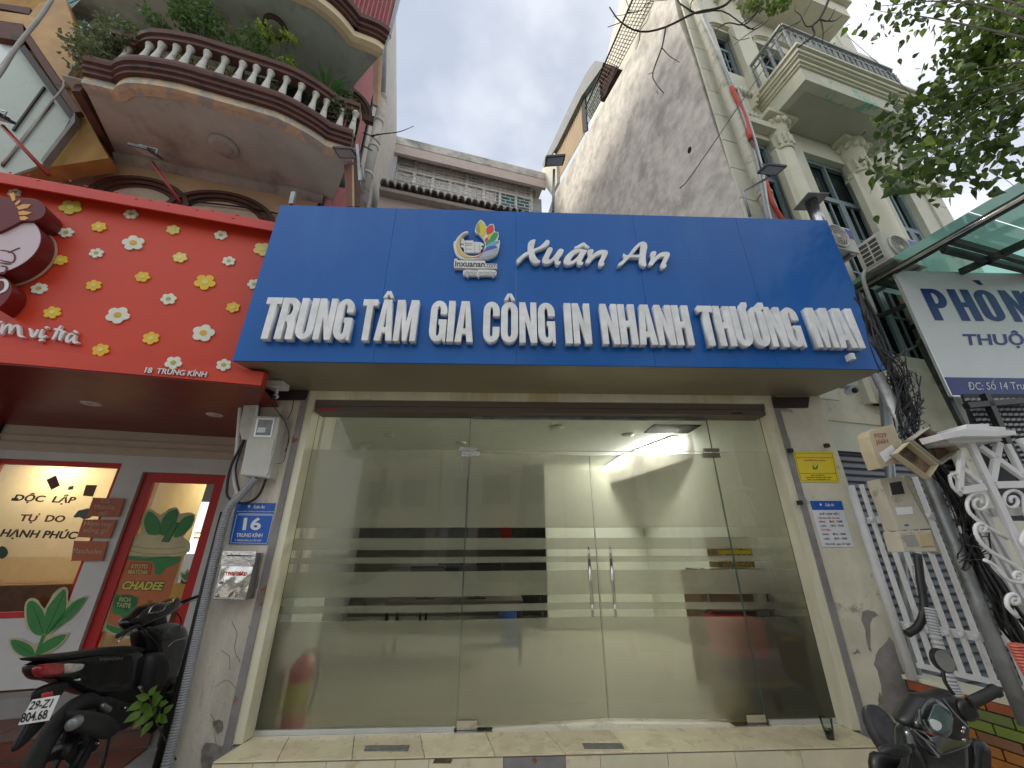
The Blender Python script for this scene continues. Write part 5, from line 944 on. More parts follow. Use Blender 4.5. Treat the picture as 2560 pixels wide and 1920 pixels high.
# cornice band and ornaments on the wall at balcony level
for a, b, o in ((.30, .36, .05), (.361, .45, .09), (.451, .52, .13)): MB().sbox(PS+.95, s0-.18, HT-.04-o, HT-.001, SO+a, SO+b).build('wall_cornice', pale2, house, .004); MB().sbox(s1+.18, sB, HT-.04-o, HT-.001, SO+a-.9, SO+b-.9).build('wall_cornice', pale2, house, .004)
for i in range(8):
    c = V(s0-.14-.09*i, HT-.03, SO+.08+.0*i); MB().sphere(c, .04, .03, .07, 8, (HX, DX, UP)).build('ornament', pale2, house)
    c = V(s0-.14-.09*i, HT-.05, SO+.68); MB().sphere(c, .04, .04, .08, 8, (HX, DX, UP)).build('ornament', pale2, house)
MB().sbox(wL[0]-.1, wL[1]+.12, HT-.14, HT-.001, wL[3]+.12, wL[3]+.26).build('window_hood', pale2, house, .006)
MB().sbox(wR[0]-.12, wR[1]+.25, HT-.16, HT-.001, wR[3]+.15, wR[3]+.27).build('window_hood', pale2, house, .006)
MB().sbox(wR[0]-.1, wR[1]+.2, HT-.05, HT-.001, wR[3]+.32, wR[3]+.5).build('relief_panel', pale2, house, .006)
# iron railing
iron = M('grey iron railing', (.26, .28, .28), .5, metal=.4, var=.15); RB = SO+.60; RH = .82
ra = thing('iron_railing', 'ornate grey iron railing round the villa balcony', 'railing', V(s0, t0, RB)); i0, i1, it = s0-.05, s1+.05, t0-.03
for z, w__ in ((RB+.04, .03), (RB+RH, .05), (RB+RH-.17, .025)):
    MB().bar(V(i0, it, z), V(i1, it, z), w__, w__*.8).build('rail', iron, ra); MB().bar(V(i0, it, z), V(i0, HT-.01, z), w__, w__*.8).build('rail', iron, ra); MB().bar(V(i1, it, z), V(i1, HT-.01, z), w__, w__*.8).build('rail', iron, ra)
prof = [(0, .016), (.08, .016), (.10, .03), (.13, .018), (.22, .034), (.30, .02), (.33, .03), (.36, .02), (.48, .03), (.56, .017), (.60, .03), (.62, .014), (.65, .014)]
def orn():
    m = MB(); 
    for sg in (-1, 1): m.tube([(sg*.028*k/6*math.cos(k*.9)+sg*.03, 0, .735+.05*math.sin(k*.9)*k/6) for k in range(7)], .007, 5)
    return m
bp = MB().lathe((0, 0, .04), UP, prof, 8).build('baluster', iron, None); on_ = orn().build('scroll', iron, None)
ba = []
n = int((i1-i0)/.135)
for i in range(n+1): ba.append((V(i0+(i1-i0)*i/n, it, RB), 0))
n = int((HT-it)/.135)
for i in range(1, n): ba.append((V(i0, it+(HT-it)*i/n, RB), 1)); ba.append((V(i1, it+(HT-it)*i/n, RB), 1))
off = parent_loc(ra)
for k, (p, side) in enumerate(ba):
    for src in (bp, on_):
        c = src if k == 0 else src.copy()
        if k: COL.objects.link(c)
        c.parent = ra; c.location = p-off; c.rotation_euler = (0, 0, -A_ if not side else -A_+math.pi/2)
# second balcony above
SO2 = 12.6; a1 = at(cA((295, 130))[0], 'z', SO2); a2 = at(cA((1098, 110))[0], 'z', SO2); a3 = at(cA((930, 320))[0], 'z', SO2)
up2 = thing('villa_balcony', 'higher square balcony slab of the villa at the top edge of the photo', 'balcony', V(7, HT, SO2))
zz2 = at(cA((930, 320))[0], 't', HT).z; SO2 = zz2; a2 = at(cA((1098, 110))[0], 'z', SO2); a3 = at(cA((930, 320))[0], 'z', SO2); a1 = at(cH((425, 180))[0], 'z', SO2)
MB().sbox(a1.dot(HX), a2.dot(HX), a2.dot(DX), HT-.002, SO2, SO2+.42).build('slab', pale2, up2); MB().sbox(a1.dot(HX)-.1, a2.dot(HX)+.1, a2.dot(DX)-.1, HT-.002, SO2+.421, SO2+.6).build('cornice_step', pale2, up2)
for W in (0,): MB().sbox(PS+.95, a1.dot(HX)-.02, HT-.16, HT-.001, SO2+.1, SO2+.3).build('wall_cornice', pale2, house); MB().sbox(a2.dot(HX)+.02, sB+.1, HT-.2, HT-.001, SO2-.35, SO2-.1).build('wall_cornice', pale2, house)
# pipes and cables on the villa
pc = M('cream plastic pipe', (.58, .57, .46), .5, var=.07, stain=(.35, .33, .25), st_sc=4)
pipe([cA((70, -60))[0], cA((100, 20))[0], cA((545, 1260))[0], cA((620, 1460))[0]], 't', HT-.18, .095, pc, 'drain_pipe', 'fat cream drain pipe running down the villa front', seg=14)
MB().tube([at(p, 't', HT-.02) for p in cA((30, 0), (480, 1380))], .012, 5).build('dark_groove', joint_m, house)
for k, (pts, mt, r, nm) in enumerate((([(120, 60), (330, 520), (380, 600), (470, 860), (530, 1090), (560, 1300), (590, 1440)], M('white flex', (.6, .62, .6), .5), .02, 'white cable hanging beside the fat cream pipe'),
    ([(150, 100), (300, 480), (365, 640), (440, 850), (500, 1060), (540, 1300), (570, 1420)], M('grey flex', (.38, .42, .42), .5), .016, 'grey cable twisted along the fat cream pipe'),
    ([(330, 560), (385, 680), (420, 760), (455, 900)], M('orange cable', (.55, .06, .03), .5), .035, 'orange flat cable hanging high beside the cream pipe'), ([(555, 1170), (590, 1300), (640, 1380), (665, 1420)], M('orange cable', (.55, .06, .03), .5), .03, 'orange cable end just above the blue sign'), ([(455, 900), (490, 1000), (555, 1170)], M('dark flex', (.10, .06, .05), .5), .02, 'dark cable joining the two orange ones'))):
    tag(MB().tube(spline([at(p, 't', HT-.30) for p in cA(*pts)], 4), r, 6).build('cable', mt), nm, 'cable')
for pts, nm in (([(0, 1210), (100, 1090), (480, 530), (850, -20)], 'long thin black wire crossing in front of the party wall'), ([(1075, 230), (1440, 560), (1500, 640)], 'faint thin wire crossing the sky right of the villa'), ([(2050, 1120), (2230, 1260)], 'faint thin wire low in the sky at the right edge')):
    tag(MB().tube(spline([at(p, 't', 2.2) for p in cA(*pts)], 6) if len(pts) > 2 else [at(p, 't', 2.2) for p in cA(*pts)], .006 if 'black' in nm else .004, 5).build('wire', cable_m), nm, 'wire')
# ground floor: cream lintel, roller shutter, beam
MB().sbox(PS+.02, 10, HT-.02, HT+.25, 2.95, 4.0).build('ground_lintel', cream_wall, house)
rsz = at(cN((1400, 215))[0], 't', HT).z
rsh = thing('roller_shutter', 'grey roller shutter behind the white fence', 'shutter', V(PS+.6, HT+.1, 0)); slate = M('shutter slate grey', (.13, .145, .16), .45, metal=.3, var=.08)
for k in range(40):
    z = 2.94-.075*(k+1)
    if z < .05: break
    MB().prism([V(PS-.0, HT+.08, z+.002), V(PS-.0, HT+.055, z+.02), V(PS-.0, HT+.055, z+.06), V(PS-.0, HT+.08, z+.073)], HX*4.2).build('slat', slate, rsh)
MB().sbox(PS, PS+4.2, HT+.081, HT+.10, .05, 2.94).build('shutter_back', black, rsh)
# back house over the lot
KT = 10.8; kz = at(cU3((1830, 600))[0], 't', KT).z
kh = thing('back_house', 'concrete house at the back of the lot with grilled windows under a flat slab', 'house', V(1, KT+1, 10)); conc = M('weathered concrete', (.55, .53, .48), .9, var=.15, sc_=2, bump=.15, stain=(.16, .16, .15), st_sc=1.2, st_lo=.46, st_hi=.7); pinkc2 = M('pinkish fascia', (.52, .44, .40), .8, var=.05)
kl = at(cU3((320, 205))[0], 't', KT).dot(HX); kr = PS+.02; kt = at(cU3((1830, 540))[0], 't', KT).z; KZ0 = (at(cU3((320, 205))[0], 't', KT).z+kz)/2; KZ1 = (at(cU3((330, 130))[0], 't', KT).z+kt)/2
MB().sbox(kl, kr, KT, KT+3, KZ0, KZ1).build('roof_slab', conc, kh, .01); MB().sbox(kl+.02, kr-.02, KT+.02, KT+.15, KZ0-.45, KZ0-.002).build('fascia', pinkc2, kh)
MB().sbox(kl+.25, kr-.25, KT+.63, KT+3, 3, KZ0-.01).build('wall', M('grey back wall', (.34, .34, .33), .8), kh); MB().sbox(kl+.02, kl+.24, KT+.15, KT+1.2, 6, KZ0-.46).build('side_pier', M('blue grey pier', (.46, .48, .52), .8), kh); MB().sbox(kr-.4, kr-.02, KT+.6, KT+1.2, 6, KZ0-.46).build('side_pier', M('blue grey pier', (.46, .48, .52), .8), kh)
MB().sbox(kl+.02, kr-.02, KT+.16, KT+.62, KZ0-.06, KZ0-.004).build('eave_soffit', pinkc2, kh)
gt_ = KT+.55; gs0 = at(cU3((375, 440))[0], 't', gt_).dot(HX); gs1 = at(cU3((1690, 760))[0], 't', gt_).dot(HX); gz1 = at(cU3((400, 350))[0], 't', gt_).z; gz0 = gz1-3.2
MB().sbox(gs0, gs1, gt_+.03, gt_+.07, gz0, gz1).build('window_glass', M('pale grey glass', (.80, .82, .84), .3, var=.25, sc_=1), kh)
tq = at(cU3((1350, 700))[0], 't', gt_).dot(HX); MB().sbox(tq, gs1-.1, gt_+.02, gt_+.028, gz0, gz1-.8).build('teal_curtain', M('teal curtain', (.06, .26, .33), .6, var=.4, sc_=3), kh)
wg = M('white grille paint', (.80, .79, .74), .5, var=.05)
nb = 8
for i in range(nb+1): MB().sbox(gs0+(gs1-gs0)*i/nb-.05, gs0+(gs1-gs0)*i/nb+.05, gt_-.05, gt_, gz0, gz1).build('mullion', wg, kh)
for z in (gz1, gz1-.75): MB().sbox(gs0, gs1, gt_-.045, gt_-.003, z-.05, z+.05).build('mullion', wg, kh)
gm = MB(); rows = int(3.2/.17)
for r in range(rows):
    z = gz0+r*.17; gm.sbox(gs0, gs1, gt_-.07, gt_-.055, z-.014, z+.014); x = gs0+(.2 if r % 2 else .0)
    while x < gs1: gm.sbox(x-.012, x+.012, gt_-.07, gt_-.055, z+.014, z+.156); x += .40
tag(gm.build('brick_grille', wg, kh), kind='stuff')
om = MB()
for z in [gz1-.1-.45*i for i in range(6)]: om.tube([V(gs0-.1, KT+.3, z+.3), V(gs1+.3, KT+.3, z+.3)], .006, 4)
for i in range(34): x = gs0-.1+i*(gs1-gs0+.4)/33; om.tube([V(x, KT+.3, gz0), V(x, KT+.3, gz1+.3)], .005, 4)
tag(om.build('outer_grille', M('grey rod', (.30, .29, .28), .6), kh), kind='stuff')
# scalloped tiled eave in front of it
et = 8.2; ea = at(cU3((190, 640))[0], 't', et); eb = at(cU3((1300, 885))[0], 't', et)
ev = thing('tiled_eave', 'low eave of rounded grey tiles just above the blue sign', 'roof', ea); clay = M('weathered clay tile', (.42, .38, .36), .85, var=.25, sc_=5, stain=(.10, .09, .08), st_sc=6); nn = 16; zq = (ea.z+eb.z)/2
w1_ = (eb-ea).dot(HX)/nn; tp_ = None
for i in range(nn+8):
    for r in range(4):
        c = V(ea.dot(HX)+w1_*(i+.5), et+r*.30, zq+.12+r*.14)
        if tp_ is None:
            tp_ = MB(); pr = [(math.cos(math.pi*j/8)*w1_*.5, math.sin(math.pi*j/8)*.17) for j in range(9)]; tp_.loft([[c+HX*x+UP*y for x, y in pr]+[c+HX*x*.86+UP*(y*.8-.012) for x, y in pr[::-1]], [c+DX*.34+UP*.13+HX*x+UP*y for x, y in pr]+[c+DX*.34+UP*.13+HX*x*.86+UP*(y*.8-.012) for x, y in pr[::-1]]]); tp_ = tp_.build('roof_tile', clay, ev); c0 = c.copy()
        else: o = tp_.copy(); COL.objects.link(o); o.location = c-c0
MB().sbox(ea.dot(HX), ea.dot(HX)+w1_*(nn+8), et+.08, et+1.2, zq-.06, zq+.06).build('eave_board', M('dark eave board', (.34, .31, .28), .8), ev)
MB().sbox(ea.dot(HX), PS-.05, et+.3, et+.5, 4, zq-.065).build('wall_below', pinkc2, ev)
# shed on the party wall: corrugated, with mesh
sh = thing('rooftop_shed', 'corrugated tin shed on top of the party wall', 'shed', at((1400, 400), 's', PS)); tan = M('tan corrugated sheet', (.50, .38, .24), .6, var=.08, streak=True); tealp = M('pale teal sheet', (.38, .48, .44), .6, var=.1)
def sheet(pix, n, mat, name, d=PS+.10):
    q = [at(p, 's', d) for p in cG(*pix)]; m = MB(); k = n*6; vs0, vs1 = [], []
    for i in range(k+1): f = i/k; o = HX*(.03*math.sin(6.283*n*f)); vs0.append(q[0].lerp(q[1], f)+o); vs1.append(q[3].lerp(q[2], f)+o)
    m.add(vs0+vs1, [(i, i+1, i+k+2, i+k+1) for i in range(k)], True); return m.build(name, mat, sh)
sheet([(1065, 855), (1220, 545), (1245, 735), (1090, 1010)], 22, tan, 'tan_sheet'); sheet([(1225, 500), (1320, 375), (1330, 560), (1250, 700)], 10, tealp, 'teal_sheet', PS+.12)
MB().prism([at(p, 's', PS+.06) for p in cG((1218, 500), (1240, 495), (1255, 720), (1232, 735))], HX*.05).build('corner_post', joint_m, sh)
MB().prism([at(p, 's', PS+.2) for p in cG((1320, 360), (1415, 375), (1360, 520), (1330, 560))], HX*.3).build('dark_opening', M('dark brown opening', (.03, .015, .015), .8), sh)
MB().prism([at(p, 's', PS-.05) for p in cG((1300, 335), (1345, 345), (1335, 375), (1225, 530), (1090, 805), (1015, 925), (1005, 910), (1190, 520), (1255, 395))], HX*.5).build('roof_edge', M('grey roof sheet', (.22, .23, .23), .6, var=.15), sh)
MB().prism([at(p, 's', PS-.01) for p in cG((1005, 945), (1070, 840), (1085, 860), (1090, 1010), (1060, 1080), (1010, 1010))], HX*.12).build('low_gable', M('pale plaster', (.62, .60, .50), .8, var=.1), sh)
msh = thing('wire_mesh', 'rusty wire mesh panel standing on top of the party wall', 'mesh', at((1560, 150), 's', PS)); rust = M('rusty wire', (.16, .08, .06), .8, var=.3)
mm = MB(); A0, A1 = cG((1245, 600), (1515, -20)); B0, B1 = cG((1275, 660), (1640, -20))
for i in range(34):
    f = i/33; p = (A0[0]+(A1[0]-A0[0])*f, A0[1]+(A1[1]-A0[1])*f); q = (B0[0]+(B1[0]-B0[0])*f, B0[1]+(B1[1]-B0[1])*f); mm.tube([at(p, 's', PS+.02), at(q, 's', PS+.02)], .009, 4)
for i in range(7):
    f = i/6; p = (A0[0]+(B0[0]-A0[0])*f, A0[1]+(B0[1]-A0[1])*f); q = (A1[0]+(B1[0]-A1[0])*f, A1[1]+(B1[1]-A1[1])*f); mm.tube([at(p, 's', PS+.02), at(q, 's', PS+.02)], .010, 4)
tag(mm.build('mesh_wires', rust, msh), kind='stuff'); MB().tube([at(A0, 's', PS), at(A1, 's', PS)], .025, 6).build('top_rod', M('dark rod', (.04, .035, .035), .6), msh)
# ------------------------------------------------------------------ floodlights
fb = M('floodlight body', (.05, .055, .06), .45, metal=.3)
def flood(head, foot, lab, mat, plane_=('y', 3.5), w_=.24, tilt=(1, .15), r=.016, mid=None):
    h = at(head, *plane_); f = at(foot, *plane_); t = thing('floodlight', lab, 'floodlight', f, 'floodlights on arms above the shop signs')
    P = [f, h-UP*.02] if mid is None else [f, at(mid, *plane_), h-UP*.02]
    MB().tube(P, r, 8).build('arm', mat, t); X_ = (XS*tilt[0]+UP*tilt[1]).normalized(); Y_ = -YS*.9-UP*.35
    c = h-YS*.10; MB().prism([c+X_*a*w_/2+Y_*b*.11 for a, b in ((-1, -1), (1, -1), (1, 1), (-1, 1))], UP*.035).build('lamp_head', fb, t, .006)
    MB().prism([c-UP*.002+X_*a*w_*.42+Y_*b*.085 for a, b in ((-1, -1), (1, -1), (1, 1), (-1, 1))], UP*.002).build('lens', M('floodlight lens', (.35, .36, .36), .3), t)
    for k in range(4): MB().prism([c+UP*.036+X_*(-.3+.2*k)*w_+Y_*b*.08+X_*a*.004 for a, b in ((-1, -1), (1, -1), (1, 1), (-1, 1))], UP*.02).build('fin', fb, t)
    MB().tube([c+X_*w_*.5+UP*.01, c+X_*w_*.5+UP*.09, c-X_*w_*.5+UP*.09, c-X_*w_*.5+UP*.01], .008, 6).build('bracket', galv, t)
    return t
flood(cU3((1915, 480))[0], cU3((1905, 905))[0], 'black floodlight on a straight arm above the middle of the blue sign', galv)
flood(cA((560, 1140))[0], cA((450, 1390))[0], 'black floodlight on a bent arm beside the cream pipe', galv, tilt=(1, -.12), mid=cA((405, 1230))[0])
flood(cU2((1545, 1590))[0], cU2((1700, 1790))[0], 'black floodlight beside the balcony corner above the blue sign', galv, tilt=(1, -.05), mid=cU2((1680, 1640))[0])
rdp = M('red painted arm', (.28, .02, .02), .5)
flood(cE((845, 890))[0], cE((995, 1118))[0], 'dark floodlight on a red arm in front of the balcony soffit', rdp, ('t', 4.1), tilt=(1, -.3))
flood(cE((20, 690))[0], cE((268, 968))[0], 'dark floodlight on a red arm at the left edge', rdp, ('t', 4.1), tilt=(1, -.3), r=.02)
for q_, r_, lab in ((((1625, 1065), (1610, 1130)), .02, 'short steel bracket standing on the left end of the blue sign'), (((1975, 800), (1990, 1000)), .012, 'thin steel rod beside the balcony corner')):
    o = MB().bar(at(cE(q_[0])[0], 'y', 3.4), at(cE(q_[1])[0], 'y', 3.4), r_*1.6, r_*2.4).build('bracket', galv); tag(o, lab, 'bracket')
ch = thing('vent_pipe', 'short steel chimney with a flat cap behind the right end of the blue sign', 'chimney', at(cB((345, 118))[0], 'y', 3.9)); cc = at(cB((345, 118))[0], 'y', 3.9)
MB().tube([cc-UP*.5, cc+UP*.32], .075, 14).build('flue', steel, ch); MB().prism([cc+UP*.33+XS*a*.15+YS*b*.15 for a, b in ((-1, -1), (1, -1), (1, 1), (-1, 1))], UP*.012).build('cap', galv, ch)
# ------------------------------------------------------------------ fittings on the left pillar
PY = 4.028
def plate(quad, d, th, mat, name, label, cat, pl='y', bevel=0):
    q = px(quad, pl, d); t = thing(name, label, cat, (q[0]+q[2])/2); MB().prism([p-NRM[pl]*th for p in q], NRM[pl]*th).build('plate', mat, t, bevel); return t
mb_ = thing('meter_box', 'grey plastic electricity meter box with a small window, high on the left pillar', 'meter box', at(cL((250, 470))[0], 'y', PY))
q = px(cL((218, 226), (325, 232), (282, 480), (163, 468)), 'y', 3.90); MB().prism(q, YS*.128).build('case', offwhite, mb_, .006)
MB().prism([p-YS*.010 for p in px(cL((196, 318), (305, 322), (272, 474), (166, 464)), 'y', 3.90)], YS*.0095).build('lower_cover', offwhite, mb_, .003)
MB().prism([p-YS*.006 for p in px(cL((232, 236), (306, 238), (290, 314), (218, 312)), 'y', 3.90)], YS*.0055).build('window_frame', alu, mb_, .002)
wn_ = MB().prism([p-YS*.0075 for p in px(cL((240, 242), (299, 244), (286, 308), (226, 306)), 'y', 3.90)], YS*.0013).build('meter_window', M('grey meter window', (.25, .26, .25), .15, var=.2, sc_=20), mb_)
MB().prism([p-YS*.0095 for p in px(cL((238, 275), (270, 276), (266, 296), (232, 295)), 'y', 3.90)], YS*.001).build('meter_label', paper, wn_)
MB().prism([p-YS*.0125 for p in px(cL((240, 390), (296, 390), (280, 462), (228, 460)), 'y', 3.90)], YS*.002).build('fuse_door', offwhite, mb_, .001)
m2 = thing('meter_box', 'flatter white meter box edge on, left of the windowed meter box', 'meter box', at(cL((170, 330))[0], 'y', 3.98)); q = px(cL((178, 184), (232, 182), (214, 326), (168, 322), (158, 280)), 'y', 3.96); MB().prism(q, YS*.10-XS*.02).build('case', offwhite, m2, .006)
MB().prism([p-YS*.004 for p in px(cL((230, 184), (240, 186), (222, 300), (212, 326)), 'y', 3.955)], YS*.004).build('hinge_strip', white, m2)
def corr(P, r, mat, name, label, step=.012, cat='conduit'):
    Q = []; tot = 0
    P = spline(P, 10) if len(P) > 2 else P
    for a, b in zip(P, P[1:]):
        n = max(1, int((b-a).length/(step/2)));
        for i in range(n): Q.append(a.lerp(b, i/n))
    rs_ = [r*(1 if (i//1) % 2 else .84) for i in range(len(Q))]; o = MB().tube(Q, r, 10, True, rs_, False).build(name, mat); return tag(o, label, cat)
corr([at(p, 'y', 3.93) for p in [(640, 1195), (605, 1235), (568, 1280), (537, 1400), (500, 1560), (455, 1760), (425, 1880), (400, 1980)]], .038, conduit_m, 'conduit', 'long grey corrugated conduit running down beside the left pillar', .016)
tag(MB().tube([at(p, 'y', 4.0) for p in ((560, 1280), (515, 1450), (470, 1640), (380, 1960))], .03, 8).build('cable', cable_m), 'thick black cable behind the grey conduit at the left pillar', 'cable')
corr([at(p, 'y', 3.99) for p in [(600, 1020), (592, 1120), (585, 1200), (600, 1250)]], .018, white, 'conduit', 'short white corrugated conduit behind the meter box', .014)
for k, (pts, r, nm) in enumerate((([(612, 1100), (580, 1160), (568, 1215), (572, 1245), (610, 1258), (645, 1240), (665, 1198)], .012, 'black cable looping under the meter box'), ([(608, 1110), (590, 1165), (592, 1200), (600, 1235)], .009, 'second thin black cable left of the meter box'),
    ([(655, 975), (680, 1010), (715, 1060), (722, 1100), (712, 1130)], .004, 'thin black wire from the soffit to the pillar side'), ([(735, 998), (728, 1030), (718, 1050)], .004, 'thin wire hanging at the top of the left pillar'), ([(650, 900+60), (648, 1040)], .007, 'black wire going down to the white meter box'), ([(722, 1090), (710, 1150), (690, 1160)], .003, 'thin wire curling beside the meter box'))):
    P = [at(p, 'y', 3.95-.01*k) for p in pts]; tag(MB().tube(spline(P, 6) if len(P) > 2 else P, r, 6).build('cable', cable_m), nm, 'cable')
MB().prism(px(cL((250, 118), (440, 124), (425, 160), (258, 160)), 'y', 4.0), YS*.03).build('dark_bracket', M('rusty black steel', (.04, .03, .028), .8), shop)
MB().prism(px(cN((1190, 150), (1340, 150), (1335, 192), (1200, 192)), 'y', 4.0), YS*.03).build('dark_bracket', MATS['rusty black steel'], shop)
# peeled patches on the pillars
cem = M('exposed cement', (.29, .27, .25), .95, var=.12, sc_=8, bump=.3)
cYc = crop(2150, 1550, .22307)
for pts in (((515, 870), (600, 885), (560, 930), (560, 1070), (540, 1000)), ((600, 1060), (660, 1000), (700, 1100), (740, 1200), (770, 1340), (700, 1400), (600, 1360), (620, 1250), (580, 1130)), ((470, 1080), (490, 1060), (510, 1075), (490, 1085)), ((600, 1270), (625, 1320), (605, 1340))):
    q = smooth_poly(px(cC(*pts), 'y', PY-.001), 3); rn = random.Random(len(pts)); MB().prism([p+UP*rn.uniform(-.012, .012)+XS*rn.uniform(-.01, .01) for p in q], YS*.001).build('peeled_patch', cem, shop)
crk = M('hairline crack', (.10, .09, .08), .95)
for pts in ([(130, 1060), (150, 1120), (140, 1180), (165, 1230)], [(60, 1330), (110, 1300), (150, 1340), (190, 1330)], [(40, 1440), (70, 1480), (60, 1540), (90, 1600)], [(150, 1420), (120, 1480), (140, 1540)], [(200, 1080), (215, 1150), (205, 1200)], [(90, 1180), (120, 1210), (118, 1260)]):
    P = spline([at(p, 'y', PY-.0005) for p in cL(*pts)], 4); rn = random.Random(pts[0][0]); P = [p+XS*rn.uniform(-.006, .006) for p in P]; MB().tube(P, .0012, 4).build('crack', crk, shop)
for pts in ([(52, 1470), (85, 1465), (95, 1500), (75, 1520), (60, 1500)], [(20, 1560), (120, 1590), (110, 1659), (10, 1659)], [(225, 860), (240, 870), (232, 930), (222, 915)], [(180, 1240), (192, 1250), (186, 1300), (176, 1280)]):
    q = smooth_poly(px(cL(*pts), 'y', PY-.0006), 3); rn = random.Random(pts[0][0]); MB().prism([p+UP*rn.uniform(-.008, .008) for p in q], YS*.0006).build('peeled_patch', M('dark grime', (.26, .24, .21), .95, var=.3, sc_=12, bump=.3), shop)
# house number plate
hn = plate(cL((148, 582), (308, 582), (275, 750), (118, 748)), PY, .008, signblue, 'number_plate', 'blue house number plate reading 16 TRUNG KINH on the left pillar', 'sign', bevel=.001)
W_ = white
t_ = lambda s, q, m=None, b=0, par=None, sh=0, d=PY-.009, cf=cL: text(s, cf(*q), 'y', d, .001, m or W_, par, bold=b, shear=sh)
cD2 = cD
q = px(cL((156, 624), (301, 626), (300, 628), (155, 627)), 'y', PY-.008); MB().prism([p-YS*.001 for p in q], YS*.001).build('line', white, hn)
t_('16', ((178, 640), (252, 640), (244, 692), (172, 692)), b=.03, par=hn); t_('TRUNG KÍNH', ((150, 699), (256, 701), (252, 720), (146, 719)), b=.02, par=hn); t_('P. TRUNG HÒA, Q. CẦU GIẤY', ((145, 725), (252, 727), (250, 738), (142, 737)), b=.02, par=hn)
t_('Xuân An', ((216, 589), (264, 590), (262, 604), (214, 603)), par=hn, sh=.3, b=.02); t_('INXUANAN.COM - CHUYÊN GIA CÔNG IN NHANH THƯƠNG MẠI', ((152, 612), (302, 614), (300, 619), (150, 618)), par=hn, b=.02)
fr = MB()
for a, b in (((150, 630), (298, 632)), ((298, 632), (272, 746)), ((272, 746), (124, 743)), ((124, 743), (150, 630))): q = px(cL(a, b), 'y', PY-.009); fr.bar(q[0], q[1], .0035, .0035, YS)
fr.build('white_border', white, hn)
MB().lathe(at(cL((200, 595))[0], 'y', PY-.009), -YS, [(0, .012), (.001, .012)], 14).build('mini_logo', white, hn)
# letter box
lb = thing('letter_box', 'polished steel letter box with red words on the left pillar under the house number', 'letter box', at(cL((140, 978))[0], 'y', PY)); q0 = px(cL((98, 782), (222, 784), (182, 976), (52, 974)), 'y', 3.88); MB().prism(q0, YS*.145).build('box_body', steel, lb, .004)
lid = MB().prism([p-YS*.006 for p in px(cL((94, 776), (232, 778), (222, 832), (84, 832)), 'y', 3.88)], YS*.0055).build('lid', chrome, lb, .003)
dm = MB(); 
for i in range(7):
    for j in range(7): pass
qa = px(cL((90, 838), (216, 840), (186, 966), (62, 964)), 'y', 3.874); G_ = 10
vs = [qa[0].lerp(qa[1], i/G_).lerp(qa[3].lerp(qa[2], i/G_), j/G_)-YS*(.010*math.sin(math.pi*i/G_)*math.sin(math.pi*j/G_)+.003*math.sin(i*1.3+j*.9)) for j in range(G_+1) for i in range(G_+1)]
dm.add(vs, [(j*(G_+1)+i, j*(G_+1)+i+1, (j+1)*(G_+1)+i+1, (j+1)*(G_+1)+i) for j in range(G_) for i in range(G_)], True).build('front_door', chrome, lb)
MB().prism([p-YS*.008 for p in px(cL((112, 792), (210, 794), (208, 799), (110, 797)), 'y', 3.872)], YS*.002).build('slot', black, lb)
text('THƯ BÁO', cL((104, 856), (188, 858), (184, 878), (100, 876)), 'y', 3.857, .001, inkred, lb, bold=.04)
MB().tube([at(cL((84, 905))[0], 'y', 3.872), at(cL((84, 905))[0], 'y', 3.855)], .012, 10).build('lock', steel, lb)
# motion sensor and camera under the sign
sc_l = thing('alarm_camera', 'small white camera box under the left end of the blue sign', 'camera', at(cL((318, 80))[0], 'z', SZ0)); c = at(cL((318, 95))[0], 'y', 3.8); MB().prism([c+XS*a*.085+YS*b*.07-UP*.06 for a, b in ((-1, -1), (1, -1), (1, 1), (-1, 1))], UP*(SZ0-c.z+.055)).build('housing', white, sc_l, .008)
MB().tube([c-UP*.05, c-UP*.13+YS*.02], .016, 8).sphere(c-UP*.14+YS*.01, .03, .035, .028, 10).build('neck', white, sc_l); MB().lathe(c-UP*.155-YS*.01, -YS-UP*.5, [(0, .022), (.02, .022)], 10).build('lens', black, sc_l)
cc = at(cB((535, 1130))[0], 'y', 3.9); cr_ = thing('dome_camera', 'white camera with black lens under the right end of the blue sign', 'camera', cc); MB().prism([cc+XS*a*.07+YS*b*.05+UP*.04 for a, b in ((-1, -1), (1, -1), (1, 1), (-1, 1))], UP*.09).build('base', offwhite, cr_, .01); MB().sphere(cc, .052, .065, .048, 14).build('housing', white, cr_); MB().lathe(cc-YS*.05-UP*.015, -YS-UP*.3, [(0, .034), (.02, .03), (.022, .01)], 14).build('lens', black, cr_)
# paper signs on the right pillar
ys_ = plate(cN((1272, 373), (1435, 374), (1462, 498), (1300, 497)), PY, .005, yellow, 'yellow_notice', 'yellow notice board with red and black lines on the right pillar', 'sign')
n_ = lambda s, q, m, par, b=.0, sh=0: text(s, cN(*q), 'y', PY-.0055, .0008, m, par, bold=b, shear=sh)
n_('CÔNG TY TNHH IN NHANH KỸ THUẬT SỐ XUÂN AN', ((1284, 392), (1432, 394), (1434, 400), (1286, 399)), inkred, ys_, .02); n_('ĐỊA ĐIỂM KINH DOANH', ((1318, 403), (1402, 404), (1404, 412), (1320, 411)), inkred, ys_, .03)
for i, (s_, a, b) in enumerate((('16 TRUNG KÍNH, P. TRUNG HÒA, Q. CẦU GIẤY, HÀ NỘI', 1300, 1448), ('MST: 0105905474', 1345, 1400), ('HOTLINE: 098 206 8386 - 0975 356 355', 1325, 1428), ('EMAIL: INXUANAN@GMAIL.COM', 1330, 1424))): y = 458+i*8.5; n_(s_, ((a, y), (b, y), (b+1, y+5), (a+1, y+5)), inkblack, ys_, .01)
MB().prism(smooth_poly([p-YS*.0062 for p in px(cN((1352, 425), (1360, 440), (1372, 424), (1370, 444), (1352, 444)), 'y', PY)], 2), YS*.001).build('mini_logo', green_s, ys_)
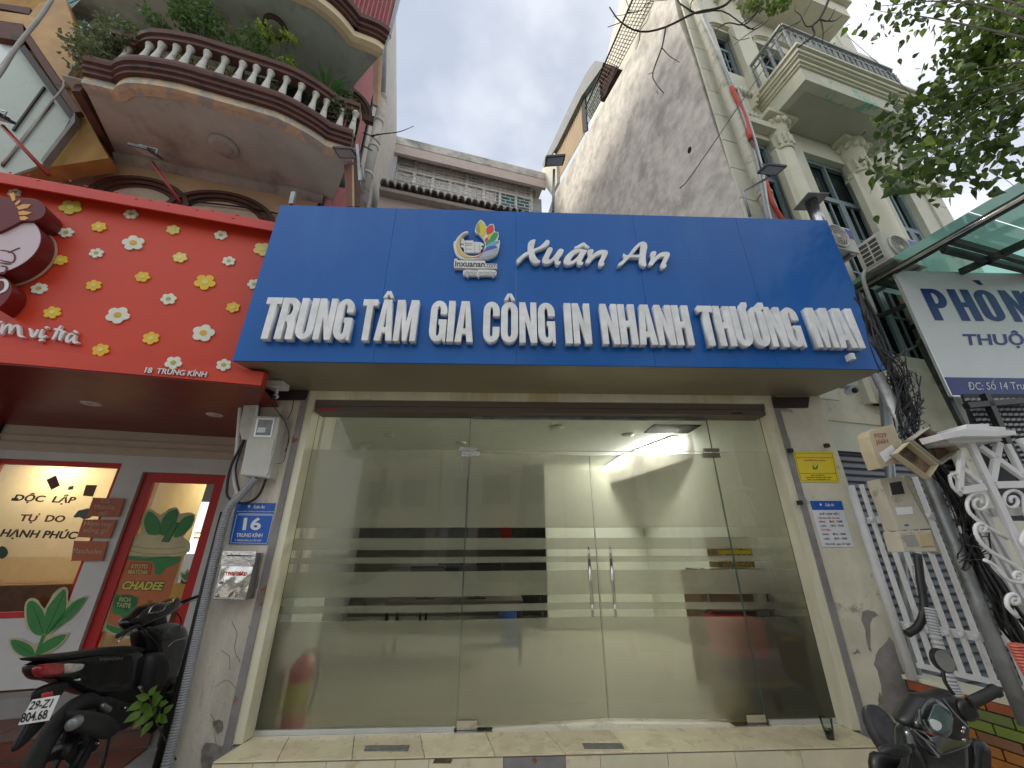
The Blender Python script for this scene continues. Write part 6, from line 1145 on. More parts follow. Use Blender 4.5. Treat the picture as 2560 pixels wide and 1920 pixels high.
fr = MB()
for a, b in (((1279, 379), (1431, 380)), ((1431, 380), (1454, 492)), ((1454, 492), (1306, 491)), ((1306, 491), (1279, 379))): q = px(cN(a, b), 'y', PY-.0056); fr.bar(q[0], q[1], .002, .002, YS)
fr.build('border_line', inkblack, ys_)
hr = plate(cN((1338, 573), (1468, 573), (1520, 760), (1390, 760)), PY, .005, paper, 'opening_hours', 'white opening hours board with a blue header on the right pillar below the yellow notice', 'sign')
MB().prism([p-YS*.006 for p in px(cN((1338, 573), (1468, 573), (1478, 610), (1350, 610)), 'y', PY)], YS*.001).build('header', signblue, hr)
n2 = lambda s, q, m, b=.0, sh=0, d=.0055: text(s, cN(*q), 'y', PY-d, .0008, m, hr, bold=b, shear=sh)
n2('Xuân An', ((1400, 582), (1438, 582), (1440, 595), (1402, 595)), white, .02, .3, .0062); n2('GIỜ LÀM VIỆC', ((1378, 619), (1460, 619), (1462, 632), (1381, 632)), navy, .02); n2('Thứ Hai đến thứ Sáu:', ((1374, 637), (1462, 637), (1464, 646), (1376, 646)), inkred, .02)
for s1_, s2_, y in (('SÁNG:', '8h15 - 12h00', 652), ('CHIỀU:', '13h15 - 17h30', 669), ('SÁNG:', '8h15 - 12h00', 703), ('CHIỀU:', '13h15 - 16h00', 721)):
    k = (y-652)*.27; n2(s1_, ((1377+k, y), (1404+k, y), (1406+k, y+9), (1379+k, y+9)), inkblack, .015); n2(s2_, ((1420+k, y), (1472+k, y), (1474+k, y+9), (1422+k, y+9)), inkblack, .015)
n2('Thứ Bảy:', ((1386, 686), (1424, 686), (1426, 696), (1388, 696)), inkred, .02); n2('Chủ nhật, ngày Lễ: Nghỉ', ((1402, 742), (1504, 742), (1507, 754), (1405, 754)), inkblack, .01)
MB().lathe(at(cN((1385, 588))[0], 'y', PY-.006), -YS, [(0, .012), (.001, .012)], 14).build('mini_logo', white, hr)
for p in cN((1410, 348), (1262, 368), (1300, 580)): o = MB().box(*[at(p, 'y', 3.99)+v for v in (Vector((-.02, -.02, -.02)), Vector((.02, .02, .02)))]).build('clip', MATS['rusty black steel'], shop)
# ------------------------------------------------------------------ poles, fence, brick base
pipe([(2208, 980), (2197+30, 1200), (2296, 1748), (2330, 1860)], 'y', 3.96, .042, galv, 'steel_pole', 'grey stained steel pole beside the right pillar', joints=False)
pipe([(2193, 935), (2262, 1080), (2322, 1200), (2440, 1495), (2570, 1815)], 'y', 2.75, .042, galv, 'steel_pole', 'bright steel pole carrying the meter cabinet and black cables', joints=False)
FS = 4.28
fence = thing('white_fence', 'white bar fence with round bolts standing on the coloured brick wall', 'fence', at(cYc((700, 660))[0], 's', FS)); wfp = M('white fence paint', (.70, .70, .70), .45, var=.05, stain=(.45, .44, .42), st_sc=5, st_lo=.62, st_hi=.7)
zb0 = at(cYc((740, 545))[0], 's', FS).z; ztop = at(cC((580, 215))[0], 's', FS).z; zr1 = at(cC((630, 400))[0], 's', FS).z; zr2 = at(cC((820, 955))[0], 's', FS).z
tb = [at(cYc((x, y))[0], 's', FS).dot(DX) for x, y in ((735, 548), (868, 572), (1120, 740), (1275, 645), (1470, 680), (1640, 720), (1800, 760))]
t0_, t1_ = tb[0], tb[-1]; stp = (tb[3]-tb[0])/3.4
for i in range(11):
    t_0 = t0_+.02+i*stp*.98
    if t_0 < 1.2: break
    MB().sbox(FS-.012, FS+.012, t_0-stp*.19, t_0+stp*.19, zb0, ztop).build('fence_bar', wfp, fence, .004)
    for z in (zr1, zr2): MB().sphere(V(FS-.024, t_0, z), .012, .022, .022, 10, (HX, DX, UP)).build('bolt', wfp, fence)
MB().sbox(FS-.015, FS+.015, 1.2, t0_+.05, zb0-.005, zb0+.03).build('rail', wfp, fence)
for z in (zr1, zr2): MB().sbox(FS+.021, FS+.05, 1.2, t0_+.12, z-.03, z+.03).build('rail', wfp, fence)
MB().tube([V(FS-.02, t0_+.11, zb0-.1), V(FS-.02, t0_+.11, ztop)], .035, 12).build('end_post', wfp, fence)
zc_ = at(cYc((800, 690))[0], 's', FS).z
bw = thing('brick_wall', 'low wall of orange and green glazed bricks under the white fence', 'wall', V(FS, 2.3, 0)); MB().sbox(FS+.012, FS+.2, 1.0, t0_+.2, -.05, zc_-.03).build('mortar_core', M('dark mortar', (.05, .045, .04), .9), bw)
MB().sbox(FS-.01, FS+.22, 1.0, t0_+.2, zc_-.03, zc_).build('coping', cream_wall, bw, .004)
bcol = [M('orange glazed brick', (.42, .16, .035), .35, var=.15), M('red glazed brick', (.34, .09, .04), .3, var=.15), M('green glazed brick', (.20, .26, .05), .35, var=.12), M('olive glazed brick', (.15, .20, .06), .35, var=.12), M('brown glazed brick', (.25, .12, .06), .4, var=.15)]
rb = random.Random(12); z = zc_-.035; row = 0
while z > .0:
    t_0 = t0_+.18-(.13 if row % 2 else 0); k = 0
    while t_0 > 1.15:
        L_ = .25; MB().sbox(FS-.006-rb.random()*.004, FS+.011, t_0-L_+.006, t_0-.006, z-.062, z).build('brick', bcol[(row//1+int(rb.random()*3)) % 5], bw, .003); t_0 -= L_
    z -= .072; row += 1
# meter cabinet on the pole
cZ = crop(2060, 1120, .229)
mc = thing('meter_cabinet', 'beige meter cabinet with an open black window beside the steel pole', 'meter box', at(cZ((900, 900))[0], 'y', 2.8)); beige = M('beige plastic', (.50, .47, .38), .5, var=.07, stain=(.25, .20, .14), st_sc=8, st_lo=.58, st_hi=.7)
cy_ = 2.72
MB().prism(px(cZ((600, 335), (855, 305), (1165, 880), (815, 903)), 'y', cy_), YS*.13+XS*.02).build('case', beige, mc, .006); MB().prism(px(cZ((812, 912), (1165, 895), (1240, 1130), (878, 1135)), 'y', cy_-.02), YS*.12).build('fuse_box', beige, mc, .006)
MB().prism(px(cZ((862, 305), (930, 290), (1290, 1160), (1245, 1140), (1168, 885)), 'y', cy_+.06), YS*.07).build('back_plate', beige, mc, .004)
MB().prism([p-YS*.006 for p in px(cZ((688, 372), (845, 350), (892, 512), (728, 530)), 'y', cy_)], YS*.005).build('window_frame', beige, mc, .002); MB().prism([p-YS*.008 for p in px(cZ((706, 382), (832, 364), (872, 500), (738, 515)), 'y', cy_)], YS*.002).build('open_window', black, mc)
MB().prism([p-YS*.003 for p in px(cZ((870, 955), (985, 945), (1035, 1070), (905, 1075)), 'y', cy_-.02)], YS*.002).build('fuse_window', M('fuse grey', (.30, .30, .29), .5), mc); MB().prism([p-YS*.008 for p in px(cZ((1015, 945), (1150, 935), (1190, 1070), (1050, 1075)), 'y', cy_-.02)], YS*.007).build('fuse_cover', M('yellowed plastic', (.48, .38, .22), .5), mc, .002)
MB().prism([p-YS*.002 for p in px(cZ((775, 650), (960, 640), (970, 720), (800, 732)), 'y', cy_)], YS*.001).build('paper_label', paper, mc); MB().prism([p-YS*.002 for p in px(cZ((875, 835), (920, 832), (924, 850), (880, 853)), 'y', cy_)], YS*.001).build('blue_label', signblue, mc)
MB().lathe(at(cZ((830, 590))[0], 'y', cy_), -YS, [(0, .026), (.003, .026)], 16).build('seal_disc', beige, mc)
tag(MB().tube(spline([at(p, 'y', 2.66) for p in cC((795, 575), (810, 700), (830, 850), (800, 940), (745, 980))], 6), .022, 8).build('cable', cable_m), 'thick black cable curving out below the meter cabinet', 'cable')
corr([at(p, 'y', 2.68) for p in cC((790, 635), (800, 700), (820, 800))], .024, conduit_m, 'conduit', 'short grey corrugated sleeve under the meter cabinet', .014)
corr([at(p, 'y', 2.6) for p in cC((860, 850), (890, 1000), (930, 1120), (970, 1230), (1000, 1300))], .030, conduit_m, 'conduit', 'grey corrugated conduit behind the scooter mirror', .014)
# junction boxes
jb = thing('junction_box', 'closed beige junction box with red handwriting hanging among the cables', 'junction box', at(cB((760, 1500))[0], 'y', 2.72)); jy = 2.60
MB().prism(smooth_poly(px(cB((645, 1400), (660, 1365), (700, 1350), (780, 1332), (800, 1345), (850, 1490), (862, 1530), (850, 1545), (730, 1583), (705, 1570)), 'y', jy), 2), YS*.10).build('case', M('tan plastic', (.50, .43, .29), .5, var=.08, stain=(.30, .18, .08), st_sc=5, st_lo=.6), jb, .006)
text('P029\nJ66H', cB((670, 1385), (745, 1378), (765, 1450), (690, 1455)), 'y', jy-.001, .001, M('faded red ink', (.35, .10, .06), .6), jb, bold=.0); MB().prism([p-YS*.002 for p in px(cB((705, 1500), (780, 1450), (815, 1500), (740, 1555)), 'y', jy)], YS*.001).build('paper_label', paper, jb)
def openbox(quad, d, depth, lab, mat, matin):
    t = thing('open_box', lab, 'junction box', at(cB(quad[0])[0], 'y', d)); q = px(cB(*quad), 'y', d); c = sum(q, Vector())/4; MB().prism([p+YS*depth for p in q], YS*.006).build('back', matin, t)
    for i in range(4): a, b = q[i], q[(i+1) % 4]; ia, ib = a.lerp(c, .05), b.lerp(c, .05); MB().prism([a, b, ib, ia], YS*depth).build('side', mat, t)
    return t
tanb = MATS['tan plastic']; dirty = M('dirty box inside', (.22, .16, .10), .8, var=.35, sc_=14, stain=(.05, .035, .025), st_sc=12)
openbox([(812, 1500), (885, 1432), (1060, 1570), (1010, 1645)], 2.52, .05, 'open rusty box lid hanging below the tan junction box', tanb, dirty); ob = openbox([(900, 1420), (1005, 1345), (1195, 1480), (1080, 1565)], 2.60, .07, 'open empty junction box with wire ends, right of the closed one', beige, dirty)
# cable bundle
cb = thing('cable_bundle', 'thick tangle of black cables hanging beside the blue sign and down the pole', 'cables', at(cB((870, 1300))[0], 'y', 2.8)); rc = random.Random(5)
main = cB((600, 560), (640, 690), (700, 850), (790, 1000), (860, 1150), (880, 1300), (940, 1450))+cC((1020, 330), (1080, 560), (1190, 760), (1290, 950), (1400, 1150))
for k in range(54):
    r = rc.uniform(.004, .011); a, b = (0, 12) if k < 12 else ((rc.randint(0, 5), rc.randint(6, 9)) if k < 24 else (6, 12)); sp_ = rc.uniform(-1, 1)
    P = [at((p[0]+sp_*14+rc.uniform(-9, 9)+(rc.uniform(-22, 22) if 3 <= i <= 6 else 0), p[1]+rc.uniform(-10, 10)), 'y', 2.78+rc.uniform(-.10, .10)) for i, p in enumerate(main[a:b])]
    if len(P) > 2: MB().tube(spline(P, 4), r, 5).build('cable', cable_m, cb)
for k in range(60):
    p = rc.choice(main[3:9]); P = [at((p[0]+rc.uniform(-42, 42), p[1]+rc.uniform(-60, 60)), 'y', 2.70+rc.uniform(-.08, .08)) for _ in range(4)]; MB().tube(spline(P, 4), rc.uniform(.002, .005), 4).build('loose_wire', cable_m, cb)
for i in range(9):
    c = at((2500+i*9, 1610+i*22), 'y', 2.5)
corr([at(p, 'y', 2.35) for p in cC((1290, 1030), (1330, 1110), (1380, 1200), (1440, 1330))], .035, M('red conduit', (.45, .10, .07), .5), 'conduit', 'short red corrugated conduit at the right edge of the photo', .022)
# ornate white gate post with scrolls
gy = 2.55; og = thing('scroll_gate', 'white wrought iron gate pier with scrolls, crosses and a flat capped top', 'gate', at(cZ((1900, 1400))[0], 'y', gy))
def zbar(a, b, w_, d=gy, cf=cZ, nm='bar'): q = px(cf(a, b), 'y', d); MB().bar(q[0], q[1], w_, .03, YS).build(nm, wfp, og, .003)
for a, b, w_ in (((1590, -60), (2450, 1750), .044), ((1500, 30), (1475, 480), .03), ((1490, 215), (1700, 380), .03), ((1480, 470), (1745, 425), .045), ((1860, 405), (2300, 395), .045), ((1690, -20), (2250, 380), .035), ((1905, -60), (1830, 370), .04), ((1990, -40), (2230, 420), .035), ((2130, -100), (2400, 250), .04)): zbar(a, b, w_)
for k, (x0, y0, x1, y1) in enumerate(((1330, 400, 2010, 1659), (1450, 480, 2120, 1700), (1690, 650, 2300, 1659), (1560, 520, 2200, 1700))): zbar((x0, y0), (x1, y1), .03, gy+.30, nm='rear_bar')
MB().prism(px(cB((1060, 1385), (1215, 1355), (1515, 1365), (1520, 1390), (1420, 1400), (1200, 1400), (1085, 1420)), 'y', gy-.1), YS*.14).build('cap', wfp, og, .004); MB().prism(px(cB((1225, 1328), (1355, 1325), (1360, 1340), (1455, 1345), (1460, 1366), (1215, 1358)), 'y', gy), YS*.3).build('cap_top', wfp, og, .004)
MB().prism(px(cB((1110, 1420), (1190, 1400), (1420, 1400), (1440, 1425), (1130, 1440)), 'y', gy-.04), YS*.2).build('cap_base', wfp, og, .004)
def spiral(cx, cy, R, turns, a0, sg, tail, r=.011):
    P = [(cx+R*(1-k/26*.88)*math.cos(a0+sg*turns*6.283*k/26), cy+R*(1-k/26*.88)*math.sin(a0+sg*turns*6.283*k/26)) for k in range(27)]
    P = [at(p, 'y', gy-.0) for p in cZ(*(tail[::-1]+P))]; MB().tube(spline(P, 2), r, 7).build('scroll', wfp, og)
spiral(1690, 600, 130, 1.6, 2.9, 1, [(1600, 720), (1760, 850), (2000, 990)]); spiral(2055, 575, 125, 1.6, -.2, -1, [(2183, 700), (2240, 800)]); spiral(1715, 880, 66, 1.4, 2.9, 1, [(1690, 1000), (1820, 1130), (2060, 1270), (2220, 1390)], .012)
spiral(2110, 1405, 60, 1.4, .3, -1, [(2150, 1470), (2010, 1440), (1870, 1290), (1750, 1220)], .011); spiral(2070, 1660, 75, 1.4, 3.0, 1, [(2010, 1740), (2120, 1850)], .012); spiral(1440, 330, 70, .5, 3.4, 1, [(1400, 420), (1500, 520)], .010)
MB().tube(spline([at(p, 'y', gy-.05) for p in cZ((2260, 820), (2160, 1010), (2230, 1100))], 4), .014, 6).build('scroll', wfp, og)
# ------------------------------------------------------------------ PHONG sign and glass canopy
CZ_ = at((2145, 728), 't', HT-.05).z; ty = at((2235, 677), 'z', CZ_).dot(YS); 
ps = thing('clinic_sign', 'white clinic sign with large dark blue letters under the glass canopy', 'sign', at((2500, 900), 'y', ty)); tl = at((2235, 677), 'y', ty); bl_ = at(cB((1130, 1158))[0], 'y', ty)
x0 = tl.dot(XS); z1 = tl.z-.01; z0 = bl_.z; x1 = x0+3.2
MB().bbox(x0, x1, ty, ty+.02, z0+.001, z1).build('board', paper, ps); f = MB()
for a, b, c_, d_ in ((x0-.012, x0, z0, z1), (x0, x1, z0-.012, z0), (x0, x1, z1, z1+.012)): f.bbox(a, b, ty-.004, ty+.03, c_, d_)
f.build('metal_edge', alu, ps); zs = at(cB((1085, 1050))[0], 'y', ty).z; MB().bbox(x0+.002, x1, ty-.002, ty-.0005, z0+.003, zs).build('blue_band', navy, ps)
yl2 = ty-.003; cAC = crop(2160, 500, .18083)
xa = at(cAC((772, 1225))[0], 'y', yl2); zT = xa.z; zB = at(cAC((960, 1659))[0], 'y', yl2).z; zB = at(cB((1030, 712))[0], 'y', yl2).z; H_ = zT-zB
xs_ = [at(p, 'y', yl2).dot(XS) for p in cAC((772, 1225), (1130, 1225), (1462, 1225), (1830, 1225))]
wq = H_*.43
for ch, xx, fn in (('P', xs_[0], gP), ('H', xs_[1], gH), ('O', xs_[2]+.0, gO), ('N', xs_[3], gN), ('G', xs_[3]+H_*.56, gG)):
    loops, w = fn(); k = (xs_[1]-xs_[0])*.80/.44; me = curve_mesh(loops, .5); place_mesh(me, 'letter', navy, B(xx, yl2, zB), XS*w*k, UP*H_, -YS*.0015, ps)
MB().prism([p for p in px(cAC((1500, 1107), (1590, 1107), (1650, 1172), (1590, 1172)), 'y', yl2-.0015)], YS*.0015).build('accent', navy, ps)
text('THUỘC', [(p[0], p[1]) for p in cB((1185, 772), (1640, 772), (1660, 878), (1215, 878))], 'y', yl2, .001, navy, ps, bold=.025); text('ĐC: Số 14 Trung Kính', cB((1225, 1068), (1720, 1062), (1740, 1135), (1240, 1140)), 'y', yl2-.001, .001, white, ps)
can = thing('glass_canopy', 'green tinted glass canopy on steel beams over the clinic sign', 'canopy', at((2145, 728), 'z', CZ_)); cg = glassmat('green canopy glass', (.42, .78, .66)); cgf = M('dusty canopy film', (.20, .42, .36), .4, var=.15)
sr = at((2145, 728), 'z', CZ_).dot(HX); sr2 = at((2495, 530), 'z', CZ_); sr = (sr+sr2.dot(HX))/2; tF = at((2560, 400), 's', sr).dot(DX) if False else at((2495, 530), 'z', CZ_).dot(DX)-1.2
GZ = CZ_+.14
cm = glassmat('canopy pane', (.45, .80, .68)); T = cm.node_tree; mix_ = [n for n in T.nodes if n.type == 'MIX_SHADER'][0]; d2 = T.nodes.new('ShaderNodeBsdfTranslucent'); d2.inputs[0].default_value = (.30, .62, .50, 1); m2_ = T.nodes.new('ShaderNodeMixShader'); m2_.inputs[0].default_value = .50; T.links.new(mix_.outputs[0], m2_.inputs[1]); T.links.new(d2.outputs[0], m2_.inputs[2]); T.links.new(m2_.outputs[0], [n for n in T.nodes if n.type == 'OUTPUT_MATERIAL'][0].inputs[0])
for i in range(3):
    for j in range(2):
        a = sr-.08+i*1.25; t_0 = tF+(HT-tF)*j/2; t_1 = tF+(HT-tF)*(j+1)/2-.01; o_ = MB().add([V(a, t_0, GZ), V(a+1.24, t_0, GZ), V(a+1.24, t_1, GZ), V(a, t_1, GZ)], [(0, 1, 2, 3)]).build('glass_pane', cm, can)
bmt = M('dark green steel beam', (.035, .05, .045), .5, metal=.3, stain=(.10, .08, .05), st_sc=8)
MB().bar(V(sr, HT-.02, CZ_), V(sr, tF, CZ_), .05, .09).build('side_beam', bmt, can); MB().tube([V(sr-.05, HT-.02, CZ_-.02), V(sr-.05, tF, CZ_-.02)], .022, 10).build('rail_tube', chrome, can)
for t_0 in (HT-.3, HT-1.1, tF+.02): MB().bar(V(sr, t_0, CZ_-.02), V(sr+3.7, t_0, CZ_-.02), .05, .09).build('cross_beam', bmt, can)
qb = [at(p, 'z', CZ_) for p in cAC((1090, 680), (2400, 1010), (1330, 1000), (2400, 520))]
MB().bar(qb[0], qb[1], .06, .08).build('diagonal_beam', bmt, can); MB().bar(qb[2], qb[3], .06, .08).build('diagonal_beam', bmt, can)
qb = [at(p, 'z', CZ_-.35) for p in cB((700, 690), (870, 620), (750, 820), (930, 740))]
for a, b in ((qb[0], qb[1]), (qb[2], qb[3])): MB().bar(a, b, .05, .05).build('brace', bmt, can)
MB().bar(at(cB((800, 930))[0], 'y', ty+.1), at(cB((950, 850))[0], 'y', ty+.1), .03, .03).build('brace', bmt, can); MB().bar(at(cB((940, 830))[0], 'y', ty+.1), at(cB((1200, 1340))[0], 'y', ty+.1), .05, .05).build('sign_post', bmt, can)
MB().tube([at(p, 'y', ty+.3) for p in cB((1150, 1155), (1240, 1330))], .04, 10).build('white_post', wfp, can)
# camera on the canopy
cam_ = thing('spot_camera', 'white spotlight on a curved arm fixed to the canopy rail', 'spotlight', at(cAC((1700, 330))[0], 'y', ty-.35)); yy = ty-.3
MB().tube(spline([at(p, 'y', yy) for p in cAC((1500, 400), (1640, 335), (1740, 340), (1780, 420), (1860, 450), (1870, 510), (1800, 570))], 5), .012, 8).build('arm', white, cam_)
MB().prism(px(cAC((1560, 430), (1700, 360), (1780, 430), (1770, 460), (1650, 525), (1600, 490)), 'y', yy), YS*.10).build('box', offwhite, cam_, .006); MB().prism(px(cAC((1790, 340), (1900, 380), (2055, 420), (2030, 480), (1930, 548), (1800, 510)), 'y', yy+.02), YS*.12).build('lamp_head', offwhite, cam_, .008); MB().prism(px(cAC((2045, 418), (2062, 425), (2035, 490), (1935, 550), (1925, 545), (2025, 480)), 'y', yy+.01), YS*.13).build('lens_rim', black, cam_); MB().prism(px(cAC((1770, 300), (1860, 130), (1890, 150), (1790, 320)), 'y', yy+.05), YS*.04).build('fin', black, cam_); MB().prism(px(cAC((1560, 300), (1850, 150), (1770, 300), (1600, 400)), 'y', yy+.12), YS*.02).build('plate', M('tan plate', (.38, .34, .30), .6), cam_)
# dark louvred screen under the sign at the right edge
lv = thing('louvre_screen', 'dark screen with pale square holes at the right edge behind the gate', 'screen', at((2500, 1100), 'y', 3.1)); MB().prism(px(cB((1200, 1150), (1750, 1150), (2000, 1900), (1450, 1900)), 'y', 3.25), YS*.02).build('backing', M('black screen', (.02, .02, .022), .6), lv)
lm = MB()
for i in range(14):
    for j in range(12):
        x, y = 1215+j*34+i*17, 1175+i*30
        if (x-1215)/2 < 0: continue
        lm.prism(px(cB((x, y), (x+22, y-4), (x+31, y+9), (x+8, y+14)), 'y', 3.22), YS*.01)
tag(lm.build('screen_cells', M('pale cell', (.32, .33, .34), .5), lv), kind='stuff')
for a, b in (((1330, 1150), (1560, 1659)), ((1220, 1220), (1700, 1180))): q = px(cB(a, b), 'y', 3.15); MB().bar(q[0], q[1], .05, .05).build('bar', black, lv)
MB().sbox(PS+2.2, 10, HT-.12, HT-.01, 0, 2.9).build('ground_wall', cream_wall, house)
# ------------------------------------------------------------------ air conditioners on the villa
acm = M('air conditioner white', (.58, .57, .51), .45, var=.05)
def ac(corner_t, corner_b, right, tF_, lab):
    a = st(corner_t, tF_); b = st(corner_b, tF_); r_ = st(right, tF_); s0 = (a[0]+b[0])/2; z1, z0 = a[1], b[1]; s1 = r_[0]
    t = thing('air_conditioner', lab, 'air conditioner', V((s0+s1)/2, tF_+.2, z0), 'air conditioner outdoor units on the villa'); MB().sbox(s0, s1, tF_, tF_+.34, z0, z1).build('casing', acm, t, .012)
    sc_ = s0+(s1-s0)*.40; zc = (z0+z1)/2; R = (z1-z0)*.42
    f = MB().lathe(V(sc_, tF_-.002, zc), DX, [(0, R), (.001, R)], 24).build('fan_shade_disc', M('fan shadow grey', (.18, .18, .17), .6), t)  # shade behind the fan grille painted as a flat grey disc
    for k in range(6):
        rr = R*(1-k*.15); n = 28; MB().tube([V(sc_+rr*math.cos(6.283*i/n), tF_-.014, zc+rr*math.sin(6.283*i/n)) for i in range(n+1)], .006 if k else .014, 5, False).build('fan_ring', acm, t)
    MB().lathe(V(sc_, tF_-.02, zc), DX, [(0, R*.16), (.012, R*.16)], 14).build('fan_hub', acm, t)
    n = 5
    MB().sbox(s0-.003, s0-.001, tF_+.05, tF_+.29, z0+.05, z1-.05).build('side_opening', M('coil grey', (.10, .10, .10), .6, var=.3, sc_=30), t)
    for i in range(n+1): z = z0+.05+(z1-z0-.10)*i/n; MB().sbox(s0-.012, s0-.003, tF_+.04, tF_+.30, z-.008, z+.008).build('side_grille_bar', acm, t)
    for i in range(3): tt = tF_+.05+.12*i; MB().sbox(s0-.014, s0-.0035, tt-.008, tt+.008, z0+.05, z1-.05).build('side_grille_bar', acm, t)
    MB().sbox(s0+(s1-s0)*.78, s0+(s1-s0)*.98, tF_-.003, tF_-.001, z0+(z1-z0)*.55, z1-.03).build('blue_label', signblue, t); MB().sbox(s0+(s1-s0)*.80, s0+(s1-s0)*.96, tF_-.005, tF_-.0035, z0+(z1-z0)*.66, z0+(z1-z0)*.72).build('label_line', inkred, t)
    for s_ in (s0+.1, s1-.15): MB().sbox(s_, s_+.05, tF_+.02, HT, z0-.04, z0-.002).build('bracket', galv, t)
    MB().tube(spline([V(s0+.05, tF_+.30, z0+.1), V(s0-.05, tF_+.35, z0-.1), V(s0, tF_+.40, z0-.6)], 5), .025, 8).build('hose', offwhite, t); return t
ac(cAC((205, 425))[0], cAC((385, 800))[0], cAC((770, 690))[0], 2.62, 'air conditioner outdoor unit just above the canopy with a white side grille')
ac(cB((355, 125))[0], cB((410, 270))[0], cB((600, 325))[0], 2.62, 'air conditioner outdoor unit half hidden behind the blue sign corner')
# ------------------------------------------------------------------ black motorbike on the left
hd = Vector((-.25, .968, 0)).normalized(); rt_ = Vector((hd.y, -hd.x, 0)); NRM['b'] = rt_; NRM['h'] = hd
ax0 = at(cBk((560, 1500))[0], 'z', .40); bc = ax0.dot(rt_); hcst = ax0.dot(hd)
bp_ = M('black motorbike paint', (.010, .011, .014), .22, var=.3, coat=.4); bpl = M('dull black plastic', (.010, .010, .011), .45, var=.2); seatm = M('black vinyl seat', (.016, .016, .017), .5, var=.2, sc_=20)
mbk = thing('motorbike', 'black scooter with number plate 29-Z1 804.68 parked before the tea shop', 'motorbike', Vector((ax0.x, ax0.y, 0)))
def pillow(pts, pl, d, half, mat, name, parent, cf=cBk, smooth=3, k=.86, outward=None):
    half *= .62 if pl == 'b' else 1; q = smooth_poly(px(cf(*pts), pl, d+half*.3), smooth); c = sum(q, Vector())/len(q); n = NRM[pl]; secs = []
    for f, o in ((.55, 0), (.80, -.12), (.93, -.35), (1, -.8), (1, -1.2), (.93, -1.65), (.80, -1.88), (.55, -2)): secs.append([c+(p-c)*(f if f < 1 else 1)+n*half*(o) for p in q])
    return MB().loft(secs).build(name, mat, parent)
R_ = .30
def wheel(c, ax, R, wt_, parent, spokes=5):
    u = UP; v = ax.cross(u).normalized(); n = 40; tyre = MB(); vs = []
    for i in range(n):
        a = 6.283*i/n; d_ = u*math.cos(a)+v*math.sin(a)
        for j in range(8): b = 6.283*j/8; vs.append(c+d_*(R-.05+.05*math.cos(b))+ax*wt_*math.sin(b))
    tyre.add(vs, [(i*8+j, i*8+(j+1) % 8, ((i+1) % n)*8+(j+1) % 8, ((i+1) % n)*8+j) for i in range(n) for j in range(8)], True); t = tyre.build('tyre', rubber, parent)
    r = MB(); vs = []
    for i in range(n):
        a = 6.283*i/n; d_ = u*math.cos(a)+v*math.sin(a); vs += [c+d_*(R-.09)+ax*.03, c+d_*(R-.12)+ax*.03, c+d_*(R-.12)-ax*.03, c+d_*(R-.09)-ax*.03]
    r.add(vs, [(i*4+j, i*4+(j+1) % 4, ((i+1) % n)*4+(j+1) % 4, ((i+1) % n)*4+j) for i in range(n) for j in range(4)], True); w_ = r.build('rim', bpl, parent)
    for i in range(spokes): a = 6.283*i/spokes+.3; d_ = u*math.cos(a)+v*math.sin(a); MB().bar(c+d_*.03, c+d_*(R-.11), .035, .02, ax).build('spoke', bpl, w_)
    MB().lathe(c-ax*.06, ax, [(0, .05), (.12, .05)], 14).build('hub', bpl, w_)
wheel(ax0, rt_, R_, .05, mbk); wf = ax0+hd*1.22; wheel(wf, rt_, R_, .045, mbk)
pillow([(370, 760), (480, 700), (760, 650), (1000, 615), (1200, 600), (1340, 620), (1340, 800), (1290, 960), (1180, 1010), (1000, 1010), (800, 1000), (640, 920), (540, 880), (420, 860)], 'b', bc, .12, bp_, 'rear_body', mbk)
pillow([(360, 690), (480, 655), (760, 625), (1000, 590), (1200, 578), (1340, 600), (1260, 650), (900, 665), (640, 695), (470, 715)], 'b', bc, .11, seatm, 'seat', mbk)
pillow([(345, 690), (370, 672), (600, 655), (620, 670), (480, 700), (380, 705)], 'b', bc, .09, bpl, 'grab_rail', mbk)
pillow([(1345, 420), (1500, 370), (1640, 375), (1700, 430), (1700, 560), (1640, 800), (1560, 1000), (1500, 1080), (1420, 1000), (1370, 700), (1350, 560)], 'b', bc+.02, .16, bp_, 'leg_shield', mbk)
pillow([(1400, 650), (1480, 630), (1540, 720), (1500, 900), (1420, 1010), (1330, 1000), (1350, 800)], 'b', bc+.06, .13, M('dark grey panel', (.045, .047, .05), .45), 'side_panel', mbk)
pillow([(1160, 372), (1250, 300), (1340, 225), (1460, 190), (1530, 200), (1620, 150), (1645, 205), (1560, 285), (1480, 330), (1330, 392), (1220, 445), (1180, 425)], 'b', bc, .10, bp_, 'handlebar_cowl', mbk)
pillow([(1330, 300), (1440, 300), (1500, 330), (1490, 600), (1400, 620), (1350, 480)], 'b', bc-.02, .09, bpl, 'steering_column', mbk)
pillow([(1010, 960), (1200, 940), (1330, 960), (1500, 1060), (1460, 1120), (1100, 1100), (1000, 1040)], 'b', bc, .11, bpl, 'footboard', mbk)
pillow([(900, 1020), (1100, 1030), (1260, 1090), (1200, 1290), (1000, 1330), (860, 1260), (820, 1120)], 'b', bc, .09, M('engine alloy dark', (.06, .065, .07), .5, metal=.5, var=.3, sc_=20), 'engine', mbk)
pillow([(640, 1350), (760, 1330), (900, 1400), (880, 1500), (740, 1560), (640, 1500)], 'b', bc+.0, .07, bpl, 'gearbox', mbk)
pillow([(650, 1165), (740, 1145), (900, 1160), (1040, 1230), (1080, 1330), (980, 1400), (820, 1360), (700, 1300)], 'b', bc+.12, .06, M('matt exhaust black', (.025, .025, .025), .7), 'muffler', mbk)
mc_ = at(cBk((650, 1265))[0], 'b', bc+.16); MB().lathe(mc_-hd*.03, hd, [(0, .012), (.0, .026), (.010, .034), (.05, .036), (.06, .034)], 18).build('muffler_cap', galv, mbk)
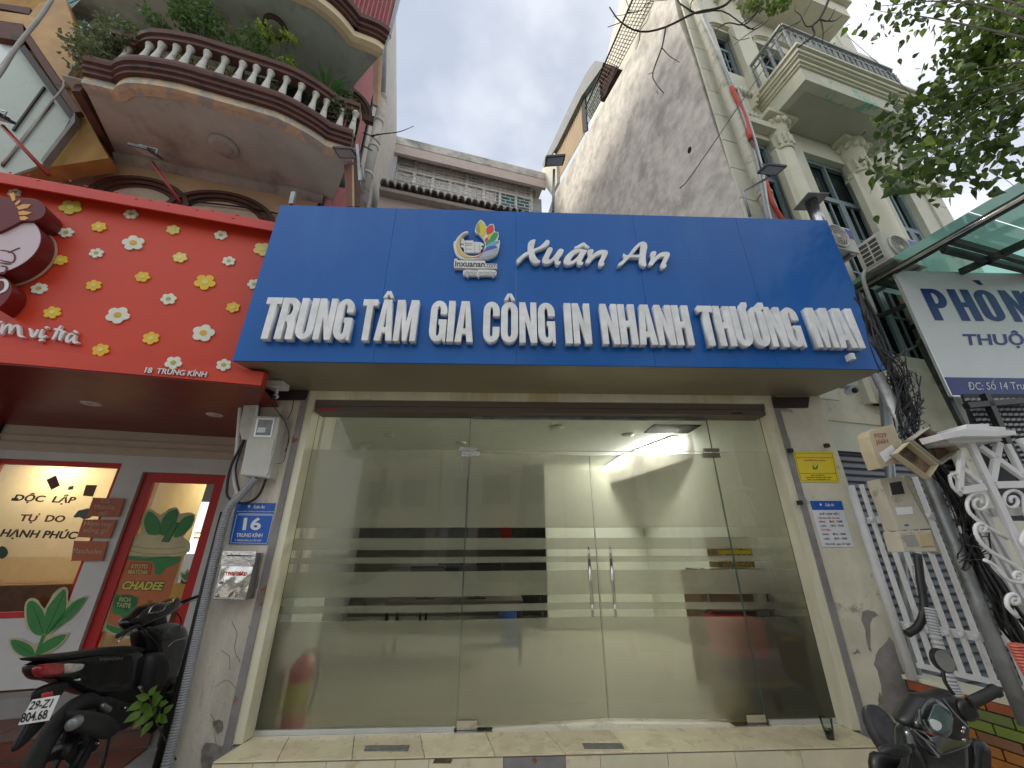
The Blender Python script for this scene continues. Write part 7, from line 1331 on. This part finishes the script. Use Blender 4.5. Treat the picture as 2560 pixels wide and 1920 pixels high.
pillow([(340, 985), (420, 930), (560, 890), (640, 900), (600, 960), (500, 1100), (440, 1240), (300, 1400), (200, 1490), (150, 1505), (200, 1390), (270, 1260), (330, 1120)], 'b', bc, .035, bpl, 'rear_mudguard', mbk)
th_ = at(cBk((300, 1150))[0], 'b', bc+.02).dot(hd)-.22
qp = px(cBk((285, 1057), (528, 1017), (430, 1240), (157, 1282)), 'h', th_)
MB().prism(qp, hd*.004).build('number_plate', white, mbk, .0005); 
pl2 = mbk
text('29-Z1', cBk((285, 1070), (480, 1045), (440, 1125), (245, 1150)), 'h', th_-.001, .001, inkblack, pl2, bold=.02); text('804.68', cBk((205, 1175), (430, 1140), (415, 1225), (175, 1262)), 'h', th_-.001, .001, inkblack, pl2, bold=.02)
rl = M('red tail lens', (.35, .01, .02), .12, var=.3, sc_=30, coat=.6); cl_ = M('clear lens', (.50, .47, .42), .1, var=.2, sc_=30, coat=.5)
pillow([(365, 790), (400, 750), (480, 732), (600, 738), (610, 800), (560, 840), (480, 852), (400, 850)], 'b', bc+.075, .05, rl, 'tail_light', mbk); pillow([(600, 742), (700, 735), (765, 742), (740, 790), (650, 822), (600, 810)], 'b', bc+.09, .04, cl_, 'turn_signal', mbk)
gA_, gB_ = at(cBk((1040, 495))[0], 'b', bc+.05), at(cBk((1210, 400))[0], 'b', bc+.0); MB().tube([gA_, gB_], .017, 10).build('grip', rubber, mbk); MB().tube(spline([at(p, 'b', bc+.06) for p in cBk((1040, 550), (1110, 480), (1200, 425))], 4), .006, 6).build('brake_lever', steel, mbk)
MB().tube([at(p, 'b', bc) for p in cBk((1620, 190), (1790, 128))], .015, 10).build('grip', rubber, mbk); MB().tube([at(p, 'b', bc+.01) for p in cBk((1630, 205), (1790, 160))], .005, 6).build('brake_lever', steel, mbk)
MB().tube(spline([at(p, 'b', bc+.11) for p in cBk((1480, 590), (1540, 540), (1640, 510))], 4), .005, 6).build('chrome_strip', steel, mbk)
MB().tube(spline([at(p, 'b', bc+.105) for p in cBk((1310, 290), (1360, 220), (1450, 215), (1440, 265), (1350, 290), (1310, 290))], 4), .004, 5).build('meter_rim', steel, mbk)
MB().prism([p for p in smooth_poly(px(cBk((1490, 440), (1530, 415), (1590, 410), (1580, 470), (1500, 480)), 'b', bc+.19), 2)], -rt_*.01).build('key_plate', M('grey key plate', (.14, .15, .17), .4), mbk)
MB().tube([at(p, 'b', bc+.1) for p in cBk((1420, 1010), (1520, 985))], .010, 6).build('side_stand', bpl, mbk); MB().tube([ax0+rt_*.10, at(cBk((800, 1150))[0], 'b', bc+.1)], .025, 8).build('shock_absorber', bpl, mbk)
MB().tube([ax0+hd*.5-UP*.1, Vector((ax0+hd*.45).to_tuple())-UP*(ax0.z-.012)+rt_*.05], .012, 6).build('centre_stand', bpl, mbk)
for k in range(7):
    c = at(cBk((905+k*9, 1110+k*6))[0], 'b', bc+.10); MB().tube([c-UP*.012+hd*.0, c+UP*.012], .016, 6).build('spring_coil', galv, mbk)
for pts, r in (([(1230, 400), (1300, 480), (1380, 560), (1400, 640)], .005), ([(1560, 290), (1600, 360), (1560, 440), (1480, 480)], .005), ([(880, 1290), (960, 1250), (1080, 1240), (1180, 1180)], .006), ([(700, 1440), (820, 1380), (940, 1330), (1060, 1290)], .008)):
    MB().tube(spline([at(p, 'b', bc+.10) for p in cBk(*pts)], 4), r, 6).build('control_cable', cable_m, mbk)
for p in ((780, 1180), (900, 1210), (1000, 1260), (740, 1400), (860, 1440), (690, 880), (1240, 950), (1100, 1130)): c = at(cBk(p)[0], 'b', bc+.095); MB().lathe(c, rt_, [(-.02, .009), (.008, .009), (.012, .006)], 8).build('bolt', steel, mbk)
MB().tube([at(p, 'b', bc+.11) for p in cBk((1230, 945), (1262, 1010))], .010, 8).build('foot_peg', steel, mbk)
MB().prism(px(cBk((365, 1000), (460, 985), (455, 1030), (360, 1045)), 'h', th_+.02), hd*.01).build('red_reflector', rl, mbk, .002)
text('VISION', cBk((875, 690), (1085, 682), (1080, 705), (880, 712)), 'b', bc+.122, -.001, M('faint emblem', (.10, .10, .11), .3), mbk, shear=.3)
# leafy twig growing beside the conduit
tw_ = thing('leafy_twig', 'bright green leafy twig growing from the foot of the left pillar', 'plant', at(cBk((1380, 1200))[0], 'y', 3.8)); lfm = leafmat('bright twig leaf', (.20, .34, .06), (.12, .22, .04), .35)
LV = [((1310, 1020), (1392, 928)), ((1320, 1040), (1195, 1022)), ((1260, 1080), (1108, 1162)), ((1330, 1100), (1228, 1165)), ((1250, 1160), (1085, 1262)), ((1330, 1180), (1165, 1318)), ((1350, 1240), (1235, 1392)), ((1400, 1180), (1410, 1250)), ((1440, 1170), (1535, 1098)), ((1400, 1100), (1490, 1075)), ((1340, 1060), (1440, 1030)), ((1420, 1190), (1480, 1255)), ((1290, 1120), (1350, 1200)), ((1350, 1090), (1330, 1180)), ((1380, 1120), (1300, 1240)), ((1360, 1020), (1420, 980)), ((1240, 1200), (1180, 1250)), ((1380, 1200), (1460, 1200))]
rl_ = random.Random(3)
for a, b in LV:
    A0_, B0_ = at(cBk(a)[0], 'y', 3.78+rl_.uniform(-.05, .05)), at(cBk(b)[0], 'y', 3.74+rl_.uniform(-.06, .06)); d_ = B0_-A0_; L_ = d_.length; d_ /= L_; x = d_.cross(YS).normalized()*L_*.30; n = d_.cross(x).normalized()*L_*.06
    MB().add([A0_, A0_+d_*L_*.25+x*.85+n, A0_+d_*L_*.55+x*.8+n, A0_+d_*L_, A0_+d_*L_*.55-x*.8+n, A0_+d_*L_*.25-x*.85+n, A0_+d_*L_*.3, A0_+d_*L_*.6], [(0, 1, 6), (1, 2, 7, 6), (2, 3, 7), (3, 4, 7), (4, 5, 6, 7), (5, 0, 6)], True).build('leaf', lfm, tw_, raw=1)
base_ = at((440, 1900), 'y', 3.98)
MB().tube(spline([base_, at(cBk((1400, 1300))[0], 'y', 3.9), at(cBk((1350, 1150))[0], 'y', 3.8), at(cBk((1320, 1040))[0], 'y', 3.78)], 5), .006, 6).build('stem', bark, tw_)
# ------------------------------------------------------------------ scooter at the lower right
cY = cYc; sy = 1.95
s2 = thing('scooter', 'dark green black scooter with digital dash and round mirror at the lower right', 'motorbike', at(cY((900, 1659))[0], 'y', sy)); dkg = M('greenish black paint', (.014, .020, .019), .18, var=.25, coat=.6)
pw = lambda pts, d, half, mat, nm: pillow(pts, 'y', d, -half*.5, mat, nm, s2, cf=cY)
pw([(600, 1240), (760, 1260), (860, 1500), (1240, 1400), (1340, 1380), (1380, 1659), (1300, 1900), (700, 1900), (620, 1659), (600, 1450)], sy+.12, .12, dkg, 'front_body')
pw([(540, 1180), (600, 1040), (700, 890), (760, 870), (920, 860), (1040, 820), (1110, 830), (1160, 900), (1200, 1010), (1290, 1200), (1300, 1330), (1210, 1400), (1000, 1330), (800, 1290), (640, 1240)], sy+.02, .10, bpl, 'handlebar_cowl')
pw([(650, 1190), (690, 1060), (740, 960), (820, 890), (900, 900), (1030, 1010), (1080, 1130), (1050, 1300), (960, 1330), (830, 1280), (720, 1250)], sy-.06, .03, dkg, 'dash_surround')
d_ = px(cY((770, 1130), (840, 950), (880, 945), (1050, 1100), (1020, 1220), (930, 1270), (830, 1260)), 'y', sy-.125); MB().prism(d_, YS*.004).build('dash_screen', M('lcd screen', (.10, .15, .14), .15, var=.25, sc_=12), s2)
d_ = px(cY((785, 1130), (820, 1110), (905, 1150), (915, 1210), (880, 1240), (830, 1225)), 'y', sy-.128); MB().prism(smooth_poly(d_, 2), YS*.002).build('lcd_digits', M('lcd white', (.62, .66, .66), .3), s2)
for a, b in (((920, 875), (1060, 1050)), ((1060, 1050), (1210, 1200)), ((715, 1120), (800, 1270)), ((590, 1225), (740, 1360)), ((740, 1360), (880, 1530)), ((670, 1000), (680, 1170))): q = px(cY(a, b), 'y', sy-.10); MB().bar(q[0], q[1], .006, .006, YS).build('trim_line', steel, s2)
pw([(590, 1220), (700, 1290), (860, 1420), (930, 1540), (880, 1560), (760, 1480), (640, 1320)], sy-.05, .03, bp_, 'left_wing')
MB().lathe(at(cY((1240, 930))[0], 'y', sy), (at(cY((1480, 810))[0], 'y', sy)-at(cY((1240, 930))[0], 'y', sy)), [(0, .020), (.005, .021), (.12, .020), (.125, .024), (.14, .024), (.142, .01)], 14).build('grip', rubber, s2)
pw([(1160, 900), (1290, 930), (1340, 1010), (1370, 1110), (1290, 1160), (1200, 1120), (1130, 1000)], sy, .04, bpl, 'switch_housing')
mr_ = at(cY((945, 458))[0], 'y', sy); e1 = at(cY((1045, 560))[0], 'y', sy)-mr_; e2 = at(cY((850, 500))[0], 'y', sy)-mr_
rx_, rz_ = abs((at(cY((1065, 458))[0], 'y', sy)-mr_).dot(XS)), abs(at(cY((945, 600))[0], 'y', sy).z-mr_.z)
tl_ = [mr_+(XS*math.cos(a)*rx_*.92+UP*math.sin(a)*rz_+XS*math.sin(a)*-rx_*.12) for a in [6.283*i/28 for i in range(28)]]
MB().prism(tl_, YS*.02).build('mirror_back', black, s2, .003); MB().prism([mr_+(p-mr_)*.9-YS*.003 for p in tl_], YS*.002).build('mirror_glass', M('mirror glass', (.75, .76, .74), .02, metal=1, var=.01, bump=0), s2)
MB().tube(spline([at(p, 'y', sy+.01) for p in cY((925, 560), (950, 680), (1010, 780), (1050, 830))], 5), .007, 8).build('mirror_stem', black, s2)
for p in cY((1165, 1210), (1165, 1345), (1150, 1250)): MB().sphere(at(p, 'y', sy-.12), .008, .003, .005, 8).build('rivet', steel, s2)
pw([(260, 1480), (330, 1430), (450, 1425), (560, 1440), (600, 1480), (560, 1540), (400, 1540), (290, 1520)], sy+.05, .04, seatm, 'seat_front'); pw([(590, 1440), (660, 1440), (740, 1560), (780, 1750), (620, 1900), (400, 1900), (560, 1659)], sy+.08, .05, bpl, 'side_cover')
pw([(200, 1540), (420, 1550), (580, 1600), (620, 1900), (250, 1900)], sy+.15, .06, bpl, 'floor_panel'); pw([(1330, 1400), (1480, 1410), (1500, 1600), (1480, 1900), (1330, 1900)], sy+.10, .06, black, 'front_pocket')
wheel(B(at(cY((1000, 1659))[0], 'y', sy).dot(XS)+.1, sy+.3, .25), XS, .25, .05, s2); wheel(B(at(cY((600, 1659))[0], 'y', sy).dot(XS)-.1, sy-.8, .25), XS, .25, .05, s2); MB().bbox(at(cY((600, 1659))[0], 'y', sy).dot(XS)-.1, at(cY((1000, 1659))[0], 'y', sy).dot(XS)+.05, sy-.85, sy+.2, .28, .52).build('lower_body', bpl, s2, .03)
# black round ribbed disc
rd_c = at(cY((330, 1270))[0], 'y', 2.75); R2 = abs((at(cY((90, 1270))[0], 'y', 2.75)-rd_c).dot(XS))*1.05; ax_ = (-YS*.80+UP*.35+XS*.45).normalized(); ds = thing('rubber_disc', 'black ribbed round rubber disc leaning at the foot of the right pillar', 'disc', rd_c-UP*R2)
MB().lathe(rd_c-ax_*.05, ax_, [(0, R2*.96), (.03, R2), (.05, R2*.97), (.055, R2*.90), (.040, R2*.86), (.045, R2*.72), (.065, R2*.70), (.045, R2*.67), (.048, R2*.50), (.070, R2*.48), (.048, R2*.45), (.052, R2*.24), (.062, R2*.22), (.06, .001)], 36).build('disc', M('dusty black rubber', (.035, .035, .037), .65, var=.25), ds)
# ------------------------------------------------------------------ trees
lt = leafmat('tree leaf', (.085, .14, .03), (.035, .07, .018), .35); lt2 = leafmat('sunlit tree leaf', (.20, .27, .05), (.09, .15, .03), .35)  # lt2: lighter copy of the leaf with sunlight put into its colour
tree = thing('street_tree', 'leafy street tree reaching in from the upper right corner', 'tree', B(4.6, 1.5, 0)); rt2 = random.Random(21)
BL = [(1260, 40, 5), (1350, 70, 8), (1450, 40, 9), (1550, 30, 12), (1700, 30, 14), (1850, 30, 20), (1950, 90, 26), (2050, 50, 26), (2150, 100, 30), (2100, 200, 34), (1900, 180, 22), (2000, 260, 30), (2150, 300, 36), (1850, 330, 22), (1700, 350, 12), (1950, 420, 32), (2100, 450, 38), (1800, 480, 24), (2190, 560, 30), (2000, 560, 34), (1850, 610, 24), (1650, 610, 16), (1550, 650, 14), (1450, 680, 14), (1380, 740, 12), (1700, 730, 16), (1900, 730, 20), (2100, 700, 24), (1510, 840, 14), (1650, 850, 16), (1800, 880, 16), (2000, 850, 18), (2150, 820, 16), (1450, 920, 12), (1600, 960, 16), (1750, 980, 16), (1900, 980, 12), (2080, 1060, 12), (1350, 1070, 8), (1430, 1100, 12), (1550, 1080, 12), (1700, 1130, 12), (1870, 1060, 10), (2000, 1100, 8), (1270, 70, 5), (1520, 150, 4), (1700, 160, 6)]
lp = MB().add([Vector((a*.10, c_*.10, b*.10)) for a, b, c_ in [(0, 0, 0), (.34, .18, .03), (.36, .42, .04), (0, 1.05, -.06), (-.36, .42, .04), (-.34, .18, .03)]], [(0, 1, 2, 3), (0, 3, 4, 5)]).build('leaf', [lt], None, raw=1); lp2 = lp.copy(); lp2.data = lp.data.copy(); lp2.data.materials.clear(); lp2.data.materials.append(lt2); COL.objects.link(lp2)
toff = parent_loc(tree); n_obj = 0; rest = MB(); cen = []
for bi, (x, y, n) in enumerate(BL):
    c = at(cA((x, y))[0], 'y', 2.75+rt2.uniform(-.35, .45)); cen.append(c)
    for _ in range(int(n*3.0)):
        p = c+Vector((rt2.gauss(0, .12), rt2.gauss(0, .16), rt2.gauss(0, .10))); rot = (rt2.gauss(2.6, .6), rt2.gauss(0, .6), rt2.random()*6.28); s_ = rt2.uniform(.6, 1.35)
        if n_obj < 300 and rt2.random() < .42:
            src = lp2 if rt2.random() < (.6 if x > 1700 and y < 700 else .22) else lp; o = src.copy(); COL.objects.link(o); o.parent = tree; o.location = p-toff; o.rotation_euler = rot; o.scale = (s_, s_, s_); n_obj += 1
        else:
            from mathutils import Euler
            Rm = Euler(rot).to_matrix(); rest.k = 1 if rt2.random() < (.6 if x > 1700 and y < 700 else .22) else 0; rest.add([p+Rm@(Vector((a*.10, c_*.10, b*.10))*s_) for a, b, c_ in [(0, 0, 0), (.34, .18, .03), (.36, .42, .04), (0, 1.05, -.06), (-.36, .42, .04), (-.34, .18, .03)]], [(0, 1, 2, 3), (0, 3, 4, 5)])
bpy.data.objects.remove(lp); bpy.data.objects.remove(lp2)
# the part of the crown outside the frame, towards the street
for _ in range(1200):
    a = rt2.random()*6.28; r = rt2.random()**.5*2.4; p = B(6.0, .2, 6.6)+Vector((r*math.cos(a)*.8, r*math.sin(a), rt2.uniform(-1.2, 1.6)))
    u_ = (p-EYE); zc2 = u_.dot(F)
    if zc2 > .1 and abs(u_.dot(CR)/zc2*FPX) < 1400 and abs(u_.dot(CU)/zc2*FPX) < 1080 : continue
    ax_2 = Vector((rt2.gauss(0, 1), rt2.gauss(0, 1), rt2.gauss(-.5, .5))).normalized(); x = ax_2.orthogonal().normalized()*.03; rest.k = 0; rest.add([p, p+ax_2*.04+x, p+ax_2*.1, p+ax_2*.04-x], [(0, 1, 2, 3)])
tag(rest.build('crown', [lt, lt2], tree, raw=1), kind='stuff')
trk = [B(4.6, 1.5, -.05), B(4.55, 1.45, 1.6), B(4.5, 1.3, 3.2), B(4.7, 1.4, 4.6), B(4.8, 1.5, 5.8)]; MB().tube(spline(trk, 5), .14, 12, rs=None).build('trunk', bark, tree)
hub = B(4.65, 1.6, 5.0)
for i, c in enumerate(cen):
    if i % 4 == 0: mid = hub.lerp(c, .5)+Vector((rt2.uniform(-.1, .1), rt2.uniform(-.1, .1), .25)); P = spline([hub, mid, c], 5); MB().tube(P, .02, 6, rs=[.013*(1-.85*k/len(P)) for k in range(len(P))]).build('limb', bark, tree)
dkb = M('dark twig bark', (.045, .035, .03), .85, var=.2)
bare = thing('bare_branch', 'bare dark branches hanging into the top of the photo before the villa', 'branch', at(cG((1900, 0))[0], 'y', 2.4))
BR = [(cG, [(2120, -120), (2050, 0), (1980, 45), (1850, 72), (1690, 150), (1550, 175), (1440, 120), (1380, 40)], .016), (cG, [(1850, 72), (1770, 20), (1745, -20)], .011), (cG, [(1690, 155), (1670, 260), (1620, 400), (1635, 460), (1680, 515)], .009), (cG, [(1620, 400), (1590, 412)], .004), (cG, [(1550, 175), (1542, 230), (1525, 275)], .006), (cG, [(1440, 125), (1370, 150)], .005), (cG, [(1670, 265), (1712, 310), (1768, 345)], .006), (cG, [(1480, 70), (1550, 60), (1600, 12), (1700, 0)], .006), (cG, [(1545, 170), (1590, 110), (1600, 60)], .004), (cG, [(1470, 0), (1490, 70), (1400, 90)], .005), (cG, [(1640, 505), (1650, 522)], .003),
 (cH, [(1400, -100), (1370, 0), (1290, 170), (1220, 240), (1240, 320), (1150, 390), (1090, 440)], .016), (cH, [(1290, 180), (1370, 190), (1430, 80)], .009), (cH, [(1300, 190), (1320, 300), (1310, 400)], .008), (cH, [(1370, 195), (1430, 190), (1500, 140)], .007), (cH, [(1220, 240), (1160, 240), (1110, 140), (1060, 100), (1065, 50)], .007), (cH, [(1110, 195), (1000, 250), (920, 285), (850, 335)], .005), (cH, [(1220, 0), (1100, 200), (980, 300)], .004), (cH, [(770, -40), (740, 60), (680, 150), (585, 230), (460, 210), (380, 235), (330, 290)], .010), (cH, [(585, 230), (680, 272), (760, 230), (820, 178)], .008), (cH, [(680, 280), (590, 340), (500, 415)], .005), (cH, [(640, 350), (540, 370), (480, 330)], .004), (cH, [(1410, 230), (1320, 310), (1220, 380)], .004), (cH, [(610, 210), (560, 120), (550, 60)], .004), (cG, [(1860, 75), (2000, 60), (2110, 130), (2160, 160), (2230, 120)], .008), (cG, [(2110, 130), (2170, 90), (2212, 40)], .005)]
for cf, q, r in BR: P = [at(p, 'y', 2.4+.0*i) for i, p in enumerate(cf(*q))]; P = spline(P, 3) if len(P) > 2 else P; MB().tube(P, r, 6, rs=[r*(1-.6*k/len(P)) for k in range(len(P))]).build('twig', dkb, bare)
lc = MB(); rq = random.Random(8)
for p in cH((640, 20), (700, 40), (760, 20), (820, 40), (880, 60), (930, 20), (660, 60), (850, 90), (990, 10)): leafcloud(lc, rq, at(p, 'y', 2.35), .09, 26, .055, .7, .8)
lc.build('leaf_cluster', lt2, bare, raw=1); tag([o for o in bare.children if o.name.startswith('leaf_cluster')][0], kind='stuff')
# ------------------------------------------------------------------ across the street (seen only in the glass)
ow_m = [M('opposite wall %d' % i, c, .8, var=.08) for i, c in enumerate(((.62, .56, .44), (.50, .52, .52), (.64, .60, .55), (.45, .38, .30)))]
for i in range(5):
    h_t = thing('opposite_house', ['cream narrow house across the street, reflected at the far left of the glass', 'grey narrow house across the street, second from the left', 'pale tall house straight across the street', 'brown lower house across the street', 'cream house across the street, reflected at the far right'][i], 'house', V(-13+i*5.6, -15, 0))
    s0 = -13+i*5.6; MB().sbox(s0, s0+5.4, -24, -15, -.1, 9+(i*37 % 5)).build('wall', ow_m[i % 4], h_t)
    MB().sbox(s0+.6, s0+4.8, -15, -14.98, 0, 2.8).build('shop_opening', dark, h_t)
    for f in range(2):
        for k in range(2): MB().sbox(s0+.8+k*2.2, s0+2.4+k*2.2, -15, -14.97, 4+f*3, 5.6+f*3).build('window', dglass, h_t)
for i, s in enumerate((-5.5, 1.2, 6.5)):
    c0 = V(s, -4.5, 0); tr_ = thing('roadside_tree', ['kerb tree across the footpath, left one', 'kerb tree standing behind the photographer', 'kerb tree across the footpath, right one'][i], 'tree', c0); m = MB()
    MB().tube([c0, c0+UP*2.5, c0+UP*4.2+HX*.2], .13, 8).build('trunk', bark, tr_); leafcloud(m, rt2, c0+UP*5.6, 1.9, 1500, .22, .6); m.build('crown', lt2, tr_, raw=1)
car = thing('parked_car', 'white car parked along the kerb, seen reflected in the lower glass stripes', 'car', V(-3, -3.2, -.14)); cp_ = M('white car paint', (.70, .70, .69), .2, var=.02, coat=.8)
prof_ = [(-2.2, .25), (-2.25, .6), (-2.1, .8), (-1.2, .92), (-.55, 1.38), (.7, 1.42), (1.45, 1.0), (2.15, .92), (2.25, .6), (2.2, .25)]
def sec(t_, k): return [V(-3+x, -3.2+t_*(.9 if z > 1.0 else 1), -.14+z*(1 if z < 1 else k)) for x, z in prof_]
MB().loft([sec(-.85, .97), sec(-.7, 1), sec(.7, 1), sec(.85, .97)]).build('body', cp_, car, .02); MB().sbox(-4.1, -1.7, -2.45, -2.42, .83, 1.18).build('side_window', dglass, car)
for s in (-4.4, -1.65):
    for t_ in (-4.0, -2.4): wheel(V(s, t_, .17), DX, .32, .1, car)
